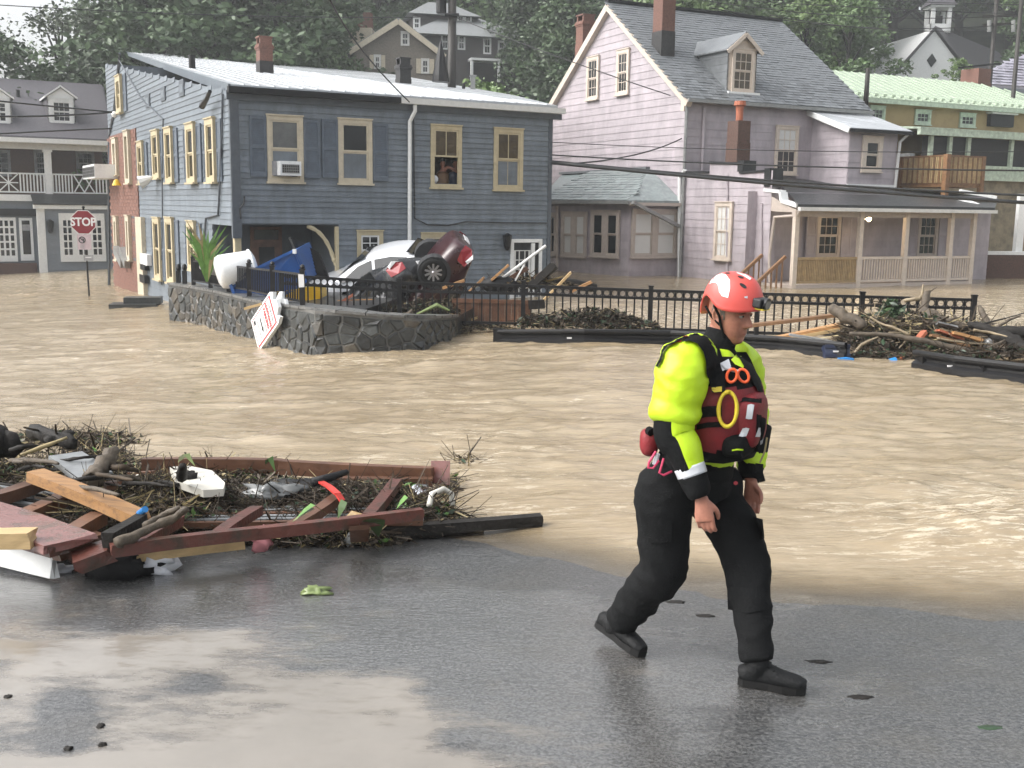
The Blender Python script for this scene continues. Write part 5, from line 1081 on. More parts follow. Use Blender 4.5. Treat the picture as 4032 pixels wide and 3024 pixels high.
for a, b, c, r, lb in WIRES:
    A, B, C_ = at(*a), at(*b), at(*c); n = 16; pts = []
    tb = (B - A).length / ((B - A).length + (C_ - B).length)
    for i in range(n + 1):
        t = i / n; l0 = (t - tb) * (t - 1) / (tb); l1 = t * (t - 1) / (tb * (tb - 1)); l2 = t * (t - tb) / (1 - tb); pts.append(A * l0 + B * l1 + C_ * l2)
    tag(MB().tube(pts, r, 5).build('cable', MT['wire'], smooth=True), lb, 'cable', 'overhead cables')
# ---------------------------------------------------------------- curved stone wall
WB_ = [(669, 1278, 1120), (758, 1289, 1134), (840, 1313, 1149), (921, 1338, 1167), (1003, 1357, 1188), (1116, 1405, 1204), (1252, 1426, 1224), (1478, 1419, 1245), (1659, 1405, 1254), (1763, 1372, 1251), (1797, 1350, 1248)]
base = [gp(x, yb, 0) for x, yb, yt in WB_]; tops = [at(x, yt, b.y).z for (x, yb, yt), b in zip(WB_, base)]
cum = [0]
for a, b in zip(base, base[1:]): cum.append(cum[-1] + (b - a).to_2d().length)
LW = cum[-1]
def wp(s, v, off=0):
    """point of the wall face: s metres along, v 0 (below water) .. 1 (top)"""
    s = min(max(s, 0), LW); i = max(k for k in range(len(cum) - 1) if cum[k] <= s); t = (s - cum[i]) / (cum[i + 1] - cum[i])
    def tan(k): q = (base[min(k + 1, len(base) - 1)] - base[max(k - 1, 0)]).to_2d().normalized(); return q
    d = tan(i).lerp(tan(i + 1), t).normalized(); n = V((d.y, -d.x, 0)); p = base[i].lerp(base[i + 1], t); zt = tops[i] + (tops[i + 1] - tops[i]) * t; zb = p.z - .45
    return V((p.x, p.y, zb + (zt - zb) * v)) + n * off
SW = thing('stone_wall', 'curved dark fieldstone wall with pale mortar standing in the flood', 'wall', base[6])
mb = MB(); N = 60
for i in range(N):
    a, b = LW * i / N, LW * (i + 1) / N; mb.quad(wp(a, 0, .0), wp(b, 0, .0), wp(b, 1, .0), wp(a, 1, .0))
mb.build('mortar_bed', MT['mortar'], SW)
rs = random.Random(11); seeds = []; HW = 1.35; rows = 7
for j in range(rows):
    n = int(LW / rs.uniform(.25, .38))
    for i in range(n): seeds.append((LW * (i + .5 + (j % 2) * .4 + rs.uniform(-.36, .36)) / n, HW * (j + .5 + rs.uniform(-.24, .24)) / rows))
def clip(poly, p, q):
    mx, my = (p[0] + q[0]) / 2, (p[1] + q[1]) / 2; nx, ny = q[0] - p[0], q[1] - p[1]; out = []
    for i in range(len(poly)):
        a, b = poly[i], poly[(i + 1) % len(poly)]; da = (a[0] - mx) * nx + (a[1] - my) * ny; db = (b[0] - mx) * nx + (b[1] - my) * ny
        if da <= 0: out.append(a)
        if (da < 0) != (db < 0) and da != db: t = da / (da - db); out.append((a[0] + (b[0] - a[0]) * t, a[1] + (b[1] - a[1]) * t))
    return out
for k, p in enumerate(seeds):
    poly = [(max(0, p[0] - 1), 0), (min(LW, p[0] + 1), 0), (min(LW, p[0] + 1), HW - .05), (max(0, p[0] - 1), HW - .05)]
    for q in seeds:
        if q is not p and abs(q[0] - p[0]) < 1.3: poly = clip(poly, p, q)
        if len(poly) < 3: break
    if len(poly) < 3: continue
    cx, cy = sum(a[0] for a in poly) / len(poly), sum(a[1] for a in poly) / len(poly); t = rs.uniform(.0, .018); tilt = rs.uniform(-.02, .02); mb = MB(); m = len(poly)
    sh = lambda d: [(cx + (a[0] - cx) * (1 - d / max(.06, math.hypot(a[0] - cx, a[1] - cy))), cy + (a[1] - cy) * (1 - d / max(.06, math.hypot(a[0] - cx, a[1] - cy)))) for a in poly]
    r0, r1, r2 = sh(.014), sh(.018), sh(.045)
    vs = [wp(a[0], a[1] / HW, -.04) for a in r0] + [wp(a[0], a[1] / HW, t * .5 + .005) for a in r1] + [wp(a[0], a[1] / HW, t + .022 + tilt * (a[0] - cx) * 3 + rs.uniform(-.008, .008)) for a in r2]
    mb.add(vs, [(i, (i + 1) % m, m + (i + 1) % m, m + i) for i in range(m)] + [(m + i, m + (i + 1) % m, 2 * m + (i + 1) % m, 2 * m + i) for i in range(m)] + [tuple(range(2 * m, 3 * m))])
    mb.build('stone', MT['stone_brown' if rs.random() < (.45 if p[0] < LW * .38 else .12) else 'stone_wall'], SW)
s = 0
while s < LW - .1:
    e = min(LW, s + rs.uniform(.5, 1.1)); q = [wp(s + .01, 1, .05), wp(e - .01, 1, .05), wp(e - .01, 1, -.5), wp(s + .01, 1, -.5)]; h = V((0, 0, .05 + rs.uniform(-.008, .01)))
    MB().hexa(q + [p + h for p in q]).build('cap_stone', MT['stone_cap'], SW); s = e
# end return of the wall and the yard behind it
mb = MB(); a = wp(LW, 0); b = a + V((.35, 2.6, 0)); mb.quad(a, b, b + V((0, 0, tops[-1] - a.z)), V((a.x, a.y, tops[-1]))); mb.build('return', MT['stone_wall'], SW)
yd = [wp(LW * i / 14, 1, -.35) - V((0, 0, .16)) for i in range(11)]; far = [WF.p(6.0, yd[-1].z, -.1), WF.p(0, yd[0].z, -.1), WL.p(5, yd[0].z, 0)]
o = MB().prism(yd + [far[0], far[1], far[2]], (0, 0, -.6)).build('yard', MT['asphalt_roof']); o['kind'] = 'structure'

# ---------------------------------------------------------------- iron fences
def wall_y(px): return float(np.interp(px, [q[0] for q in WB_], [b.y for b in base]))
fa = [(761, 1027, 1104, 1126), (828, 1035, 1116, 1141), (900, 1046, 1128, 1156), (981, 1055, 1142, 1166), (1073, 1066, 1163, 1182), (1191, 1081, 1187, 1210)]
FT = thing('iron_fence', 'low black iron fence with ball-topped posts on the left part of the stone wall', 'fence', wp(LW * .3, 1))
PP = [(at(x, a, wall_y(x) + .3), at(x, b, wall_y(x) + .3), at(x, c, wall_y(x) + .3)) for x, a, b, c in fa]
for i, (a, b, c) in enumerate(PP):
    t = a + V((0, 0, .09)); po = MB().box((t + c) / 2, (.085, .085, (t - c).length)).build('post', MT['black_metal'], FT); MB().ball(t + V((0, 0, .055)), .05, 8).box(t + V((0, 0, .005)), (.11, .11, .025)).build('finial', MT['black_metal'], po)
    if i == len(PP) - 1: break
    a2, b2, c2 = PP[i + 1]; MB().beam(a, a2, .04, .04).build('rail', MT['black_metal'], FT); MB().beam(b, b2, .04, .04).build('rail', MT['black_metal'], FT)
    n = 13
    for j in range(1, n): u, l = a.lerp(a2, j / n), b.lerp(b2, j / n); MB().beam(l, u, .026, .026, up=V((0, 1, 0))).build('picket', MT['black_metal'], FT)
rfp = [(1108, 1080, 22.6), (1573, 1110, 22.6), (2061, 1121, 22.5), (2563, 1140, 22.3), (2985, 1153, 21.9), (3396, 1164, 21.4), (3836, 1177, 21.0)]
FR = thing('ring_fence', 'long black iron fence with a band of rings along its top, behind the guardrail', 'fence', at(2563, 1300, 22.8))
RP = [at(*q) for q in rfp]; FH = .9; pick = None; first_ring = None
for i, p in enumerate(RP):
    h = .06 if i else .02; MB().box(p + V((0, 0, h / 2 - FH / 2 - .1)), (.09, .09, FH + h + .2)).box(p + V((0, 0, h + .012)), (.11, .11, .025)).build('post', MT['black_metal'], FR)
    if i == len(RP) - 1: break
    q = RP[i + 1]; d = (q - p).normalized(); dz = V((0, 0, 1)); Ld = (q - p).length
    for dzv in (-.02, -.19, -FH + .08): MB().beam(p + dz * dzv, q + dz * dzv, .045, .055).build('rail', MT['black_metal'], FR)
    n = round(Ld / (.17 if i else .14))
    for j in range(n):
        c = p.lerp(q, (j + .5) / n) - dz * .105; r = link('ring', first_ring.data, FR) if first_ring and i != 0 else None
        o = MB().torus(c, d.cross(dz), .066, .012, 14, 5).build('ring', MT['black_metal'], FR)
        if r: bpy.data.objects.remove(r)
        if j: u = p.lerp(q, j / n); MB().beam(u - dz * (FH - .02), u - dz * .02, .03, .03, up=V((0, 1, 0))).build('picket', MT['black_metal'], FR)
po = at(1191, 1100, wall_y(1191) + .2); t = tag(MB().prism([at(1174, 1079, po.y), at(1196, 1081, po.y), at(1199, 1130, po.y), at(1177, 1132, po.y)], (0, -.01, 0)).build('paper_notice', MT['sign_white']), 'white paper notice taped to the last ball-topped fence post', 'notice')
for x in (703, 727):
    p = at(x, 1066, wall_y(x) + .3); b_ = at(x, 1118, wall_y(x) + .3); tag(MB().box((p + b_) / 2, (.1, .1, (p - b_).length)).ball(p + V((0, 0, .08)), .07, 8, (1, 1, 1.5)).build('iron_post', MT['black_metal']), ('left' if x < 710 else 'right') + ' one of two short black iron posts at the left end of the stone wall', 'post', 'short iron posts')

# ---------------------------------------------------------------- guardrails
def guardrail(pts, label, end=False):
    P = [gp(*q, .13) for q in pts]; T = thing('guardrail', label, 'guardrail', P[len(P) // 2]); fine = []
    for a, b in zip(P, P[1:]): fine += [a.lerp(b, k / 6) for k in range(6)]
    fine.append(P[-1]); prof = [(-.02, .27), (.05, .27), (.06, .235), (.055, .20), (0, .15), (0, .115), (.06, .07), (.06, .0), (.04, -.06), (-.02, -.08)]; mb = MB(); n = len(prof); vs = []
    for i, p in enumerate(fine):
        d = (fine[min(i + 1, len(fine) - 1)] - fine[max(i - 1, 0)]); d.z = 0; d.normalize(); nn = V((d.y, -d.x, 0)); vs += [p + nn * o + V((0, 0, z)) for o, z in prof]
    mb.add(vs, [(i * n + j, (i + 1) * n + j, (i + 1) * n + (j + 1) % n, i * n + (j + 1) % n) for i in range(len(fine) - 1) for j in range(n)]); mb.build('beam', MT['black_metal'], T)
    for k in range(2, len(fine) - 1, 7): MB().box(fine[k] + V((0, .12, -.1)), (.14, .16, .7)).build('post', MT['black_metal'], T)
    if end:
        a = P[0]; o = MB().prism([a + V((-.05, -.07, -.1)), a + V((.75, -.07, -.1)), a + V((.95, -.07, .03)), a + V((.75, -.07, .2)), a + V((.3, -.07, .22)), a + V((.1, -.07, .3)), a + V((-.05, -.07, .3))], (0, .05, 0)).build('end_plate', MT['black_metal'], T)
    for k in range(5, len(fine) - 1, 9): MB().box(fine[k] + V((0, -.075, .11)), (.09, .02, .025)).build('reflector', MT['sign_white' if k % 2 else 'zinc'], T)
    return T
guardrail([(1952, 1352), (2300, 1352), (2640, 1357), (3070, 1384), (3330, 1412)], 'black steel guardrail half under the flood below the middle of the ring fence', True)
guardrail([(3600, 1445), (3760, 1472), (4032, 1508), (4330, 1550)], 'black steel guardrail at the right edge below the branch pile')

# ---------------------------------------------------------------- stop sign
c = at(328, 875, 38); fx, fz = V((.985, .17, 0)), V((0, 0, 1)); fn = fx.cross(fz)
ST = thing('stop_sign', 'red octagonal STOP sign on a thin black post standing in the flood', 'stop sign', gp(335, 1172))
pb = V((c.x + .04, c.y + .06, gp(335, 1172).z)); MB().tube([pb + V((.02, 0, -.3)), V((c.x, c.y + .06, c.z + .5))], .035, 8).ball(V((c.x, c.y + .06, c.z + .52)), .06, 8).build('post', MT['black_metal'], ST)
def octo(R, off, th, mt, nm):
    pts = [c + (fx * math.cos(math.pi / 8 + k * math.pi / 4) + fz * math.sin(math.pi / 8 + k * math.pi / 4)) * R + fn * off for k in range(8)]; return MB().prism(pts, fn * th).build(nm, MT[mt], ST)
octo(.45, 0, .012, 'sign_white', 'border'); octo(.425, .0125, .006, 'sign_red', 'plate')
put_text('lettering', 'STOP', .40, MT['sign_white'], ST, c + fn * .021, fx, fz, .003, .9, .012)
r = c + V((0, 0, -.68)); q = lambda x, z, off=0: r + fx * x + fz * z + fn * off
pn = MB().prism([q(-.23, -.28), q(.23, -.28), q(.23, .26), q(-.23, .26)], fn * .012).build('no_turn_plate', MT['sign_pink'], ST)
MB().torus(q(-.07, .06, .016), fn, .105, .016, 20, 4).build('symbol_ring', MT['print_black'], pn)
MB().beam(q(-.02, -.02, .016), q(-.02, .09, .016), .035, .006, up=fn).beam(q(-.01, .09, .0165), q(-.11, .09, .0165), .03, .006, up=fn).beam(q(-.14, .13, .018), q(.0, -.01, .018), .022, .006, up=fn).build('symbol_arrow', MT['print_black'], pn)
for z in (-.12, -.17, -.22): MB().beam(q(-.14, z, .015), q(.0, z, .015), .02, .005, up=fn).build('print_line', MT['print_grey'], pn)
r = c + V((.12, 0, -1.25)); MB().prism([q(-.16, -.1), q(.16, -.1), q(.16, .1), q(-.16, .1)], fn * .012).build('small_plate', MT['print_grey'], ST)
MB().beam(q(-.1, .02, .015), q(.1, .02, .015), .03, .004, up=fn).build('print_line', MT['sign_white'], ST)

# ---------------------------------------------------------------- A-frame parking sign leaning on the stone wall
yw = wall_y(1058); A, B_, C_ = at(1058, 1166, yw - 1.1), at(1086, 1270, yw - 1.36), at(995, 1273, yw - .42)
ex = (B_ - A); Wd_ = ex.length; ex.normalize(); ey = (C_ - A); ey -= ex * ey.dot(ex); Hd = ey.length; ey.normalize(); en = ex.cross(-ey)
if en.dot(CAM - A) < 0: en = -en
AS = thing('sandwich_board', 'white plastic sandwich board sign with red ADDITIONAL PARKING lettering leaning on the stone wall', 'sign', C_)
q = lambda u, v, o=0: A + ex * (u * Wd_) + ey * (v * Hd) + en * o
out = [(-.1, -.06), (-.1, 1.08), (1.1, 1.08), (1.1, -.06), (.98, -.2), (.8, -.1), (.66, -.24), (.36, -.24), (.22, -.1), (.05, -.2)]
MB().prism([q(u, v, -.012) for u, v in out], en * -.07).build('board', MT['white_plastic'], AS)
MB().prism([q(u, v, -.22 - .1 * v) for u, v in out], en * -.05).build('rear_board', MT['white_plastic'], AS)
MB().prism([q(u, v, -.011) for u, v in ((-.02, -.02), (1.02, -.02), (1.02, 1.02), (-.02, 1.02))], en * .004).build('red_border', MT['print_red'], AS)
MB().prism([q(u, v, -.006) for u, v in ((.03, .02), (.97, .02), (.97, .98), (.03, .98))], en * .004).build('panel', MT['sign_white'], AS)
for tx, sz, v, mt, sx, bo in (('100 SPACES', .085, .1, 'print_grey', .9, 0), ('ADDITIONAL', .115, .23, 'print_red', .78, .004), ('PARKING', .125, .36, 'print_red', .85, .004), ('AT COURTHOUSE', .07, .47, 'print_grey', .85, 0), ('FOLLOW SIGNS', .07, .78, 'print_grey', .85, 0)):
    put_text('lettering', tx, sz, MT[mt], AS, q(.5, v, .001), ex, -ey, .002, sx, bo)
MB().prism([q(*k, 0) for k in ((.25, .6), (.62, .6), (.62, .57), (.78, .62), (.62, .67), (.62, .64), (.25, .64))], en * .004).build('arrow', MT['print_black'], AS)
MB().prism([q(*k, 0) for k in ((.1, .86), (.25, .86), (.25, .94), (.1, .94))], en * .004).build('badge', MT['print_black'], AS)

# ---------------------------------------------------------------- cars
def car(name, label, paint, Mx, light_white=False, roof_h=1.42):
    loc = Mx @ V((0, 0, 0)); T = thing(name, label, 'car', loc); P = lambda x, y, z: Mx @ V((x, y, z))
    st = [(2.22, .38, .62, .6), (2.12, .26, .74, .76), (1.75, .2, .84, .86), (1.2, .2, .92, .89), (.78, .2, .98, .9), (.2, .2, 1.3, .9), (-.25, .2, roof_h, .9), (-.75, .2, roof_h, .9), (-1.2, .2, 1.33, .9), (-1.62, .2, 1.08, .89), (-1.95, .24, 1.02, .86), (-2.18, .3, .96, .8), (-2.28, .42, .84, .7)]
    vs = []; n = 12
    for x, zb, zt, w in st:
        be = min(.9, zt - .08); wr = w - .3 * max(0, (zt - be)) / .5
        half = [(.7 * w, zb), (w, zb + .16), (w * 1.01, .58), (w * .98, be), (wr, zt - .045), (wr * .75, zt)]
        vs += [P(x, a, b) for a, b in half] + [P(x, -a, b) for a, b in half[::-1]]
    mb = MB(); k = len(st); mb.add(vs, [(i * n + j, (i + 1) * n + j, (i + 1) * n + (j + 1) % n, i * n + (j + 1) % n) for i in range(k - 1) for j in range(n)] + [tuple(range(n)), tuple(range((k - 1) * n, k * n))[::-1]])
    b = mb.build('body', MT[paint], T, smooth=True); sm = b.modifiers.new('s', 'SUBSURF'); sm.levels = sm.render_levels = 2; me = evald(b); b.modifiers.clear(); b.data = me
    def side(x, t, s, o=.012):
        i = max(j for j in range(k) if st[j][0] >= x); i = min(i, k - 2); f = (st[i][0] - x) / (st[i][0] - st[i + 1][0]); zt = st[i][2] + (st[i + 1][2] - st[i][2]) * f; w = st[i][3]; be = min(.9, zt - .08); wr = w - .3 * max(0, zt - be) / .5
        return P(x, s * (w * .975 + (wr - w * .975) * t + o), be + (zt - .07 - be) * t)
    for s in (-1, 1):
        for xs, tt in (((.62, .1, -.28), .86), ((-.36, -.8, -1.22), .86)):
            lo = [side(x, .06, s) for x in xs]; hi = [side(x, tt, s) for x in xs]
            if xs[0] > 0: hi[0] = side(xs[0] - .1, .5, s)
            else: lo[2] = side(-1.4, .08, s)
            mb = MB(); mb.add(lo + hi, [(0, 1, 4, 3), (1, 2, 5, 4)]); mb.build('side_window', MT['car_glass'], T)
        for x in (1.35, -1.36):
            c_ = P(x, s * .80, .33); ax = (P(0, 1, 0) - P(0, 0, 0)) * s; up_ = P(0, 0, 1) - P(0, 0, 0); fx_ = P(1, 0, 0) - P(0, 0, 0)
            MB().tube([P(x, s * .6, .36), P(x, s * .925, .36)], .385, 20).build('wheel_arch', MT['dark_inside'], T)
            wh = MB().torus(c_ + ax * .06, ax, .24, .105, 24, 8).build('wheel', MT['rubber'], T, smooth=True)
            rim = MB(); rim.torus(c_ + ax * .125, ax, .215, .022, 24, 5); rim.ball(c_ + ax * .12, .05, 8)
            for q in range(10): a = 2 * math.pi * q / 10; d = fx_ * math.cos(a) + up_ * math.sin(a); rim.beam(c_ + ax * .135 + d * .03, c_ + ax * .145 + d * .205, .045, .025, up=ax)
            rim.build('rim', MT['alloy'], wh)
            MB().tube([c_ + ax * .04, c_ + ax * .08], .2, 20).build('brake_disc', MT['dark_inside'], wh)
        MB().prism([P(-1.9, s * .875, .62), P(-1.86, s * .885, .84), P(-2.1, s * .85, .9), P(-2.27, s * .73, .78), P(-2.27, s * .72, .6), P(-2.1, s * .83, .58)], (P(0, 1, 0) - P(0, 0, 0)) * s * .02).build('tail_light', MT['lamp_red'], T)
        MB().prism([P(-1.98, s * .895, .79), P(-1.96, s * .895, .87), P(-2.12, s * .87, .91), P(-2.2, s * .8, .86)], (P(0, 1, 0) - P(0, 0, 0)) * s * .012).build('reverse_light', MT['sign_white'], T)
        MB().prism([P(2.0, s * .8, .58), P(1.85, s * .87, .7), P(2.1, s * .76, .72), P(2.2, s * .6, .62)], (P(0, 1, 0) - P(0, 0, 0)) * s * .02).build('headlight', MT['chrome'], T)
        MB().box(P(.7, s * 1.0, .95), (.14, .14, .12)).build('mirror', MT[paint], T)
    for nm, ring in (('windscreen', ((.74, 1.0), (.2, 1.31), (-.1, 1.38))), ('rear_window', ((-1.22, 1.31), (-1.6, 1.09), (-1.62, 1.085)))):
        mb = MB(); vs = []
        for x, z in ring: vs += [P(x, .62, z + .012), P(x, -.62, z + .012)]
        mb.add(vs, [(0, 1, 3, 2), (2, 3, 5, 4)]).build(nm, MT['car_glass'], T)
    mb = MB().hexa([P(-2.3, -.3, .62), P(-2.31, -.3, .62), P(-2.31, .3, .62), P(-2.3, .3, .62), P(-2.27, -.3, .76), P(-2.3, -.3, .76), P(-2.3, .3, .76), P(-2.27, .3, .76)]).build('number_plate', MT['sign_white'], T)
    return T
def pose(fwd, up, anchor_local, anchor_world):
    x = V(fwd).normalized(); z = V(up); z = (z - x * z.dot(x)).normalized(); y = z.cross(x); R_ = M((x, y, z)).transposed(); m_ = R_.to_4x4(); m_.translation = V(anchor_world) - R_ @ V(anchor_local); return m_
car('white_car', 'white car with curved roof wedged upright between the slate house and the dark car', 'car_white', pose((-.93, .2, -.2), (-.2, -.22, .95), (-.4, 0, 1.42), at(1500, 972, 27.4)))
car('dark_car', 'black car with red tail light piled in front of the white car behind the fence', 'car_black', pose((-.62, .50, -.60), (-.42, .30, .85), (-1.95, .8, .9), at(1535, 1046, 24.6)))
car('maroon_car', 'maroon car standing nose down with its rear wheel facing out and red tail light up', 'car_maroon', pose((-.58, .08, -.80), (.78, .22, -.58), (-1.36, -.92, .33), at(1706, 1072, 24.5)))
# ---------------------------------------------------------------- things piled behind the fence
Y0 = 24.6
def slab(pts, Ys, ext): return MB().prism([at(x, y, Y) for (x, y), Y in zip(pts, Ys if hasattr(Ys, '__len__') else [Ys] * len(pts))], ext)
T = thing('blue_dumpster', 'blue metal dumpster tipped up behind the left fence', 'dumpster', at(1030, 1150, 25.2))
bx = [at(905, 1108, 24.2), at(1162, 985, 24.4), at(1212, 1105, 24.5), at(960, 1250, 24.2)]; MB().prism(bx, V((.1, 1.2, .15))).build('body', MT['blue_plastic'], T)
for a, b in ((0, 1), (1, 2), (2, 3), (3, 0)): MB().beam(bx[a] + V((0, -.03, 0)), bx[b] + V((0, -.03, 0)), .06, .07).build('rim', MT['blue_plastic'], T)
for k in (.33, .66): MB().beam(bx[0].lerp(bx[1], k) + V((0, -.03, -.05)), bx[3].lerp(bx[2], k) + V((0, -.03, .05)), .05, .08).build('rib', MT['blue_plastic'], T)
MB().box(at(1160, 990, 24.3), (.08, .08, .1)).build('latch', MT['white_plastic'], T)
cA, cB = at(862, 1075, 24.3), at(1000, 1040, 24.6); ax = (cB - cA).normalized()
T = thing('white_tank', 'white rounded plastic tank behind the left fence beside the blue dumpster', 'tank', cA - V((0, 0, .4)))
MB().tube([cA - ax * .05, cA, cA + ax * .1, cB - ax * .06, cB, cB + ax * .04], [.25, .36, .4, .34, .31, .2], 20).build('shell', MT['white_plastic'], T, smooth=True); MB().torus(cB - ax * .05, ax, .34, .03, 20, 6).build('rim', MT['white_plastic'], T)
T = thing('slatted_rack', 'black slatted metal rack tilted against the porch opening', 'rack', at(1240, 1080, 25.4))
r0, r1, r2, r3 = at(1142, 935, 25.3), at(1255, 1000, 25.6), at(1290, 1092, 25.4), at(1208, 1085, 25.1)
for a, b in ((r0, r1), (r1, r2), (r2, r3), (r3, r0)): MB().beam(a, b, .06, .06).build('frame_bar', MT['black_metal'], T)
for k in range(1, 8): MB().beam(r0.lerp(r3, k / 8), r1.lerp(r2, k / 8), .03, .1).build('slat', MT['black_metal'], T)
T = thing('yellow_crate', 'yellow ribbed plastic crate behind the fence under the blue dumpster', 'crate', at(1180, 1190, 24.3))
q = [at(1085, 1150, 24.35), at(1262, 1128, 24.5), at(1268, 1172, 24.5), at(1092, 1200, 24.35)]; MB().prism(q, (0, .7, 0)).build('box', MT['yellow_plastic'], T)
for k in range(7): a, b = q[0].lerp(q[3], k / 6), q[1].lerp(q[2], k / 6); MB().beam(a + V((0, -.02, 0)), b + V((0, -.02, 0)), .04, .022).build('rib', MT['yellow_plastic'], T)
# planks, poles and logs behind and in front of the fence
def plank(name, a, b, Y, w, h, mt, label, group=None, up=V((0, 0, 1)), Yb=None, cat=None):
    p, q = at(*a, Y), at(*b, Yb or Y); return tag(MB().timber(p, q, w, h, up=up).build(name, MT[mt]), label, cat or name.split('_')[-1], group)
plank('plank', (1935, 1103), (2002, 1044), 24.2, .05, .16, 'fresh_wood', 'short orange plank end rising beside the maroon car tail', up=V((0, -1, 0)))
t = tag(MB().tube([at(1980, 1094, 24.3), at(2149, 968, 24.6)], .035, 8).build('pipe', MT['grey_white']), 'long pale pipe leaning up across the white back door', 'pipe')
tag(MB().tube([at(2029, 1105, 24.2), at(2063, 1044, 24.4)], .02, 6).build('pipe', MT['grey_white']), 'short thin pale rod below the long leaning pipe', 'pipe')
plank('timber', (2010, 1095), (2078, 1055), 24.5, .09, .1, 'brown_wood', 'brown timber end in front of the open back door')
plank('timber', (2092, 1128), (2182, 1046), 24.3, .16, .34, 'black_bark', 'broad dark charred beam right of the back door', up=V((0, -1, .3)))
plank('timber', (2080, 1118), (2140, 1075), 24.6, .1, .12, 'brown_wood', 'thin brown timber lying left of the charred beam')
plank('plank', (2142, 1180), (2246, 1074), 23.9, .05, .17, 'pale_wood', 'pale yellow plank standing out of the water above the fence', up=V((0, -1, 0)))
plank('plank', (2245, 1150), (2328, 1110), 24.0, .06, .13, 'fresh_wood', 'orange plank tip right of the pale yellow plank', up=V((0, -1, 0)))
plank('plank', (1736, 1137), (1828, 1104), 24.1, .06, .14, 'fresh_wood', 'orange board under the maroon car wheel', up=V((0, -1, 0)))
plank('plank', (1845, 1150), (1903, 1096), 24.0, .05, .26, 'fresh_wood', 'broad orange board below the maroon car tail', up=V((0, -1, 0)))
tag(MB().tube([at(2185, 1112, 24.6), at(2260, 1120, 24.8), at(2345, 1134, 25)], [.12, .13, .1], 8).build('log', MT['black_bark'], smooth=True), 'black log floating right of the charred beam', 'log')
tag(MB().ball(at(1968, 1122, 24.4), .42, 12, (1.1, .7, .5)).build('rubber_cover', MT['cloth_black'], smooth=True), 'rounded black cover among the planks by the back door', 'cover')
plank('timber', (1330, 1195), (1475, 1190), 24.0, .12, .14, 'fresh_wood', 'orange-brown beam at the foot of the black car wheel'); plank('plank', (1340, 1192), (1392, 1160), 24.0, .06, .16, 'terracotta', 'reddish board leaning beside the black car wheel', up=V((0, -1, 0)))
plank('plank', (1100, 1196), (1292, 1214), 22.3, .12, .05, 'pale_wood', 'pale plank lying on the stone wall behind the sandwich board'); plank('plank', (962, 1216), (1030, 1197), 20.6, .05, .05, 'pale_wood', 'short yellow stick on the stone wall left of the sandwich board')
tag(MB().tube([at(1585, 1250, 21.9), at(1610, 1238, 22), at(1622, 1222, 22.1)], [.07, .06, .04], 7).build('log', MT['bark']), 'short stub of branch on the stone wall top', 'log')
plank('plank', (1790, 1262), (1835, 1246), 23.6, .06, .1, 'fresh_wood', 'short orange board at the right end of the stone wall', up=V((0, -1, 0))); plank('plank', (1800, 1282), (1880, 1250), 23.7, .05, .07, 'pale_wood', 'thin pale stick at the right end of the stone wall', up=V((0, -1, 0)))
T = thing('board_fence', 'section of brown board fence lying against the iron ring fence', 'fence', at(1930, 1270, 24.0)); fl, fr_ = at(1780, 1182, 24.0), at(2092, 1190, 23.9)
for k in range(12):
    p = fl.lerp(fr_, (k + .5) / 12); MB().box(p - V((0, 0, .26)), ((fr_ - fl).length / 12.6, .03, .58 + .04 * math.sin(k * 2.3)), M.Rotation(.02 * math.sin(k * 5), 3, 'Y')).build('board', MT['brown_wood'], T)
MB().beam(fl + V((0, -.03, -.0)), fr_ + V((0, -.03, 0)), .05, .09).build('rail', MT['brown_wood'], T)
plank('timber', (2085, 1200), (2142, 1196), 23.8, .16, .2, 'black_bark', 'short dark squared timber right of the brown board fence')
# palm-like plant by the porch
p = at(815, 1110, 24.6); T = thing('leafy_plant', 'tall yellow green strap-leaved plant by the porch post', 'plant', p); rl_ = random.Random(8)
for k in range(26):
    a = rl_.uniform(-1.2, 1.2); h = rl_.uniform(.7, 1.45); d = V((math.sin(a) * .35, rl_.uniform(-.2, .2), 0)); q0, q1, q2 = p, p + d * .6 + V((0, 0, h * .65)), p + d * 1.7 + V((0, 0, h)); wv = V((.045, .02, 0)); mb = MB()
    mb.add([q0 - wv * .5, q0 + wv * .5, q1 + wv, q1 - wv, q2], [(0, 1, 2, 3), (3, 2, 4)]); mb.build('leaf', MT['leaf_bright' if k % 3 else 'straw'], T)
tag(MB().tube([at(836, 1035, 25), at(860, 1015, 25), at(905, 1022, 25)], [.05, .05, .03], 6).build('branch', MT['bark']), 'bent bare branch above the white tank', 'branch'); tag(MB().ball(at(848, 1045, 25.3), .4, 10, (1, .6, .6)).build('bag', MT['print_grey'], smooth=True), 'grey sack under the bent branch', 'sack')
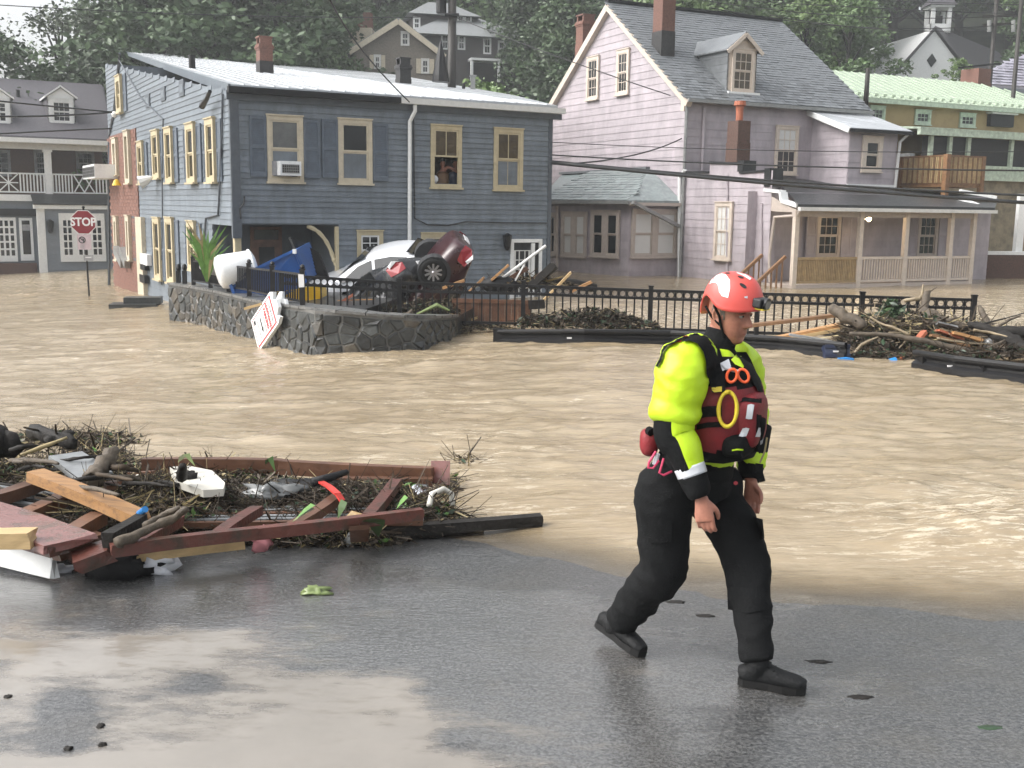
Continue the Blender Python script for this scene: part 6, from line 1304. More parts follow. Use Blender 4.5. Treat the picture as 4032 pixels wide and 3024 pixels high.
# ---------------------------------------------------------------- litter: twigs, leaves and chips as counted-by-nobody stuff
def scatter(name, blobs, mats, seed, label=None, flat=.35):
    """blobs: (centre, (rx, ry, rz), n twigs, n leaves, twig length, leaf size); one stuff object"""
    r = np.random.RandomState(seed); Q = []; I = []
    for c, rad, nt, nl, L, s in blobs:
        c = np.array(c); rad = np.array(rad)
        def pts(n):
            d = r.normal(size=(n, 3)); d /= np.linalg.norm(d, axis=1)[:, None]; d[:, 2] = np.abs(d[:, 2]); return c + d * rad * (r.uniform(.15, 1, (n, 1)) ** .5)
        if nt:
            p = pts(nt); d = r.normal(size=(nt, 3)); d[:, 2] *= flat; d /= np.linalg.norm(d, axis=1)[:, None]; ln = L * r.uniform(.3, 1.6, (nt, 1)); w = r.uniform(.0016, .0055, (nt, 1)) * (1 if L < .3 else 2.2) * (1 + 1.5 * (r.uniform(size=(nt, 1)) > .9))
            a = np.cross(d, r.normal(size=(nt, 3))); a /= np.linalg.norm(a, axis=1)[:, None]; b = np.cross(d, a); e = p + d * ln; tri = [a * w, (-.5 * a + .87 * b) * w, (-.5 * a - .87 * b) * w]
            for k in range(3): Q.append(np.stack([p + tri[k], p + tri[(k + 1) % 3], e + tri[(k + 1) % 3] * .6, e + tri[k] * .6], 1)); I.append(r.choice(mats[0], nt) if k == 0 else I[-1])
        if nl:
            p = pts(nl); a = r.normal(size=(nl, 3)); a[:, 2] *= .6; a /= np.linalg.norm(a, axis=1)[:, None]; b = np.cross(a, r.normal(size=(nl, 3))); b /= np.linalg.norm(b, axis=1)[:, None]; q = s * r.uniform(.4, 1.4, (nl, 1))
            Q.append(np.stack([p - a * q, p - b * q * .5, p + a * q, p + b * q * .5], 1)); I.append(r.choice(mats[1], nl))
    names = ['twig', 'mulch', 'straw', 'bark', 'leaf', 'leaf_dark', 'leaf_bright', 'leaf_pale', 'foam_board', 'pale_bark']
    Q = np.concatenate(Q); cc = Q.reshape(-1, 3).mean(0); cc[2] = Q[:, :, 2].min(); me = quads_mesh(name, Q - cc, [MT[q] for q in names], np.concatenate(I)); o = link(name, me, None, tuple(cc)); o['kind'] = 'stuff'
    if label: o['label'] = label
    return o
def gblob(px, py, rx, ry, h, nt, nl, L=.22, s=.035, lift=0):
    c = gp(px, py, lift); e = gp(px + rx, py, lift); f = gp(px, py + ry, lift); g = gp(px, py - ry, lift); return (c, ((e - c).length, abs(g.y - f.y) / 2, h), nt, nl, L, s)
def gbeam(name, a, b, w, h, mt, label, ha=.1, hb=None, group=None, cat='plank', up=V((0, 0, 1)), parent=None):
    o = MB().timber(gp(*a, ha), gp(*b, ha if hb is None else hb), w, h, up=up).build(name, MT[mt], parent)
    return o if parent else tag(o, label, cat, group)
# ---------------------------------------------------------------- raft of broken deck railing on the street's edge
RA = thing('broken_deck_railing', 'broken reddish brown deck railing lying flat, full of flood litter', 'railing', gp(1000, 2080))
gbeam('rail', (440, 2168), (1010, 2098), .06, .07, 'red_wood', '', .24, parent=RA); gbeam('rail', (1000, 2100), (1660, 2022), .06, .07, 'red_wood', '', .23, parent=RA)
gbeam('trim_strip', (540, 2192), (960, 2142), .06, .05, 'pale_wood', '', .12, parent=RA)
gbeam('rail', (560, 1832), (1110, 1836), .07, .11, 'brown_wood', '', .22, .22, parent=RA); gbeam('rail', (1105, 1838), (1700, 1868), .07, .11, 'brown_wood', '', .22, .2, parent=RA); gbeam('rail', (1320, 1893), (1700, 1897), .07, .06, 'brown_wood', '', .16, parent=RA)
n0, n1, f0_, f1_ = gp(160, 2080, .13), gp(1665, 2060, .13), gp(180, 1890, .13), gp(1690, 1890, .13)
for k in range(17):
    t = (k + .4) / 17.3; a, b = n0.lerp(f0_, t), n1.lerp(f1_, t); s0 = .0 if t > .3 else .26 - t * .6
    MB().beam(a.lerp(b, s0), b, .034, .04).build('baluster', MT['grey_wood' if k % 3 else 'brown_wood'], RA)
for i, (a, b) in enumerate((((530, 2150), (700, 2050)), ((850, 2118), (1010, 2010)), ((1150, 2078), (1330, 1960)), ((1450, 2040), (1560, 1900)))): gbeam('cross_beam', a, b, .08, .06, 'red_wood' if i != 2 else 'brown_wood', '', .23, parent=RA)
RB_ = thing('fence_panel', 'dark slatted fence panel with two cross beams at the left edge', 'fence panel', gp(150, 2040))
a0, a1, b0, b1 = gp(-260, 2000, .16), gp(300, 2110, .16), gp(-200, 1880, .16), gp(330, 1950, .16)
for k in range(11): t = (k + .5) / 11; MB().beam(a0.lerp(b0, t), a1.lerp(b1, t), .035, .04).build('slat', MT['grey_wood' if k % 2 else 'black_bark'], RB_)
for a, b in (((-40, 1972), (150, 1908)), ((90, 2040), (270, 1955)), ((280, 2105), (390, 2040))): gbeam('cross_beam', a, b, .1, .08, 'brown_wood', '', .24, parent=RB_)
gbeam('plank', (-120, 2000), (270, 2140), .3, .05, 'pink_wood', 'broad wet pinkish red board at the left edge', .26, cat='board'); gbeam('plank', (-120, 2052), (230, 2165), .12, .06, 'red_wood', 'dark red board edge under the broad pinkish board', .24, cat='board')
gbeam('white_board', (-80, 2140), (205, 2212), .05, .19, 'white_paint', 'white painted board end lying on the asphalt at the left edge', .14, .12, cat='board')
gbeam('timber', (-60, 2120), (128, 2118), .12, .09, 'pale_wood', 'sawn pale timber end at the left edge on the pinkish board', .3, cat='timber')
gbeam('timber', (215, 2180), (395, 2120), .09, .08, 'brown_wood', 'brown timber end above the white painted board', .18, cat='timber'); gbeam('timber', (300, 2215), (420, 2170), .2, .08, 'red_wood', 'split red painted block at the near tip of the heap', .16, .2, cat='timber')
gbeam('plank', (140, 1872), (556, 2045), .12, .07, 'fresh_wood', 'bright orange squared beam lying across the heap at left', .42, .28, cat='beam'); gbeam('plank', (262, 1800), (372, 1880), .24, .05, 'grey_wood', 'blue grey board beside the round log', .38, .34)
def gtube(name, pts, rad, mt, label, cat, group=None, n=7): return tag((MB().limbwood if name in ('log', 'branch', 'twig', 'root') else MB().tube)([gp(x, y, h) for x, y, h in pts], rad, n).build(name, MT[mt], smooth=True), label, cat, group)
gtube('log', ((360, 1895, .36), (400, 1840, .42), (450, 1778, .5)), [.065, .06, .05], 'bark', 'round brown log standing up from the heap beside the blue grey board', 'log')
gtube('log', ((138, 1702, .4), (290, 1748, .42)), [.07, .05], 'black_bark', 'black log on top of the far left heap', 'log'); gtube('log', ((180, 1745, .4), (285, 1712, .45)), [.05, .04], 'black_bark', 'crossed black stick on top of the far left heap', 'log')
gtube('log', ((-40, 1745, .38), (60, 1738, .38)), [.13, .11], 'black_bark', 'thick black stump at the left edge of the heap', 'stump'); gtube('branch', ((80, 1790, .4), (180, 1755, .45), (265, 1722, .5)), [.012, .016, .012], 'straw', 'thin yellow stick on the far left heap', 'branch')
gtube('branch', ((467, 2137, .3), (600, 2080, .32), (690, 2035, .36), (732, 2000, .42)), [.032, .028, .025, .018], 'bark', 'bare curved branch lying across the middle of the heap', 'branch'); gtube('branch', ((570, 2073, .32), (640, 2030, .35), (706, 1998, .4)), [.022, .02, .018], 'bark', 'thinner branch beside the bare curved branch', 'branch')
gbeam('plank', (425, 2128), (560, 2050), .07, .09, 'black_bark', 'narrow black plank in the middle of the heap', .28); gbeam('plank', (345, 1925), (460, 1912), .1, .03, 'brown_wood', 'small brown board under the round log', .3)
for i, (a, b) in enumerate((((218, 1672, .6), (222, 1720, .4)), ((355, 1705, .55), (375, 1760, .3)), ((95, 1683, .55), (150, 1695, .45)), ((330, 1700, .6), (300, 1735, .4)))): gtube('twig', (a, b), [.006, .011], 'twig', ('upright bare', 'bent upright', 'flat topmost', 'slanting')[i] + ' twig sticking out of the far left heap', 'twig')
def sheet(name, px, hs, mt, label, cat, th=.03, sub=0):
    p = [gp(x, y, h) for (x, y), h in zip(px, hs if hasattr(hs, '__len__') else [hs] * len(px))]; return tag(MB().prism(p, (0, 0, -th)).build(name, MT[mt]), label, cat)
def lump(name, px, py, h, r, mlt, mt, label, cat, seed=0, amp=.35, n=18):
    mb = MB().ball((0, 0, 0), 1, n); c = gp(px, py, h)
    vs = []
    for v in mb.v: k = 1 + amp * NZ.noise(v * 1.7 + V((seed * 3.1, 0, 0))) + amp * .6 * NZ.noise(v * 4.1 + V((0, seed * 2.3, 0))); vs.append(c + V((v.x * r * mlt[0] * k, v.y * r * mlt[1] * k, v.z * r * mlt[2] * k)))
    mb.v = vs; return tag(mb.build(name, MT[mt], smooth=True), label, cat)
sheet('foam_sheet', ((668, 1838), (745, 1834), (835, 1852), (886, 1900), (880, 1925), (800, 1930), (700, 1895)), .3, 'foam_board', 'large white foam board on the heap under the brown far rail', 'foam board', .05)
lump('black_sack', 740, 1898, .27, .075, (1.1, .8, .9), 'black_bark', 'black crumpled lump in front of the white foam board', 'sack', 2, .7); gtube('root', ((715, 1880, .35), (722, 1834, .5)), [.04, .028], 'black_bark', 'black root end standing before the white foam board', 'root')
lump('white_cloth', 545, 2222, .05, .16, (1.2, .7, .45), 'cloth_white', 'crumpled white cloth on the wet asphalt at the near tip of the heap', 'cloth', 5, .9); lump('black_bag', 482, 2215, .08, .19, (1, .7, .6), 'cloth_black', 'black bag beside the crumpled white cloth', 'bag', 3, .6); lump('white_rag', 205, 2240, .02, .11, (1.2, .5, .2), 'cloth_white', 'small white rag under the white board end', 'rag', 6, .7)
lump('pink_rag', 1026, 2120, .15, .075, (1, .6, .9), 'pink_cloth', 'small pink rag on the near red rail', 'rag', 7, .6); tag(MB().tube([gp(548, 2022, .32), gp(572, 2005, .36)], .02, 10).build('drink_can', MT['bright_blue']), 'blue drink can beside the end of the orange beam', 'can')
tag(MB().tube([gp(1636, 1925, .22), gp(1662, 1955, .2)], .035, 10).build('drink_can', MT['chrome']), 'silver drink can near the upright red board end', 'can')
mb = MB(); sp = [gp(1250, 1890, .3), gp(1295, 1915, .31), gp(1330, 1945, .3), gp(1348, 1972, .26)]
for a, b in zip(sp, sp[1:]): mb.beam(a, b, .045, .012)
tag(mb.build('red_strap', MT['red_strap']), 'bright red plastic strap lying over the black cloth', 'strap')
lump('black_cloth', 1210, 1912, .17, .17, (1.3, .5, .3), 'cloth_black', 'wet black cloth heaped behind the red strap', 'cloth', 8, .6); gtube('cloth_roll', ((1230, 1900, .3), (1300, 1880, .32), (1365, 1858, .33)), [.035, .03, .02], 'cloth_black', 'black rolled cloth end pointing right behind the red strap', 'cloth')
lump('plastic_bag', 1070, 1940, .2, .13, (1.3, .7, .5), 'glass_grey', 'grey clear plastic bag left of the black cloth', 'plastic bag', 9, .8)
gtube('white_hose', ((1690, 1990, .2), (1700, 1945, .25), (1745, 1925, .28), (1778, 1945, .22), (1782, 1990, .15)), .02, 'foam_board', 'white curved hose at the right end of the broken railing', 'hose')
p = [gp(1695, 1905, .12), gp(1770, 1910, .12)]; tag(MB().prism([p[0], p[1], p[1] + V((.0, .05, .17)), p[0] + V((0, .05, .16))], (0, .04, 0)).build('board', MT['pink_wood']), 'reddish board standing upright at the right end of the far rail', 'board')
sheet('cardboard', ((1345, 2050), (1385, 2010), (1450, 2030), (1460, 2070), (1400, 2085)), (.2, .25, .24, .18, .18), 'deck_wood_pale', 'folded brown cardboard on the near red rail', 'cardboard'); sheet('cardboard', ((1375, 2072), (1455, 2065), (1450, 2115), (1380, 2118)), (.22, .22, .1, .1), 'brown_wood', 'brown cardboard flap hanging below the near red rail', 'cardboard')
sheet('board', ((1350, 2135), (1368, 2142), (1416, 2062), (1400, 2052)), (.02, .02, .22, .22), 'grey_wood', 'grey pointed board leaning off the near red rail', 'board')
gbeam('timber', (1490, 2092), (2132, 2045), .08, .07, 'black_bark', 'long charred black timber pointing right into the flood', .07, .09, cat='timber')
gbeam('timber', (1560, 2110), (1900, 2080), .06, .05, 'black_bark', 'thin black timber under the long charred one', .03, cat='timber')
rl_ = random.Random(4)
def leafblade(name, a, b, w, mt, label, bend=.08, wd=None):
    p, q = gp(*a), gp(*b); m_ = p.lerp(q, .5) + V((0, 0, bend)); d = (q - p).cross(V((0, 0, 1))).normalized() * w; mb = MB().add([p, p.lerp(m_, .6) - d, p.lerp(m_, .6) + d + V((0, 0, .01)), m_ - d * .9, m_ + d * .9, q], [(0, 1, 2), (1, 3, 4, 2), (3, 5, 4)]); return tag(mb.build(name, MT[mt]), label, 'leaf')
leafblade('leaf', (1150, 2055, .3), (1310, 2045, .28), .035, 'leaf_pale', 'long pale green leaf blade, nearest of three on the railing'); leafblade('leaf', (1165, 2042, .32), (1300, 2032, .3), .03, 'leaf_bright', 'long bright green leaf blade behind the pale one'); leafblade('leaf', (1560, 2005, .26), (1640, 1998, .26), .04, 'leaf_bright', 'bright green stalk near the right end of the railing')
leafblade('leaf', (1462, 2040, .28), (1490, 2115, .08), .07, 'leaf', 'large green leaf hanging over the near red rail', .03); leafblade('leaf', (1330, 2045, .3), (1380, 2000, .36), .05, 'leaf', 'green leaf left of the folded cardboard'); leafblade('leaf', (795, 2170, .1), (815, 2120, .24), .05, 'leaf_pale', 'pale green leaf stuck on the near red rail at left')
leafblade('leaf', (1045, 1830, .4), (1085, 1860, .35), .05, 'leaf_bright', 'small bright leaf by the far brown rail'); leafblade('leaf', (700, 1822, .36), (770, 1838, .36), .03, 'leaf_pale', 'thin yellow green leaf above the white foam board')
lump('clump_of_greens', 1240, 2328, .012, .065, (1.25, .8, .28), 'leaf_pale', 'small clump of yellow green leaves alone on the wet asphalt', 'greens', 11, .8, 20)
TW, LF = [0, 0, 0, 1, 1, 2, 3], [4, 5, 5, 1, 1, 1, 6, 2]
scatter('litter', [gblob(130, 1815, 280, 75, .2, 2200, 1500, .16, .03), gblob(300, 1925, 340, 90, .13, 2600, 2000, .15, .026, .06), gblob(90, 1900, 200, 60, .14, 1200, 800, .15, .026, .06), gblob(380, 1800, 200, 50, .22, 700, 400, .16, .03), gblob(330, 1880, 200, 70, .2, 1100, 700, .2, .03), gblob(600, 1950, 220, 55, .10, 1700, 1100, .15, .026, .15), gblob(400, 2090, 170, 60, .22, 800, 300, .22, .03, .05), gblob(640, 2030, 180, 45, .1, 400, 300, .15, .026, .16),
    gblob(900, 1880, 260, 22, .1, 600, 700, .14, .028, .12), gblob(1150, 1925, 300, 18, .07, 300, 400, .14, .026, .12), gblob(1500, 1940, 200, 22, .08, 400, 600, .14, .028, .12), gblob(1640, 2060, 190, 40, .16, 700, 600, .22, .03, .02), gblob(1150, 2122, 460, 24, .10, 1100, 700, .15, .024, .02), gblob(1840, 1865, 80, 20, .16, 300, 150, .16, .03), gblob(1760, 1960, 60, 60, .15, 250, 150, .15, .03)], (TW, LF), 21)
scatter('mulch', [gblob(200, 1850, 420, 100, .13, 0, 3200, .1, .045), gblob(420, 1960, 300, 80, .12, 0, 3600, .1, .026, .05), gblob(820, 1960, 420, 70, .05, 0, 3000, .1, .022, .14), gblob(1320, 1950, 380, 55, .05, 0, 2200, .1, .02, .14), gblob(640, 1990, 260, 80, .1, 0, 1500, .1, .03), gblob(1150, 2130, 480, 30, .09, 0, 900, .1, .035), gblob(1500, 1935, 260, 25, .08, 0, 700, .1, .026), gblob(1640, 2040, 120, 40, .1, 0, 500, .1, .026)], ([0], [1, 1, 1, 1, 2, 3]), 22)
scatter('paper_scraps', [gblob(150, 1800, 150, 60, .35, 0, 22, .1, .03), gblob(700, 2000, 500, 80, .3, 0, 20, .1, .022), gblob(1400, 2000, 250, 60, .25, 0, 12, .1, .02)], ([0], [8]), 23)
# small dark leaves and scraps on the asphalt
for i, (x, y, lb) in enumerate(((2665, 2370, 'dark flat scrap left of the rescuer\'s front boot'), (2775, 2425, 'long dark flat scrap behind the rescuer\'s front boot'), (3225, 2605, 'dark oval scrap in front of the rescuer\'s boot toe'), (3390, 2745, 'dark twiggy leaf on the asphalt right of the boots'), (3900, 2865, 'dark leaf on the asphalt at the right edge'), (395, 2862, 'dark pebble on the silt at lower left'), (402, 2935, 'second dark pebble below the first at lower left'), (270, 2950, 'dark lump at the bottom of the grey channel'), (30, 2745, 'dark pebble at the left edge of the silt'))):
    lump('scrap' if i < 5 else 'pebble', x, y, .004, (.035 if i < 5 else .018), ((1.7, .7, .1) if i < 5 else (1, 1, .6)), 'black_bark' if i != 4 else 'leaf_dark', lb, 'scrap' if i < 5 else 'pebble', i, .6, 12)
# ---------------------------------------------------------------- branch pile against the right end of the ring fence
YR = 19.6
plank('plank', (2950, 1282), (3312, 1238), 20.6, .06, .2, 'deck_wood', 'weathered brown plank leaning on the fence right of the rescuer', up=V((0, -1, 0)), Yb=20.3)
plank('plank', (2915, 1360), (3306, 1281), 19.8, .08, .22, 'fresh_wood', 'bright orange double plank below the weathered brown one', up=V((0, -1, 0)), Yb=19.7); plank('plank', (2930, 1372), (3306, 1297), 19.72, .06, .1, 'pale_wood', 'pale lower edge board of the orange double plank', up=V((0, -1, 0)), Yb=19.6)
plank('board', (3108, 1318), (3290, 1349), 19.4, .04, .2, 'grey_wood', 'grey painted board lying below the orange double plank', up=V((0, -1, 0)), Yb=19.2)
T = thing('navy_crate', 'dark navy plastic crate half sunk by the branch pile', 'crate', at(3296, 1420, 17.7)); a, b = at(3247, 1362, 17.8), at(3346, 1362, 17.7); MB().prism([a, b, b - V((.0, .1, .3)), a - V((0, .1, .3))], (0, .35, 0)).build('box', MT['navy_plastic'], T)
for k in (0, .5, 1): MB().beam(a - V((0, .1 * k + .03, .3 * k)), b - V((0, .1 * k + .03, .3 * k)), .04, .05).build('rib', MT['navy_plastic'], T)
tag(MB().box(at(3330, 1417, 17.4), (.24, .1, .06)).ball(at(3330, 1414, 17.4), .07, 8, (1.6, .7, .5)).build('blue_scrap', MT['bright_blue']), 'light blue scrap at the foot of the navy crate', 'scrap')
def rtube(name, pts, rad, mt, lb, cat): return tag(MB().limbwood([at(*p) for p in pts], rad, 9).build(name, MT[mt], smooth=True), lb, cat)
rtube('log', ((3278, 1215, 19.2), (3330, 1248, 19.0), (3396, 1285, 18.8)), [.09, .11, .1], 'bark', 'thick split brown log pointing up left on the branch pile', 'log')
rtube('log', ((3630, 1240, 19.3), (3700, 1262, 19.0), (3800, 1292, 18.8)), [.15, .12, .06], 'bark', 'thick grey brown trunk lying on top of the branch pile', 'log'); rtube('branch', ((3637, 1240, 20), (3640, 1205, 20.1), (3652, 1150, 20.2)), [.1, .08, .07], 'bark', 'stub of trunk standing upright before the ring fence', 'branch')
rtube('branch', ((3345, 1314, 18.2), (3480, 1318, 18.1), (3590, 1336, 18.0), (3720, 1362, 17.9), (3850, 1392, 17.8)), [.035, .04, .05, .055, .04], 'bark', 'long bare branch lying across the front of the branch pile', 'branch')
rtube('branch', ((3425, 1247, 18.3), (3470, 1275, 18.2), (3515, 1288, 18.1), (3580, 1318, 18.0)), [.014, .018, .022, .02], 'pale_bark', 'pale peeled branch above the long bare branch', 'branch'); rtube('branch', ((3580, 1326, 18.6), (3540, 1372, 18.4)), [.02, .012], 'pale_bark', 'short pale twig hanging from the long bare branch', 'branch')
rtube('branch', ((3560, 1186, 20.3), (3600, 1176, 20.2), (3625, 1172, 20.2), (3635, 1120, 20.3)), [.04, .04, .03, .015], 'pale_bark', 'forked pale branch reaching above the ring fence', 'branch'); rtube('branch', ((3636, 1165, 20.2), (3690, 1130, 20.2)), [.015, .008], 'bark', 'thin bare twig right of the forked pale branch', 'twig')
rtube('branch', ((3853, 1203, 19.8), (3875, 1250, 19.6), (3900, 1298, 19.4)), [.04, .06, .1], 'bark', 'bare stick slanting up right of the last fence post', 'branch'); rtube('log', ((3815, 1275, 18.8), (3900, 1300, 18.5), (4060, 1318, 18.3)), [.05, .1, .09], 'black_bark', 'black log lying on the right part of the branch pile', 'log')
rtube('log', ((3900, 1310, 18.6), (3990, 1350, 18.1), (4080, 1400, 17.8)), [.1, .12, .1], 'black_bark', 'thick black log at the right edge of the pile', 'log'); rtube('branch', ((3850, 1318, 18.8), (3890, 1345, 18.6), (3905, 1375, 18.5)), [.07, .07, .05], 'bark', 'short thick branch piece left of the wedge board', 'branch')
rtube('branch', ((3420, 1215, 19.5), (3450, 1260, 19.4)), [.012, .02], 'pale_bark', 'thin pale twig crossing the ring band', 'twig'); rtube('branch', ((3755, 1240, 20), (3780, 1280, 19.8)), [.03, .04], 'bark', 'short dark stick between trunk and last fence post', 'branch')
plank('plank', (3690, 1300), (3788, 1338), 18.5, .04, .16, 'terracotta', 'rusty red plank under the grey brown trunk', up=V((0, -1, .2))); plank('plank', (3752, 1310), (3862, 1340), 18.4, .05, .12, 'fresh_wood', 'orange plank right of the rusty red one', up=V((0, -1, .2))); plank('plank', (3665, 1320), (3814, 1362), 18.2, .05, .14, 'deck_wood', 'brown squared plank below the rusty red plank', up=V((0, -1, .2)))
plank('board', (3966, 1346), (4008, 1408), 18.2, .06, .26, 'deck_wood', 'wedge-ended brown board leaning at the right edge', up=V((.5, -1, 0))); plank('board', (3615, 1336), (3640, 1306), 18.1, .05, .2, 'terracotta', 'small triangular orange board end on the long bare branch', up=V((0, -1, 0)))
plank('board', (3690, 1272), (3765, 1290), 18.6, .03, .14, 'zinc', 'shiny crumpled metal strip below the grey brown trunk', up=V((0, -1, .4))); plank('board', (3405, 1447), (3500, 1428), 17.6, .1, .08, 'terracotta', 'orange timber floating at the foot of the pile'); plank('timber', (3530, 1424), (3560, 1412), 17.6, .08, .08, 'terracotta', 'orange timber end right of the blue canister')
tag(MB().tube([at(3505, 1432, 17.5), at(3530, 1425, 17.5)], .085, 12).build('canister', MT['bright_blue']), 'blue canister floating at the foot of the branch pile', 'canister')
q = at(3925, 1356, 18.5); tag(MB().ball(q, .2, 12, (1.2, .6, .8)).build('plastic_bag', MT['glass_grey'], smooth=True), 'bluish grey plastic bag between branches at right', 'plastic bag')
rb = lambda x, y, Y, a, b, c, nt, nl, L=.35, s=.06: (at(x, y, Y + .55), (a, b, c), nt, nl, L, s)
scatter('branch_litter', [rb(3450, 1400, 18.6, .8, .5, .75, 1000, 500), rb(3620, 1400, 18.4, .9, .5, .8, 1100, 500), rb(3800, 1375, 18.6, .9, .5, .55, 900, 300), rb(3970, 1390, 18.4, .6, .5, .35, 500, 200), rb(3560, 1330, 19.2, .9, .5, .35, 700, 300), rb(3150, 1370, 19.5, .8, .3, .1, 200, 100), rb(3360, 1345, 19, .4, .3, .3, 300, 100)], ([0, 0, 0, 3, 9, 2], [1, 1, 3, 5, 5]), 31)
scatter('branch_mulch', [(at(3430, 1436, 17.9), (.6, .3, .22), 300, 1300, .3, .05), (at(3590, 1448, 17.7), (.7, .3, .25), 300, 1500, .3, .05), (at(3770, 1425, 17.7), (.6, .3, .2), 200, 1000, .3, .05), (at(3960, 1400, 17.5), (.6, .3, .15), 200, 600, .3, .05), rb(3460, 1435, 18.2, .8, .4, .6, 0, 1400), rb(3640, 1430, 18.2, .9, .45, .5, 0, 1400), rb(3820, 1390, 18.6, .9, .5, .4, 0, 1200), rb(3990, 1390, 18.4, .7, .5, .4, 0, 900), rb(3640, 1330, 19.4, .8, .4, .4, 0, 800)], ([0], [1, 1, 1, 3, 5]), 32)
o = scatter('leafy_branch', [rb(3505, 1262, 19.2, .26, .25, .42, 30, 420, .3, .07), rb(3565, 1275, 19.2, .3, .25, .25, 20, 300, .3, .07), rb(3650, 1395, 18.1, .55, .3, .3, 40, 380, .3, .07), rb(3440, 1260, 19.2, .3, .2, .12, 20, 120, .3, .06)], ([0], [5, 5, 4]), 33)
scatter('mulch_heap', [(at(2330, 1290, 21.9), (1.15, .4, .42), 500, 2600, .25, .05), (at(2120, 1285, 21.9), (.5, .3, .28), 200, 800, .25, .05), (at(2500, 1293, 21.8), (.55, .3, .2), 200, 800, .25, .05), (at(1900, 1300, 22.6), (.9, .3, .14), 300, 500, .25, .04), (at(1560, 1240, 23.2), (1.2, .4, .22), 300, 1300, .25, .05), (at(1690, 1230, 23.3), (.7, .4, .3), 300, 1000, .25, .05), (at(2080, 1130, 24.6), (1.2, .4, .25), 400, 600, .3, .05)], ([0, 0, 1, 2, 9], [1, 1, 1, 1, 5, 3]), 34)
leafblade2 = tag(MB().tube([at(1640, 1237, 21.9), at(1720, 1200, 22), at(1770, 1222, 22)], [.02, .05, .02], 5).build('grass_tuft', MT['leaf_pale']), 'pale green grass tuft at the right end of the stone wall', 'grass tuft')
rq = random.Random(17)
for k in range(16):
    x = rq.uniform(3330, 4000); y = rq.uniform(1270, 1400); Y = rq.uniform(17.9, 18.9); a = rq.uniform(-.5, .9); L_ = rq.uniform(80, 230); p0 = (x, y, Y); p2 = (x + L_ * math.cos(a), y - L_ * math.sin(a) * .8, Y + rq.uniform(-.4, .4)); p1 = ((x + p2[0]) / 2 + rq.uniform(-25, 25), (y + p2[1]) / 2 + rq.uniform(-20, 15), Y); r_ = rq.uniform(.014, .045)
    tag(MB().limbwood([at(*p0), at(*p1), at(*p2)], [r_, r_ * .8, r_ * .45], 7).build('branch', MT[rq.choice(['bark', 'bark', 'pale_bark', 'black_bark'])], smooth=True), 'bare branch tangled among others in the pile against the ring fence', 'branch', 'bare branches tangled in the pile by the ring fence')
for k in range(18):
    x = rq.uniform(0, 560); y = 1720 + .22 * x + rq.uniform(0, 130); a = rq.uniform(-.6, .6); L_ = rq.uniform(70, 240); h = rq.uniform(.25, .42); r_ = rq.uniform(.008, .024); q0 = (x, y, h); q2 = (x + L_ * math.cos(a), y - L_ * .35 * math.sin(a), h + rq.uniform(-.06, .1)); q1 = ((x + q2[0]) / 2, (y + q2[1]) / 2 - rq.uniform(0, 12), h + .04)
    tag(MB().limbwood([gp(*q0), gp(*q1), gp(*q2)], [r_, r_ * .85, r_ * .5], 7).build('branch', MT[rq.choice(['bark', 'black_bark', 'black_bark', 'twig'])], smooth=True), 'bare stick tangled among others in the heap at the left edge', 'branch', 'bare sticks tangled in the left heap')
for k in range(9):
    x = rq.uniform(20, 620); y = 1790 + .2 * x + rq.uniform(-30, 90); a = rq.uniform(-.5, .5); L_ = rq.uniform(50, 120); h = rq.uniform(.2, .36)
    tag(MB().timber(gp(x, y, h), gp(x + L_ * math.cos(a), y - L_ * .4 * math.sin(a), h + rq.uniform(-.05, .08)), rq.uniform(.03, .08), .02).build('board', MT[rq.choice(['brown_wood', 'grey_wood', 'black_bark', 'deck_wood_pale'])]), 'small broken board piece lying in the litter of the left heap', 'board', 'small broken boards in the left heap')
o = scatter('root_tangle', [gblob(900, 2118, 360, 26, .1, 900, 300, .16, .022, .02), gblob(1450, 2080, 260, 24, .12, 900, 300, .18, .022, .03), gblob(380, 2140, 190, 40, .14, 700, 200, .18, .025, .05), gblob(820, 1975, 420, 60, .05, 1400, 700, .13, .02, .15), gblob(1350, 1965, 360, 45, .05, 900, 600, .13, .02, .15)], ([0, 0, 3, 1], [1, 1, 4, 5]), 27)
# ---------------------------------------------------------------- rescuer walking right along the water's edge
from mathutils.bvhtree import BVHTree
c1 = lambda x, y, Y: at(2300 + x / 1.659, 1000 + y / 1.659, Y)
c2 = lambda x, y, Y: at(2250 + x / 1.7464, 1850 + y / 1.7464, Y)
c3 = lambda x, y, Y: at(2600 + x / 4.424, 1000 + y / 4.424, Y)
PH = math.radians(28); hv = V((math.cos(PH), -math.sin(PH), 0)); rv = V((hv.y, -hv.x, 0)); uz = V((0, 0, 1))
foot = gp(2850, 2640); PR = thing('person', 'rescue worker in red helmet, neon yellow jacket and black trousers walking along the flood edge', 'person', V((foot.x - .15, foot.y, gz(foot.x, foot.y))))
def smooth_path(ctrl, n=4):
    """Catmull-Rom through (point, ra, rb)"""
    out = []
    for i in range(len(ctrl) - 1):
        p0, p1, p2, p3 = ctrl[max(i - 1, 0)], ctrl[i], ctrl[i + 1], ctrl[min(i + 2, len(ctrl) - 1)]
        for k in range(n):
            t = k / n; f = lambda a, b, c, d: .5 * ((2 * b) + (c - a) * t + (2 * a - 5 * b + 4 * c - d) * t * t + (3 * b - a - 3 * c + d) * t ** 3)
            out.append((V([f(p0[0][q], p1[0][q], p2[0][q], p3[0][q]) for q in range(3)]), f(p0[1], p1[1], p2[1], p3[1]), f(p0[2], p1[2], p2[2], p3[2])))
    out.append(ctrl[-1]); return out
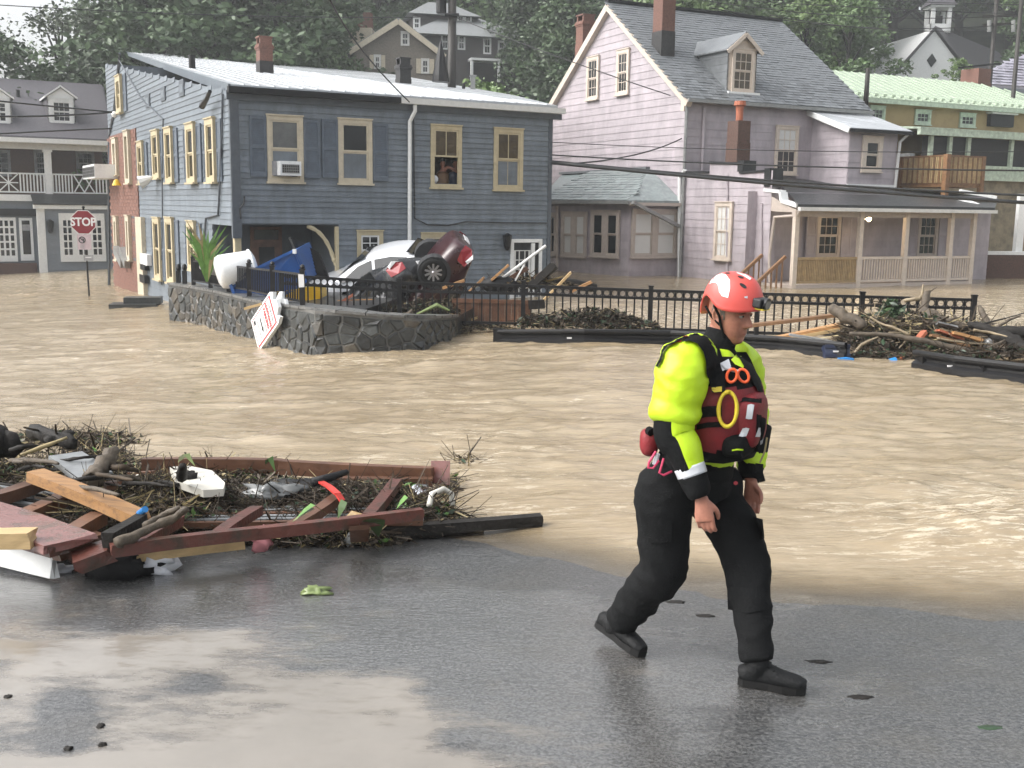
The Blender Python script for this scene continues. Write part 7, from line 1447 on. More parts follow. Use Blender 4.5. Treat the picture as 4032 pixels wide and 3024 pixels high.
def limb(mb, ctrl, n=16, ref=None, sm=4, cap=True):
    q = smooth_path([(V(p), a, b) for p, a, b in ctrl], sm); return mb.tube([a[0] for a in q], [a[1] for a in q], n, cap, [a[2] for a in q], ref)
def wrinkle(mb, amp, sc, seed=0, stretch=(1, 1, 1)):
    cen = sum(mb.v, V((0, 0, 0))) / len(mb.v); nv = []
    for v in mb.v:
        q = V((v.x * stretch[0], v.y * stretch[1], v.z * stretch[2])) * sc + V((seed, seed * 2, 0)); nv.append(v + NZ.noise_vector(q) * amp + NZ.noise_vector(q * 2.3) * amp * .45)
    mb.v = nv; return mb
def remesh(o, size, smooth_it=2):
    m_ = o.modifiers.new('r', 'REMESH'); m_.mode = 'VOXEL'; m_.voxel_size = size; m_.use_smooth_shade = True
    if smooth_it: s_ = o.modifiers.new('s', 'SMOOTH'); s_.factor = .5; s_.iterations = smooth_it
    me = evald(o); o.modifiers.clear(); mats = [q for q in o.data.materials]; o.data = me
    if not me.materials: [me.materials.append(q) for q in mats]
# joints
PEL = c1(735, 1430, 4.76); WAI = c1(775, 1260, 4.76); CHE = c1(835, 950, 4.74); UCH = c1(845, 740, 4.74); NEK = c1(870, 610, 4.74)
SHR, ELR, WRR = c1(655, 700, 4.55), c1(590, 1120, 4.50), c1(757, 1580, 4.42)
SHL, ELL, WRL = c1(1040, 730, 4.93), c1(1100, 1130, 4.98), c1(1085, 1470, 4.86)
HIR, KNR, ANR = c2(640, 120, 4.66), c2(625, 690, 4.68), c2(300, 1085, 4.93)
HIL, KNL, ANL = c2(1010, 130, 4.84), c2(1200, 640, 4.72), c2(1240, 1290, 4.67)
HC = at(2880, 1196, 4.73)
ha = math.radians(42); hd = V((math.cos(ha), -math.sin(ha), -.13)).normalized(); hl = V((hd.y, -hd.x, 0)).normalized(); hu = hl.cross(hd).normalized() * -1
if hu.z < 0: hu = -hu
HP_ = lambda x, y, z: HC + hd * x + hl * y + hu * z          # forward, his right, up
# one continuous body
bm = MB()
prof = [(.125, .02, -.05, .025), (.10, .065, -.085, .058), (.05, .092, -.1, .074), (0, .098, -.1, .077), (-.035, .09, -.098, .0755), (-.065, .088, -.09, .073), (-.095, .088, -.075, .068), (-.12, .087, -.055, .061), (-.145, .08, -.035, .051), (-.165, .07, -.015, .038), (-.18, .045, .0, .02)]
zs = np.linspace(.125, -.18, 62); pz = np.array(prof)[::-1]; nA = 56; rings = []
g_ = lambda a, b, s: math.exp(-((a - b) / s) ** 2)
for z in zs:
    xf, xb, wd = (float(np.interp(z, pz[:, 0], pz[:, i])) for i in (1, 2, 3)); xc = (xf + xb) / 2; ra = (xf - xb) / 2; ring = []
    for j in range(nA):
        t = 2 * math.pi * j / nA; c_, s_ = math.cos(t), math.sin(t); e = .86; x = xc + ra * math.copysign(abs(c_) ** e, c_); y = wd * math.copysign(abs(s_) ** e, s_); f = max(0, c_) ** .5 if c_ > 0 else 0
        nose = .038 * g_(y, 0, .0105 + .006 * max(0, min(1, (-.03 - z) / .05))) * (max(0, min(1, (-.015 - z) / .062)) if z > -.079 else math.exp(-((z + .079) / .011) ** 2))
        nost = .009 * g_(abs(y), .013, .006) * g_(z, -.083, .008)
        x += f * (nose + nost - .013 * g_(abs(y), .033, .017) * g_(z, -.036, .014) + .007 * g_(z, -.012, .012) * g_(abs(y), .03, .03) + .006 * g_(abs(y), .05, .02) * g_(z, -.06, .018) + .007 * g_(z, -.112, .006) * g_(y, 0, .02) + .006 * g_(z, -.125, .006) * g_(y, 0, .018) - .006 * g_(z, -.1185, .003) * g_(y, 0, .024) + .010 * g_(z, -.155, .014) * g_(y, 0, .022) - .004 * g_(z, -.138, .008) * g_(y, 0, .02))
        ring.append(HP_(x, y, z))
    rings.append(ring)
b0_ = len(bm.v); bm.v += [v for r in rings for v in r]; K_ = len(rings)
fs = [(b0_ + i * nA + j, b0_ + i * nA + (j + 1) % nA, b0_ + (i + 1) * nA + (j + 1) % nA, b0_ + (i + 1) * nA + j) for i in range(K_ - 1) for j in range(nA)] + [tuple(b0_ + j for j in range(nA))[::-1], tuple(b0_ + (K_ - 1) * nA + j for j in range(nA))]
bm.f += fs; bm.mi += [0] * len(fs)
for s in (-1, 1):                                             # ears
    e0 = HP_(-.012, s * .078, -.045); bm.torus(e0, (hl * s + hd * .35), .022, .0075, 18, 7, sx=hu, ex=1.45); bm.ball(e0 - hl * s * .004, .017, 10, (.6, .6, 1.5)); bm.ball(HP_(-.004, s * .074, -.078), .009, 8)
limb(bm, [(NEK - uz * .1, .06, .06), (NEK, .057, .06), (HP_(-.025, 0, -.11), .055, .058), (HP_(-.02, 0, -.05), .05, .05)], 18)
limb(bm, [(PEL - uz * .06, .15, .11), (WAI, .14, .105), (CHE, .165, .115), (UCH, .15, .1), (NEK, .06, .05)], 20, ref=rv)
for a, b, c in ((SHR, ELR, WRR), (SHL, ELL, WRL)): limb(bm, [(UCH.lerp(a, .2), .07, .07), (UCH.lerp(a, .7), .06, .06), (a - uz * .02, .056, .056), (a.lerp(b, .5), .047, .047), (b, .04, .04), (b.lerp(c, .35), .041, .041), (c, .028, .024)], 14)
for a, b, c in ((HIR, KNR, ANR), (HIL, KNL, ANL)): limb(bm, [(PEL.lerp(a, .3) + uz * .03, .09, .09), (a, .085, .085), (a.lerp(b, .5), .07, .07), (b, .055, .055), (b.lerp(c, .35), .054, .054), (c, .035, .035)], 14)
def hand(wr, d, side, back, curl, sc=1.0):
    """wr wrist, d direction of the palm, side = towards the thumb, back = back-of-hand normal"""
    d = V(d).normalized(); side = V(side); side = (side - d * d.dot(side)).normalized(); back = V(back); back = (back - d * d.dot(back) - side * side.dot(back)).normalized()
    q = lambda a, b, c: wr + (d * a + side * b + back * c) * sc
    limb(bm, [(q(-.02, 0, 0), .028, .021), (q(.02, 0, .002), .034, .019), (q(.06, 0, .003), .042, .017), (q(.088, 0, .002), .042, .014)], 14, ref=side, sm=3)
    for k, (o, L, r) in enumerate(((.031, .076, .0098), (.0105, .086, .0102), (-.0105, .08, .0097), (-.031, .062, .0086))):
        p = q(.072, o * .95, .002); a = .18 + .1 * k * curl; pts = [(p, r * sc * 1.1, r * sc * 1.05)]; seg = (.46, .3, .24)
        for f_ in seg:
            dd = d * math.cos(a) - back * math.sin(a) + side * (o * 1.2); p = p + dd * (L * f_ * sc * (1.25 if f_ == .46 else 1)); pts.append((p, r * sc * (1.0 if f_ > .25 else .84), r * sc * (1.0 if f_ > .25 else .8))); a += .42 * curl + .12
        limb(bm, pts, 10, sm=3); bm.ball(pts[1][0] + back * .001, r * 1.08 * sc, 8)
    limb(bm, [(q(.01, .022, -.006), .014 * sc, .014 * sc), (q(.04, .046, -.016), .0125 * sc, .0125 * sc), (q(.068, .054, -.03), .011 * sc, .011 * sc), (q(.092, .05, -.042), .0085 * sc, .0085 * sc)], 10, sm=3)
hand(c2(897, 215, 4.42), c2(935, 440, 4.40) - c2(897, 215, 4.42), hv + rv * -.2, rv + hv * .25, 1.0, 1.0)
hand(WRL + V((.005, 0, -.02)), V((.12, .0, -1)), hv, -rv + hv * .3, .8, .95)
body = bm.build('body', MT['skin'], PR, smooth=True); remesh(body, .0052, 1)
# face details
for s in (-1, 1):
    e = HP_(.0755, s * .033, -.037); ey = MB().ball(e, .012, 12).build('eye', MT['eye_white'], PR, smooth=True); MB().ball(HP_(.0865, s * .034, -.0375), .0052, 8, (1, 1, 1)).build('iris', MT['print_black'], ey)
    lid = MB(); pts = [HP_(.0885 - .02 * abs(k) ** 2, s * (.033 + k * .017), -.029 - .006 * k * k) for k in (-1, -.5, 0, .5, 1)]; lid.tube(pts, [.003, .0048, .0055, .0048, .003], 6); lid.build('eyelid', MT['skin'], PR, smooth=True)
    pts = [HP_(.101 - .016 * max(0, k) ** 2, s * (.031 + k * .021), -.0135 + .004 * (1 - k * k)) for k in (-1, -.5, 0, .5, 1)]; MB().tube(pts, [.0025, .004, .0042, .0035, .002], 6).build('eyebrow', MT['hair_grey'], PR)
D('lip', (.30, .10, .08), rough=.45, var=.1); D('stubble', (.30, .15, .10), rough=.6, var=.2, scale=90)
MB().tube([HP_(.0905 - .018 * k * k, k * .024, -.1185 - .002 * k * k) for k in (-1, -.6, -.2, .2, .6, 1)], [.0016, .0026, .003, .003, .0026, .0016], 6).build('lips', MT['lip'], PR)
# short grey hair under the helmet
hm = MB(); vs = []; nu, nv_ = 20, 7
for i in range(nv_):
    for j in range(nu + 1):
        t = math.pi * (.42 + 1.16 * j / nu); z = .03 - .095 * i / (nv_ - 1); xf, xb, wd = (float(np.interp(z, pz[:, 0], pz[:, k])) for k in (1, 2, 3)); x = (xf + xb) / 2 + (xf - xb) / 2 * math.cos(t) * 1.035; vs.append(HP_(x, -wd * 1.04 * math.sin(t), z))
hm.add(vs, [(i * (nu + 1) + j, i * (nu + 1) + j + 1, (i + 1) * (nu + 1) + j + 1, (i + 1) * (nu + 1) + j) for i in range(nv_ - 1) for j in range(nu)]); hm.build('hair', MT['hair_grey'], PR, smooth=True)
# helmet
HB = []
def helm(name, off, mt):
    mb = MB(); vs = []; nt, npz = 64, 20
    for i in range(npz + 1):
        for j in range(nt):
            t = 2 * math.pi * j / nt; tt = abs(math.degrees(math.atan2(math.sin(t), math.cos(t))))
            rim = -.012 + .022 * g_(tt, 0, 45) + .05 * g_(tt, 122, 24) - .052 * sst(138, 172, np.array(tt)); lo = float(rim) - .02
            ph = (i / npz); zt = .130; a = ph * math.pi / 2; z = lo + (zt - lo) * math.cos(a); k = math.sin(a) ** .72
            sq = 1 + .02 * (i == npz) ; x = .004 + (.139 + off) * math.cos(t) * k * sq + .012 * g_(tt, 0, 40) * ph ** 6; y = (.118 + off) * math.sin(t) * k * sq
            vs.append(HP_(x, y, z + .012 + off * .5))
    mb.add(vs, [(i * nt + j, (i + 1) * nt + j, (i + 1) * nt + (j + 1) % nt, i * nt + (j + 1) % nt) for i in range(npz) for j in range(nt)]); return mb
hmb = helm('helmet', 0, 0); hel = hmb.build('helmet', MT['helmet_red'], PR, smooth=True)
so = hel.modifiers.new('t', 'SOLIDIFY'); so.thickness = .006; so.offset = 1; me = evald(hel); hel.modifiers.clear(); hel.data = me
HBV = BVHTree.FromPolygons([tuple(v) for v in hmb.v], hmb.f)
def rc(bvh, px, py, off=.003, fall=4.6):
    for k in range(12):
        d = ray(px, py).normalized(); h = bvh.ray_cast(CAM, d)
        if h[0] is not None or bvh is not HBV: break
        px += (2885 - px) * .06; py += (1140 - py) * .06
    return (h[0] - d * off) if h[0] is not None else CAM + d * (fall / d.y)
def strip(bvh, A, B, mapf, off=.003, sub=1):
    """ribbon between two pixel polylines, laid on the surface"""
    def dens(P):
        o = []
        for a, b in zip(P, P[1:]): o += [(a[0] + (b[0] - a[0]) * k / 4, a[1] + (b[1] - a[1]) * k / 4) for k in range(4)]
        return o + [P[-1]]
    A, B = dens(A), dens(B); w_ = 3; vs = []
    for a, b in zip(A, B):
        for k in range(w_ + 1): vs.append(rc(bvh, *mapf(a[0] + (b[0] - a[0]) * k / w_, a[1] + (b[1] - a[1]) * k / w_), off))
    return MB().add(vs, [(i * (w_ + 1) + k, i * (w_ + 1) + k + 1, (i + 1) * (w_ + 1) + k + 1, (i + 1) * (w_ + 1) + k) for i in range(len(A) - 1) for k in range(w_)])
m3 = lambda x, y: (2600 + x / 4.424, 1000 + y / 4.424); m1 = lambda x, y: (2300 + x / 1.659, 1000 + y / 1.659)
strip(HBV, [(800, 470), (900, 375), (1030, 335), (1140, 355), (1210, 450), (1215, 600), (1180, 765)], [(840, 530), (905, 500), (960, 495), (1000, 530), (1018, 600), (1022, 660), (1075, 735)], m3).build('decal', MT['sign_white'], hel, smooth=True)
strip(HBV, [(1330, 305), (1450, 330), (1590, 420)], [(1340, 335), (1440, 375), (1560, 455)], m3).build('decal', MT['sign_white'], hel, smooth=True)
for k in range(11):
    t = k / 10; a = -2.25 + 2.6 * t; x, y = 1030 + 145 * math.cos(a) , 600 + 215 * math.sin(a); strip(HBV, [(x, y), (x + 7, y + 4)], [(x + 22 * math.cos(a), y + 22 * math.sin(a)), (x + 22 * math.cos(a) + 7, y + 22 * math.sin(a) + 4)], m3, .0045).build('decal_print', MT['print_grey'], hel)
for x, y, a, b, an in ((1172, 332, 48, 13, 0), (1400, 402, 58, 20, .3), (1442, 552, 72, 30, .6), (905, 700, 1, 1, 0)):
    if a < 5: continue
    P = [(x + a * math.cos(t) * math.cos(an) - b * math.sin(t) * math.sin(an), y + a * math.cos(t) * math.sin(an) + b * math.sin(t) * math.cos(an)) for t in [2 * math.pi * k / 16 for k in range(16)]]
    MB().quad(*[rc(HBV, *m3(*p), .0025) for p in P]).build('vent', MT['dark_inside'], hel)
lpz = c3(1690, 760, 4.60); rot = M((hd, hl, hu)).transposed()
la = MB().box(HP_(.15, .012, .035), (.045, .085, .042), rot).build('headlamp', MT['print_black'], hel); bv = la.modifiers.new('b', 'BEVEL'); bv.width = .009; bv.segments = 3; me = evald(la); la.modifiers.clear(); la.data = me
MB().tube([HP_(.168, .012, .035), HP_(.183, .012, .033)], [.026, .028], 16).build('lamp_bezel', MT['print_black'], la); MB().tube([HP_(.181, .012, .033), HP_(.185, .012, .033)], .022, 16).build('lens', MT['glass_grey'], la)
MB().box(HP_(.155, .012, .01), (.05, .06, .006), rot).build('lamp_clip', MT['yellow_cord'], la)
strip(HBV, [(1460, 745), (1520, 730)], [(1470, 765), (1520, 775)], m3).build('lamp_strap', MT['reflective'], hel)
for s in (1,):
    MB().tube([HP_(-.02, s * .112, -.005), HP_(.0, s * .088, -.05), HP_(.012, s * .075, -.1), HP_(.03, s * .06, -.155), HP_(.06, .02, -.185)], .006, 6).build('chin_strap', MT['fabric_black'], hel); MB().tube([HP_(-.075, s * .09, -.02), HP_(-.04, s * .085, -.06), HP_(.005, s * .078, -.09)], .0055, 6).build('chin_strap', MT['fabric_black'], hel)
# boots
def boot(heel, toe, ankle, shin, up_):
    heel, toe = V(heel), V(toe); d = (toe - heel); L = d.length; d.normalize(); u = V(up_); u = (u - d * d.dot(u)).normalized(); mb = MB()
    limb(mb, [(heel + d * .0 * L + u * .045, .03, .035), (heel + d * .1 * L + u * .05, .042, .045), (heel + d * .35 * L + u * .06, .042, .055), (heel + d * .6 * L + u * .05, .047, .042), (heel + d * .85 * L + u * .042, .045, .034), (heel + d * .97 * L + u * .036, .03, .024)], 14, ref=d.cross(u))
    limb(mb, [(heel + d * .2 * L + u * .06, .045, .05), (ankle, .048, .05), (V(ankle).lerp(V(shin), .42), .056, .056)], 14, ref=d.cross(u))
    o = mb.build('boot', MT['boot'], PR, smooth=True); remesh(o, .007, 3)
    so = MB(); side = d.cross(u); out = []
    for t, w in ((0, .03), (.08, .044), (.3, .042), (.45, .04), (.65, .052), (.85, .047), (.97, .028)): out.append((t, w))
    pts = [heel + d * L * t + side * w for t, w in out] + [heel + d * L * t - side * w for t, w in out[::-1]]; so.prism([p + u * .002 for p in pts], u * .03).build('sole', MT['rubber'], o)
    for k in range(4): p = heel + d * L * (.36 + .075 * k) + u * (.118 - .014 * k); so2 = MB().beam(p - side * .03, p + side * .03, .012, .008, up=u).build('lace', MT['fabric_black'], o)
fh, ft = gp(2250 + 1150 / 1.7464, 1850 + 1462 / 1.7464, .008), gp(2250 + 1625 / 1.7464, 1850 + 1540 / 1.7464, .008); boot(fh, ft, fh.lerp(ft, .27) + uz * .12, KNL, uz)
bt = gp(2250 + 490 / 1.7464, 1850 + 1300 / 1.7464, .008); bh = c2(185, 1075, 5.02); boot(bh, bt, ANR, KNR, uz * .8 + hv * .45)
# trousers
tm = MB(); limb(tm, [(PEL + uz * .12 - hv * .01, .17, .14), (PEL + uz * .04 - hv * .015, .19, .165), (PEL - uz * .05 - hv * .02, .195, .175), (PEL - uz * .14, .175, .155)], 22, ref=rv)
limb(tm, [(HIR + uz * .1 + hv * .02, .07, .08), (HIR + uz * .02, .105, .12), (HIR - uz * .08, .115, .132), (HIR.lerp(KNR, .55), .108, .118), (KNR, .1, .108), (KNR.lerp(ANR, .3), .1, .098), (KNR.lerp(ANR, .62), .088, .088), (KNR.lerp(ANR, .88), .074, .074)], 20, ref=rv)
ANLt = fh.lerp(ft, .25) + uz * .15
limb(tm, [(HIL + uz * .1, .07, .08), (HIL + uz * .02, .105, .118), (HIL - uz * .07, .112, .128), (HIL.lerp(KNL, .55), .105, .118), (KNL, .096, .108), (KNL.lerp(ANLt, .3), .088, .094), (KNL.lerp(ANLt, .65), .079, .082), (ANLt - uz * .035, .07, .073)], 20, ref=rv)
tr = tm.build('trousers', MT['fabric_black'], PR, smooth=True); remesh(tr, .011, 4)
def crumple(o, amp, seed, sc=(7, 7, 16), ridge=True):
    me = o.data; n = len(me.vertices); co = np.empty(n * 3); me.vertices.foreach_get('co', co); co = co.reshape(-1, 3); no = np.empty(n * 3); me.vertices.foreach_get('normal', no); no = no.reshape(-1, 3)
    w_ = np.array([1 - abs(NZ.noise(V((p[0] * sc[0] + seed, p[1] * sc[1], p[2] * sc[2] + .35 * p[0] * sc[2])))) * 2.2 if ridge else NZ.noise(V((p[0] * sc[0], p[1] * sc[1], p[2] * sc[2]))) for p in co]) + .4 * np.array([NZ.noise(V((p[0] * 21, p[1] * 21 + seed, p[2] * 30))) for p in co])
    co += no * (w_ * amp)[:, None]; me.vertices.foreach_set('co', co.ravel()); me.update()
crumple(tr, .0085, 3, (6, 6, 10))
for (a, b, c, d_), K in ((((505, 170), (640, 190), (640, 300), (510, 300)), HIR), (((1150, 330), (1320, 350), (1325, 480), (1200, 490)), HIL)):
    pass
tb = BVHTree.FromPolygons([tuple(PR.location + v.co) for v in tr.data.vertices], [tuple(p.vertices) for p in tr.data.polygons]); m2 = lambda x, y: (2250 + x / 1.7464, 1850 + y / 1.7464)
strip(tb, [(1165, 330), (1240, 320), (1315, 340)], [(1195, 480), (1260, 500), (1328, 470)], m2, .014).build('thigh_pocket', MT['fabric_black'], tr, smooth=True); strip(tb, [(520, 350), (600, 345), (690, 350)], [(525, 500), (610, 505), (690, 495)], m2, .014).build('thigh_pocket', MT['fabric_black'], tr, smooth=True)
strip(tb, [(1070, 800), (1200, 810), (1330, 790)], [(1075, 960), (1200, 985), (1340, 960)], m2, .008).build('knee_patch', MT['fabric_black'], tr, smooth=True); strip(tb, [(1115, 85), (1130, 76), (1145, 85)], [(1116, 98), (1130, 106), (1145, 98)], m2, .004).build('red_badge', MT['print_red'], tr)
# jacket
jm = MB(); limb(jm, [(PEL + uz * .04, .19, .15), (WAI, .18, .145), (CHE, .2, .15), (UCH, .185, .13), (UCH.lerp(NEK, .6), .12, .1), (NEK, .08, .075)], 26, ref=rv)
limb(jm, [(UCH.lerp(SHR, .55) + uz * .03, .1, .1), (SHR + uz * .0, .1, .104), (SHR.lerp(ELR, .3) + rv * .01, .108, .112), (SHR.lerp(ELR, .62), .1, .106), (SHR.lerp(ELR, .85) - hv * .008, .105, .112), (SHR.lerp(ELR, .97) - hv * .01, .082, .088)], 22)
limb(jm, [(UCH.lerp(SHL, .55) + uz * .03, .1, .1), (SHL, .085, .09), (SHL.lerp(ELL, .5), .08, .085), (ELL, .075, .075), (ELL.lerp(WRL, .8), .062, .062)], 18)
ja = jm.build('jacket', MT['neon'], PR, smooth=True); remesh(ja, .011, 4); crumple(ja, .0095, 9, (3.5, 3.5, 15))
fm = MB(); FW_ = [(ELR + uz * .05 - hv * .005, .086, .09), (ELR - uz * .04 + hv * .0, .088, .092), (ELR.lerp(WRR, .3), .08, .084), (ELR.lerp(WRR, .5), .07, .073), (ELR.lerp(WRR, .62), .063, .065)]
limb(fm, FW_, 24, ref=-hv, sm=4); nn_ = 24
for f_, face in enumerate(fm.f[:-2]):
    j = f_ % nn_; ang = 2 * math.pi * (j + .5) / nn_; fm.mi[f_] = 1 if math.cos(ang) > -.35 else 0
wrinkle(fm, .006, 9, 4).build('forearm_sleeve', [MT['neon'], MT['fabric_black']], ja, smooth=True)
bd = MB(); limb(bd, [(ELR.lerp(WRR, .58), .0665, .0685), (ELR.lerp(WRR, .72), .0635, .0655)], 22); bd.build('reflective_band', MT['reflective'], ja, smooth=True)
cf = MB(); limb(cf, [(ELR.lerp(WRR, .7), .0625, .064), (ELR.lerp(WRR, .85), .06, .061), (ELR.lerp(WRR, .97), .053, .05), (ELR.lerp(WRR, 1.02), .043, .038)], 22); wrinkle(cf, .004, 14, 2).build('cuff', MT['fabric_black'], ja, smooth=True)
cf = MB(); limb(cf, [(ELL, .09, .09), (ELL.lerp(WRL, .6), .07, .07), (WRL, .05, .048)], 18); cf.build('cuff', MT['fabric_black'], ja, smooth=True)
cl = MB(); limb(cl, [(NEK - uz * .06, .1, .1), (NEK + uz * .0, .082, .084), (NEK.lerp(HP_(-.02, 0, -.13), .55) , .072, .076), (NEK.lerp(HP_(-.02, 0, -.13), .95), .07, .074)], 22, cap=False); wrinkle(cl, .004, 12, 7).build('collar', MT['fabric_black'], ja, smooth=True)
MB_ = MB(); limb(MB_, [(PEL + uz * .0 - hv * .01, .2, .172), (PEL + uz * .07 - hv * .005, .2, .168), (PEL + uz * .1, .192, .156)], 26, ref=rv); MB_.build('waistband', MT['fabric_black'], ja, smooth=True)
# life vest
vm = MB(); fo = hv * .03
limb(vm, [(c1(795, 1300, 4.755) + fo, .205, .185), (c1(800, 1220, 4.755) + fo, .215, .2), (CHE - uz * .08 + fo, .226, .205), (CHE + uz * .03 + fo * .9, .222, .195), (CHE + uz * .1 + fo * .6, .2, .17), (UCH + uz * .01 + fo * .3, .17, .142), (UCH.lerp(NEK, .5), .125, .11)], 32, ref=rv, sm=5)
for k, f_ in enumerate(vm.f[:-2]): z = sum((vm.v[i].z for i in f_), 0) / 4; vm.mi[k] = 1 if (z > CHE.z + .085 or z < c1(795, 1262, 4.6).z) else 0
ve_ = vm.build('life_vest', [MT['vest_red'], MT['fabric_black']], PR, smooth=True); crumple(ve_, .006, 5, (5, 5, 7))
VB = BVHTree.FromPolygons([tuple(PR.location + v.co) for v in ve_.data.vertices], [tuple(p.vertices) for p in ve_.data.polygons])
def vstrip(name, A, B, mt, off=.006, bvh=None): return strip(bvh or VB, A, B, m1, off).build(name, MT[mt], ve_, smooth=True)
for y0, y1 in ((995, 1065), (1100, 1135)): vstrip('black_strap', [(735, y0 + 15), (800, y0), (900, y0 - 5)], [(735, y1 + 15), (800, y1), (900, y1 - 5)], 'fabric_black', .008)
# bulging front pocket and side pouch
pk = MB().ball((0, 0, 0), 1, 24); pc_ = c1(1075, 1075, 4.62); vs = []
for v in pk.v:
    q = V([math.copysign(abs(a) ** .62, a) for a in v]); vs.append(pc_ + hv * (q.x * .07) + rv * (q.y * .125) + uz * (q.z * .125))
pk.v = vs; pko = wrinkle(pk, .005, 9, 3).build('front_pocket', MT['vest_red'], ve_, smooth=True)
pk2 = MB().ball((0, 0, 0), 1, 20); pc_ = c1(1010, 1235, 4.58); pk2.v = [pc_ + hv * (math.copysign(abs(v.x) ** .6, v.x) * .06) + rv * (math.copysign(abs(v.y) ** .6, v.y) * .12) + uz * (math.copysign(abs(v.z) ** .6, v.z) * .055) for v in pk2.v]; wrinkle(pk2, .004, 9, 6).build('lower_pocket', MT['fabric_black'], ve_, smooth=True)
AB = BVHTree.FromPolygons([tuple(v) for v in vm.v + pk.v + pk2.v], list(vm.f) + [tuple(i + len(vm.v) for i in f) for f in pk.f] + [tuple(i + len(vm.v) + len(pk.v) for i in f) for f in pk2.f])
vstrip('zip_flap', [(960, 960), (1050, 935), (1160, 950)], [(965, 985), (1050, 962), (1160, 975)], 'fabric_black', .004, AB)
vstrip('reflective_strip', [(1068, 985), (1090, 980), (1112, 985)], [(1055, 1075), (1075, 1080), (1097, 1078)], 'reflective', .005, AB); vstrip('reflective_strip', [(1035, 1140), (1058, 1135), (1080, 1140)], [(1010, 1190), (1035, 1195), (1060, 1190)], 'reflective', .005, AB); vstrip('reflective_strip', [(1140, 1135), (1165, 1135)], [(1118, 1195), (1150, 1195)], 'reflective', .006, AB)
vstrip('front_strap', [(1130, 940), (1165, 945)], [(1120, 1290), (1150, 1290)], 'fabric_black', .003, AB); vstrip('cord_lock', [(965, 1278), (1000, 1272), (1040, 1275)], [(965, 1288), (1000, 1282), (1040, 1285)], 'neon', .006, AB)
a, b = rc(AB, *m1(1165, 1080), .025), rc(AB, *m1(1130, 1255), .025); MB().tube([a, a.lerp(b, .3), a.lerp(b, .8), b], [.016, .02, .018, .01], 12).build('knife_sheath', MT['fabric_black'], ve_, smooth=True); MB().tube([b.lerp(a, .15), b.lerp(a, .3)], .0205, 12).build('sheath_band', MT['print_grey'], ve_)
# shoulder straps
def ribbon(name, P, w, th, mt, par, n=None):
    mb = MB(); P = [V(p) for p in P]
    for a, b in zip(P, P[1:]): mb.beam(a, b + (b - a) * .06, w, th, up=(n if n is not None else (CAM - a)))
    return mb.build(name, MT[mt], par)
JB = BVHTree.FromPolygons([tuple(PR.location + v.co) for v in ja.data.vertices], [tuple(p.vertices) for p in ja.data.polygons])
def both(x, y, off): 
    best = None
    for k in range(14):
        d = ray(*m1(x, y)).normalized()
        for bv in (JB, VB):
            h = bv.ray_cast(CAM, d)
            if h[0] is not None and (best is None or h[3] < best): best = h[3]
        if best is not None: break
        x += (800 - x) * .05; y += (850 - y) * .05
    return CAM + d * ((best or 4.75) - off)
def sstrap(name, A, B, mt, off=.012):
    vs = []; dn = lambda P: [(a[0] + (b[0] - a[0]) * k / 3, a[1] + (b[1] - a[1]) * k / 3) for a, b in zip(P, P[1:]) for k in range(3)] + [P[-1]]; A, B = dn(A), dn(B)
    for a, b in zip(A, B):
        for k in range(7): vs.append(both(a[0] + (b[0] - a[0]) * k / 6, a[1] + (b[1] - a[1]) * k / 6, off))
    return MB().add(vs, [(i * 7 + k, i * 7 + k + 1, (i + 1) * 7 + k + 1, (i + 1) * 7 + k) for i in range(len(A) - 1) for k in range(6)]).build(name, MT[mt], ve_, smooth=True)
sstrap('shoulder_strap', [(640, 575), (690, 565), (740, 585), (780, 640), (795, 700), (800, 780), (822, 850), (835, 905)], [(690, 500), (760, 500), (830, 540), (880, 600), (905, 680), (915, 760), (920, 840), (925, 905)], 'fabric_black', .024)
sstrap('back_strap', [(470, 740), (500, 660), (545, 600), (600, 560), (660, 545)], [(455, 720), (480, 640), (525, 570), (590, 520), (660, 490)], 'fabric_black', .03)
sstrap('shoulder_strap', [(985, 640), (1020, 690), (1060, 760), (1100, 830), (1140, 900)], [(1060, 640), (1090, 690), (1120, 760), (1150, 830), (1180, 900)], 'fabric_black', .02)
sstrap('strap_edge', [(530, 605), (580, 580), (635, 570)], [(530, 598), (580, 572), (635, 563)], 'print_red', .016); sstrap('neon_panel', [(960, 690), (985, 720), (1040, 745)], [(1010, 640), (1035, 680), (1050, 720)], 'neon', .013); sstrap('reflective_strip', [(885, 715), (905, 765)], [(945, 685), (960, 735)], 'reflective', .024); sstrap('strap_label', [(610, 520), (650, 515), (675, 518)], [(612, 535), (650, 532), (672, 532)], 'print_red', .02)
sstrap('yellow_tag', [(832, 872), (870, 868), (900, 865)], [(835, 905), (870, 902), (900, 898)], 'yellow_cord', .024)
# shears, cord loop, carabiners, pouch
sh = both(965, 795, .035); sh2 = both(1040, 795, .035); sa = (CAM - sh).normalized(); sx_ = (sh2 - sh).normalized(); sy_ = sa.cross(sx_)
so = MB().torus(sh, sa, .021, .0065, 20, 8, sx=sy_ + sx_ * .3, ex=1.35).torus(sh2 , sa, .021, .0065, 20, 8, sx=sy_ - sx_ * .5, ex=1.4); SHE = so.build('trauma_shears', MT['orange_plastic'], ve_, smooth=True)
MB().tube([(sh + sh2) / 2 + sy_ * .022, both(930, 745, .03), both(900, 720, .028)], [.008, .009, .008], 8).build('shear_blade', MT['reflective'], SHE)
lc_ = both(938, 1015, .03); MB().torus(lc_, (CAM - lc_).normalized(), .038, .0095, 32, 8, sx=uz, ex=1.95).tube([lc_ + uz * .075, both(930, 900, .02)], .009, 8).build('cord_loop', MT['yellow_cord'], ve_, smooth=True)
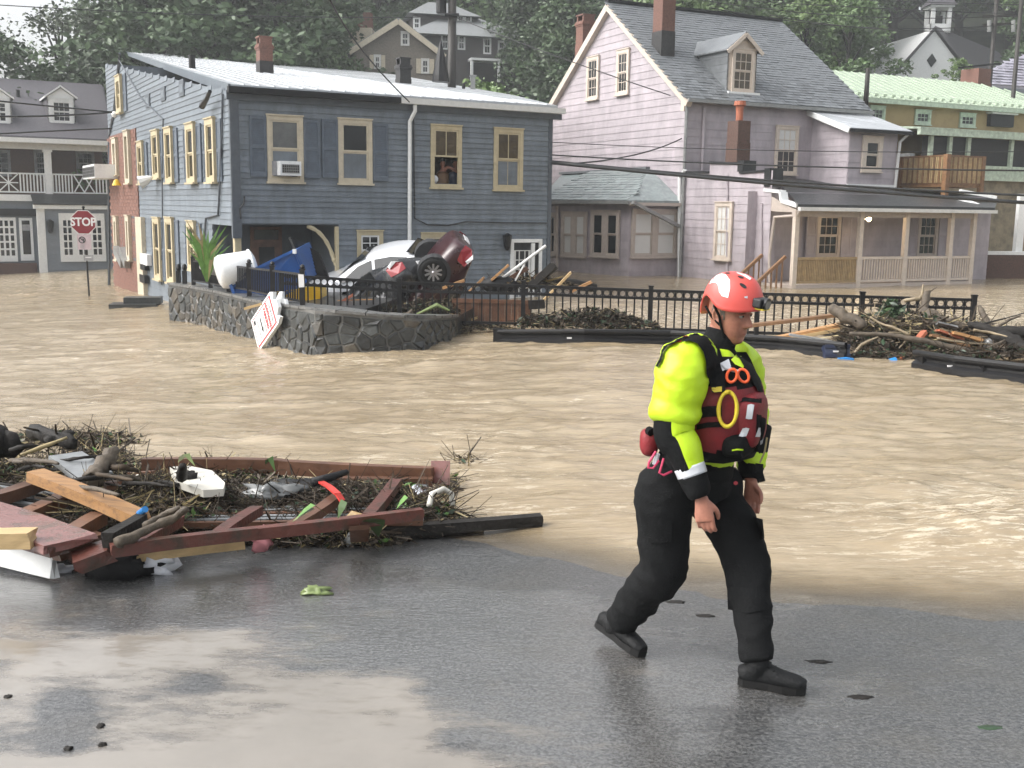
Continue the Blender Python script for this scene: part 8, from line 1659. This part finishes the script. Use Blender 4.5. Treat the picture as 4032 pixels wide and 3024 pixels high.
po = MB().ball((0, 0, 0), 1, 18); pq = c1(425, 1230, 4.72); po.v = [pq + V((math.copysign(abs(v.x) ** .7, v.x) * .042, math.copysign(abs(v.y) ** .7, v.y) * .06, math.copysign(abs(v.z) ** .7, v.z) * .062)) for v in po.v]; wrinkle(po, .005, 12, 4).build('waist_pouch', MT['vest_red'], PR, smooth=True); MB().tube([c1(420, 1150, 4.68), c1(440, 1165, 4.66)], .02, 8).build('pouch_clip', MT['fabric_black'], PR)
for P in (((470, 1290), (425, 1360), (418, 1395), (450, 1400), (490, 1350)), ((520, 1335), (492, 1430), (520, 1445), (575, 1420))): MB().tube([c1(x, y, 4.52) for x, y in P], .0058, 7).build('carabiner', MT['magenta_cord'], PR, smooth=True)
MB().tube([c1(480, 1305, 4.53), c1(462, 1375, 4.53)], .012, 8).build('karabiner_clip', MT['reflective'], PR)
ribbon('hanging_strap', [c1(1195, 1200, 4.62), c1(1180, 1290, 4.62), c1(1150, 1360, 4.62)], .008, .004, 'straw', ve_); ribbon('strap_end', [c1(1145, 1370, 4.62), c1(1140, 1420, 4.62), c1(1158, 1485, 4.62)], .035, .006, 'fabric_black', ve_)
# ---------------------------------------------------------------- people behind the open window
def onw(x, y, off): d = ray(x, y); p = WF.hit(x, y); t = -off / d.normalized().dot(WF.n); return p + d.normalized() * abs(t)
def sitter(label, hd_, cloth, arm):
    h_ = onw(*hd_, -.45); T = thing('person', label, 'person', h_ - uz * 1.5); mb = MB(); mb.ball(h_, .1, 14, (.85, .95, 1.2)); limb(mb, [(h_ - uz * .06, .05, .05), (h_ - uz * .2, .06, .06), (h_ - uz * .32, .18, .11), (h_ - uz * .6, .16, .11), (h_ - uz * .9, .15, .11)], 14, ref=WF.d)
    if arm: q = [onw(*p, -.35) for p in arm]; limb(mb, [(h_ - uz * .28, .05, .05), (q[0], .045, .045), (q[1], .035, .035)], 10); limb(mb, [(q[1], .035, .025), (q[1] + (q[1] - q[0]).normalized() * .1, .03, .015)], 8)
    o = mb.build('body', MT['skin'], T, smooth=True); remesh(o, .012, 1)
    mb = MB(); limb(mb, [(h_ - uz * .24, .09, .08), (h_ - uz * .33, .2, .13), (h_ - uz * .6, .18, .13), (h_ - uz * .95, .17, .13)], 14, ref=WF.d); mb.build('shirt', MT[cloth], T, smooth=True)
    MB().ball(h_ + uz * .035 - WF.n * .02, .112, 12, (.9, 1, 1)).build('hair', MT['black_bark'], T, smooth=True)
sitter('person in tawny top stretching an arm inside the open upper window', (1742, 640), 'deck_wood', ((1765, 658), (1796, 676))); sitter('person in dark clothing at the right side of the open upper window', (1792, 640), 'navy_plastic', None)
q = onw(1709, 706, -.2); tag(MB().ball(q, .12, 10, (1, .7, 1)).build('pillow', MT['cloth_white'], smooth=True), 'white pillow at the lower left corner of the open upper window', 'pillow')

# ---------------------------------------------------------------- rain haze in the valley
zb, zt = CZ - 8.5, CZ + 62
hz_ = MB().box((0, 85, (zb + zt) / 2), (520, 210, zt - zb)).build('haze', bpy.data.materials.new('haze_air'), origin=(0, 85, zb)); hz_['kind'] = 'stuff'
mh = hz_.data.materials[0]; mh.use_nodes = True; t = mh.node_tree; t.nodes.remove(t.nodes['Principled BSDF']); pv = t.nodes.new('ShaderNodeVolumePrincipled')
pv.inputs['Color'].default_value = (.92, .95, .95, 1); pv.inputs['Density'].default_value = .0011; pv.inputs['Anisotropy'].default_value = .2; t.links.new(pv.outputs[0], t.nodes['Material Output'].inputs['Volume'])
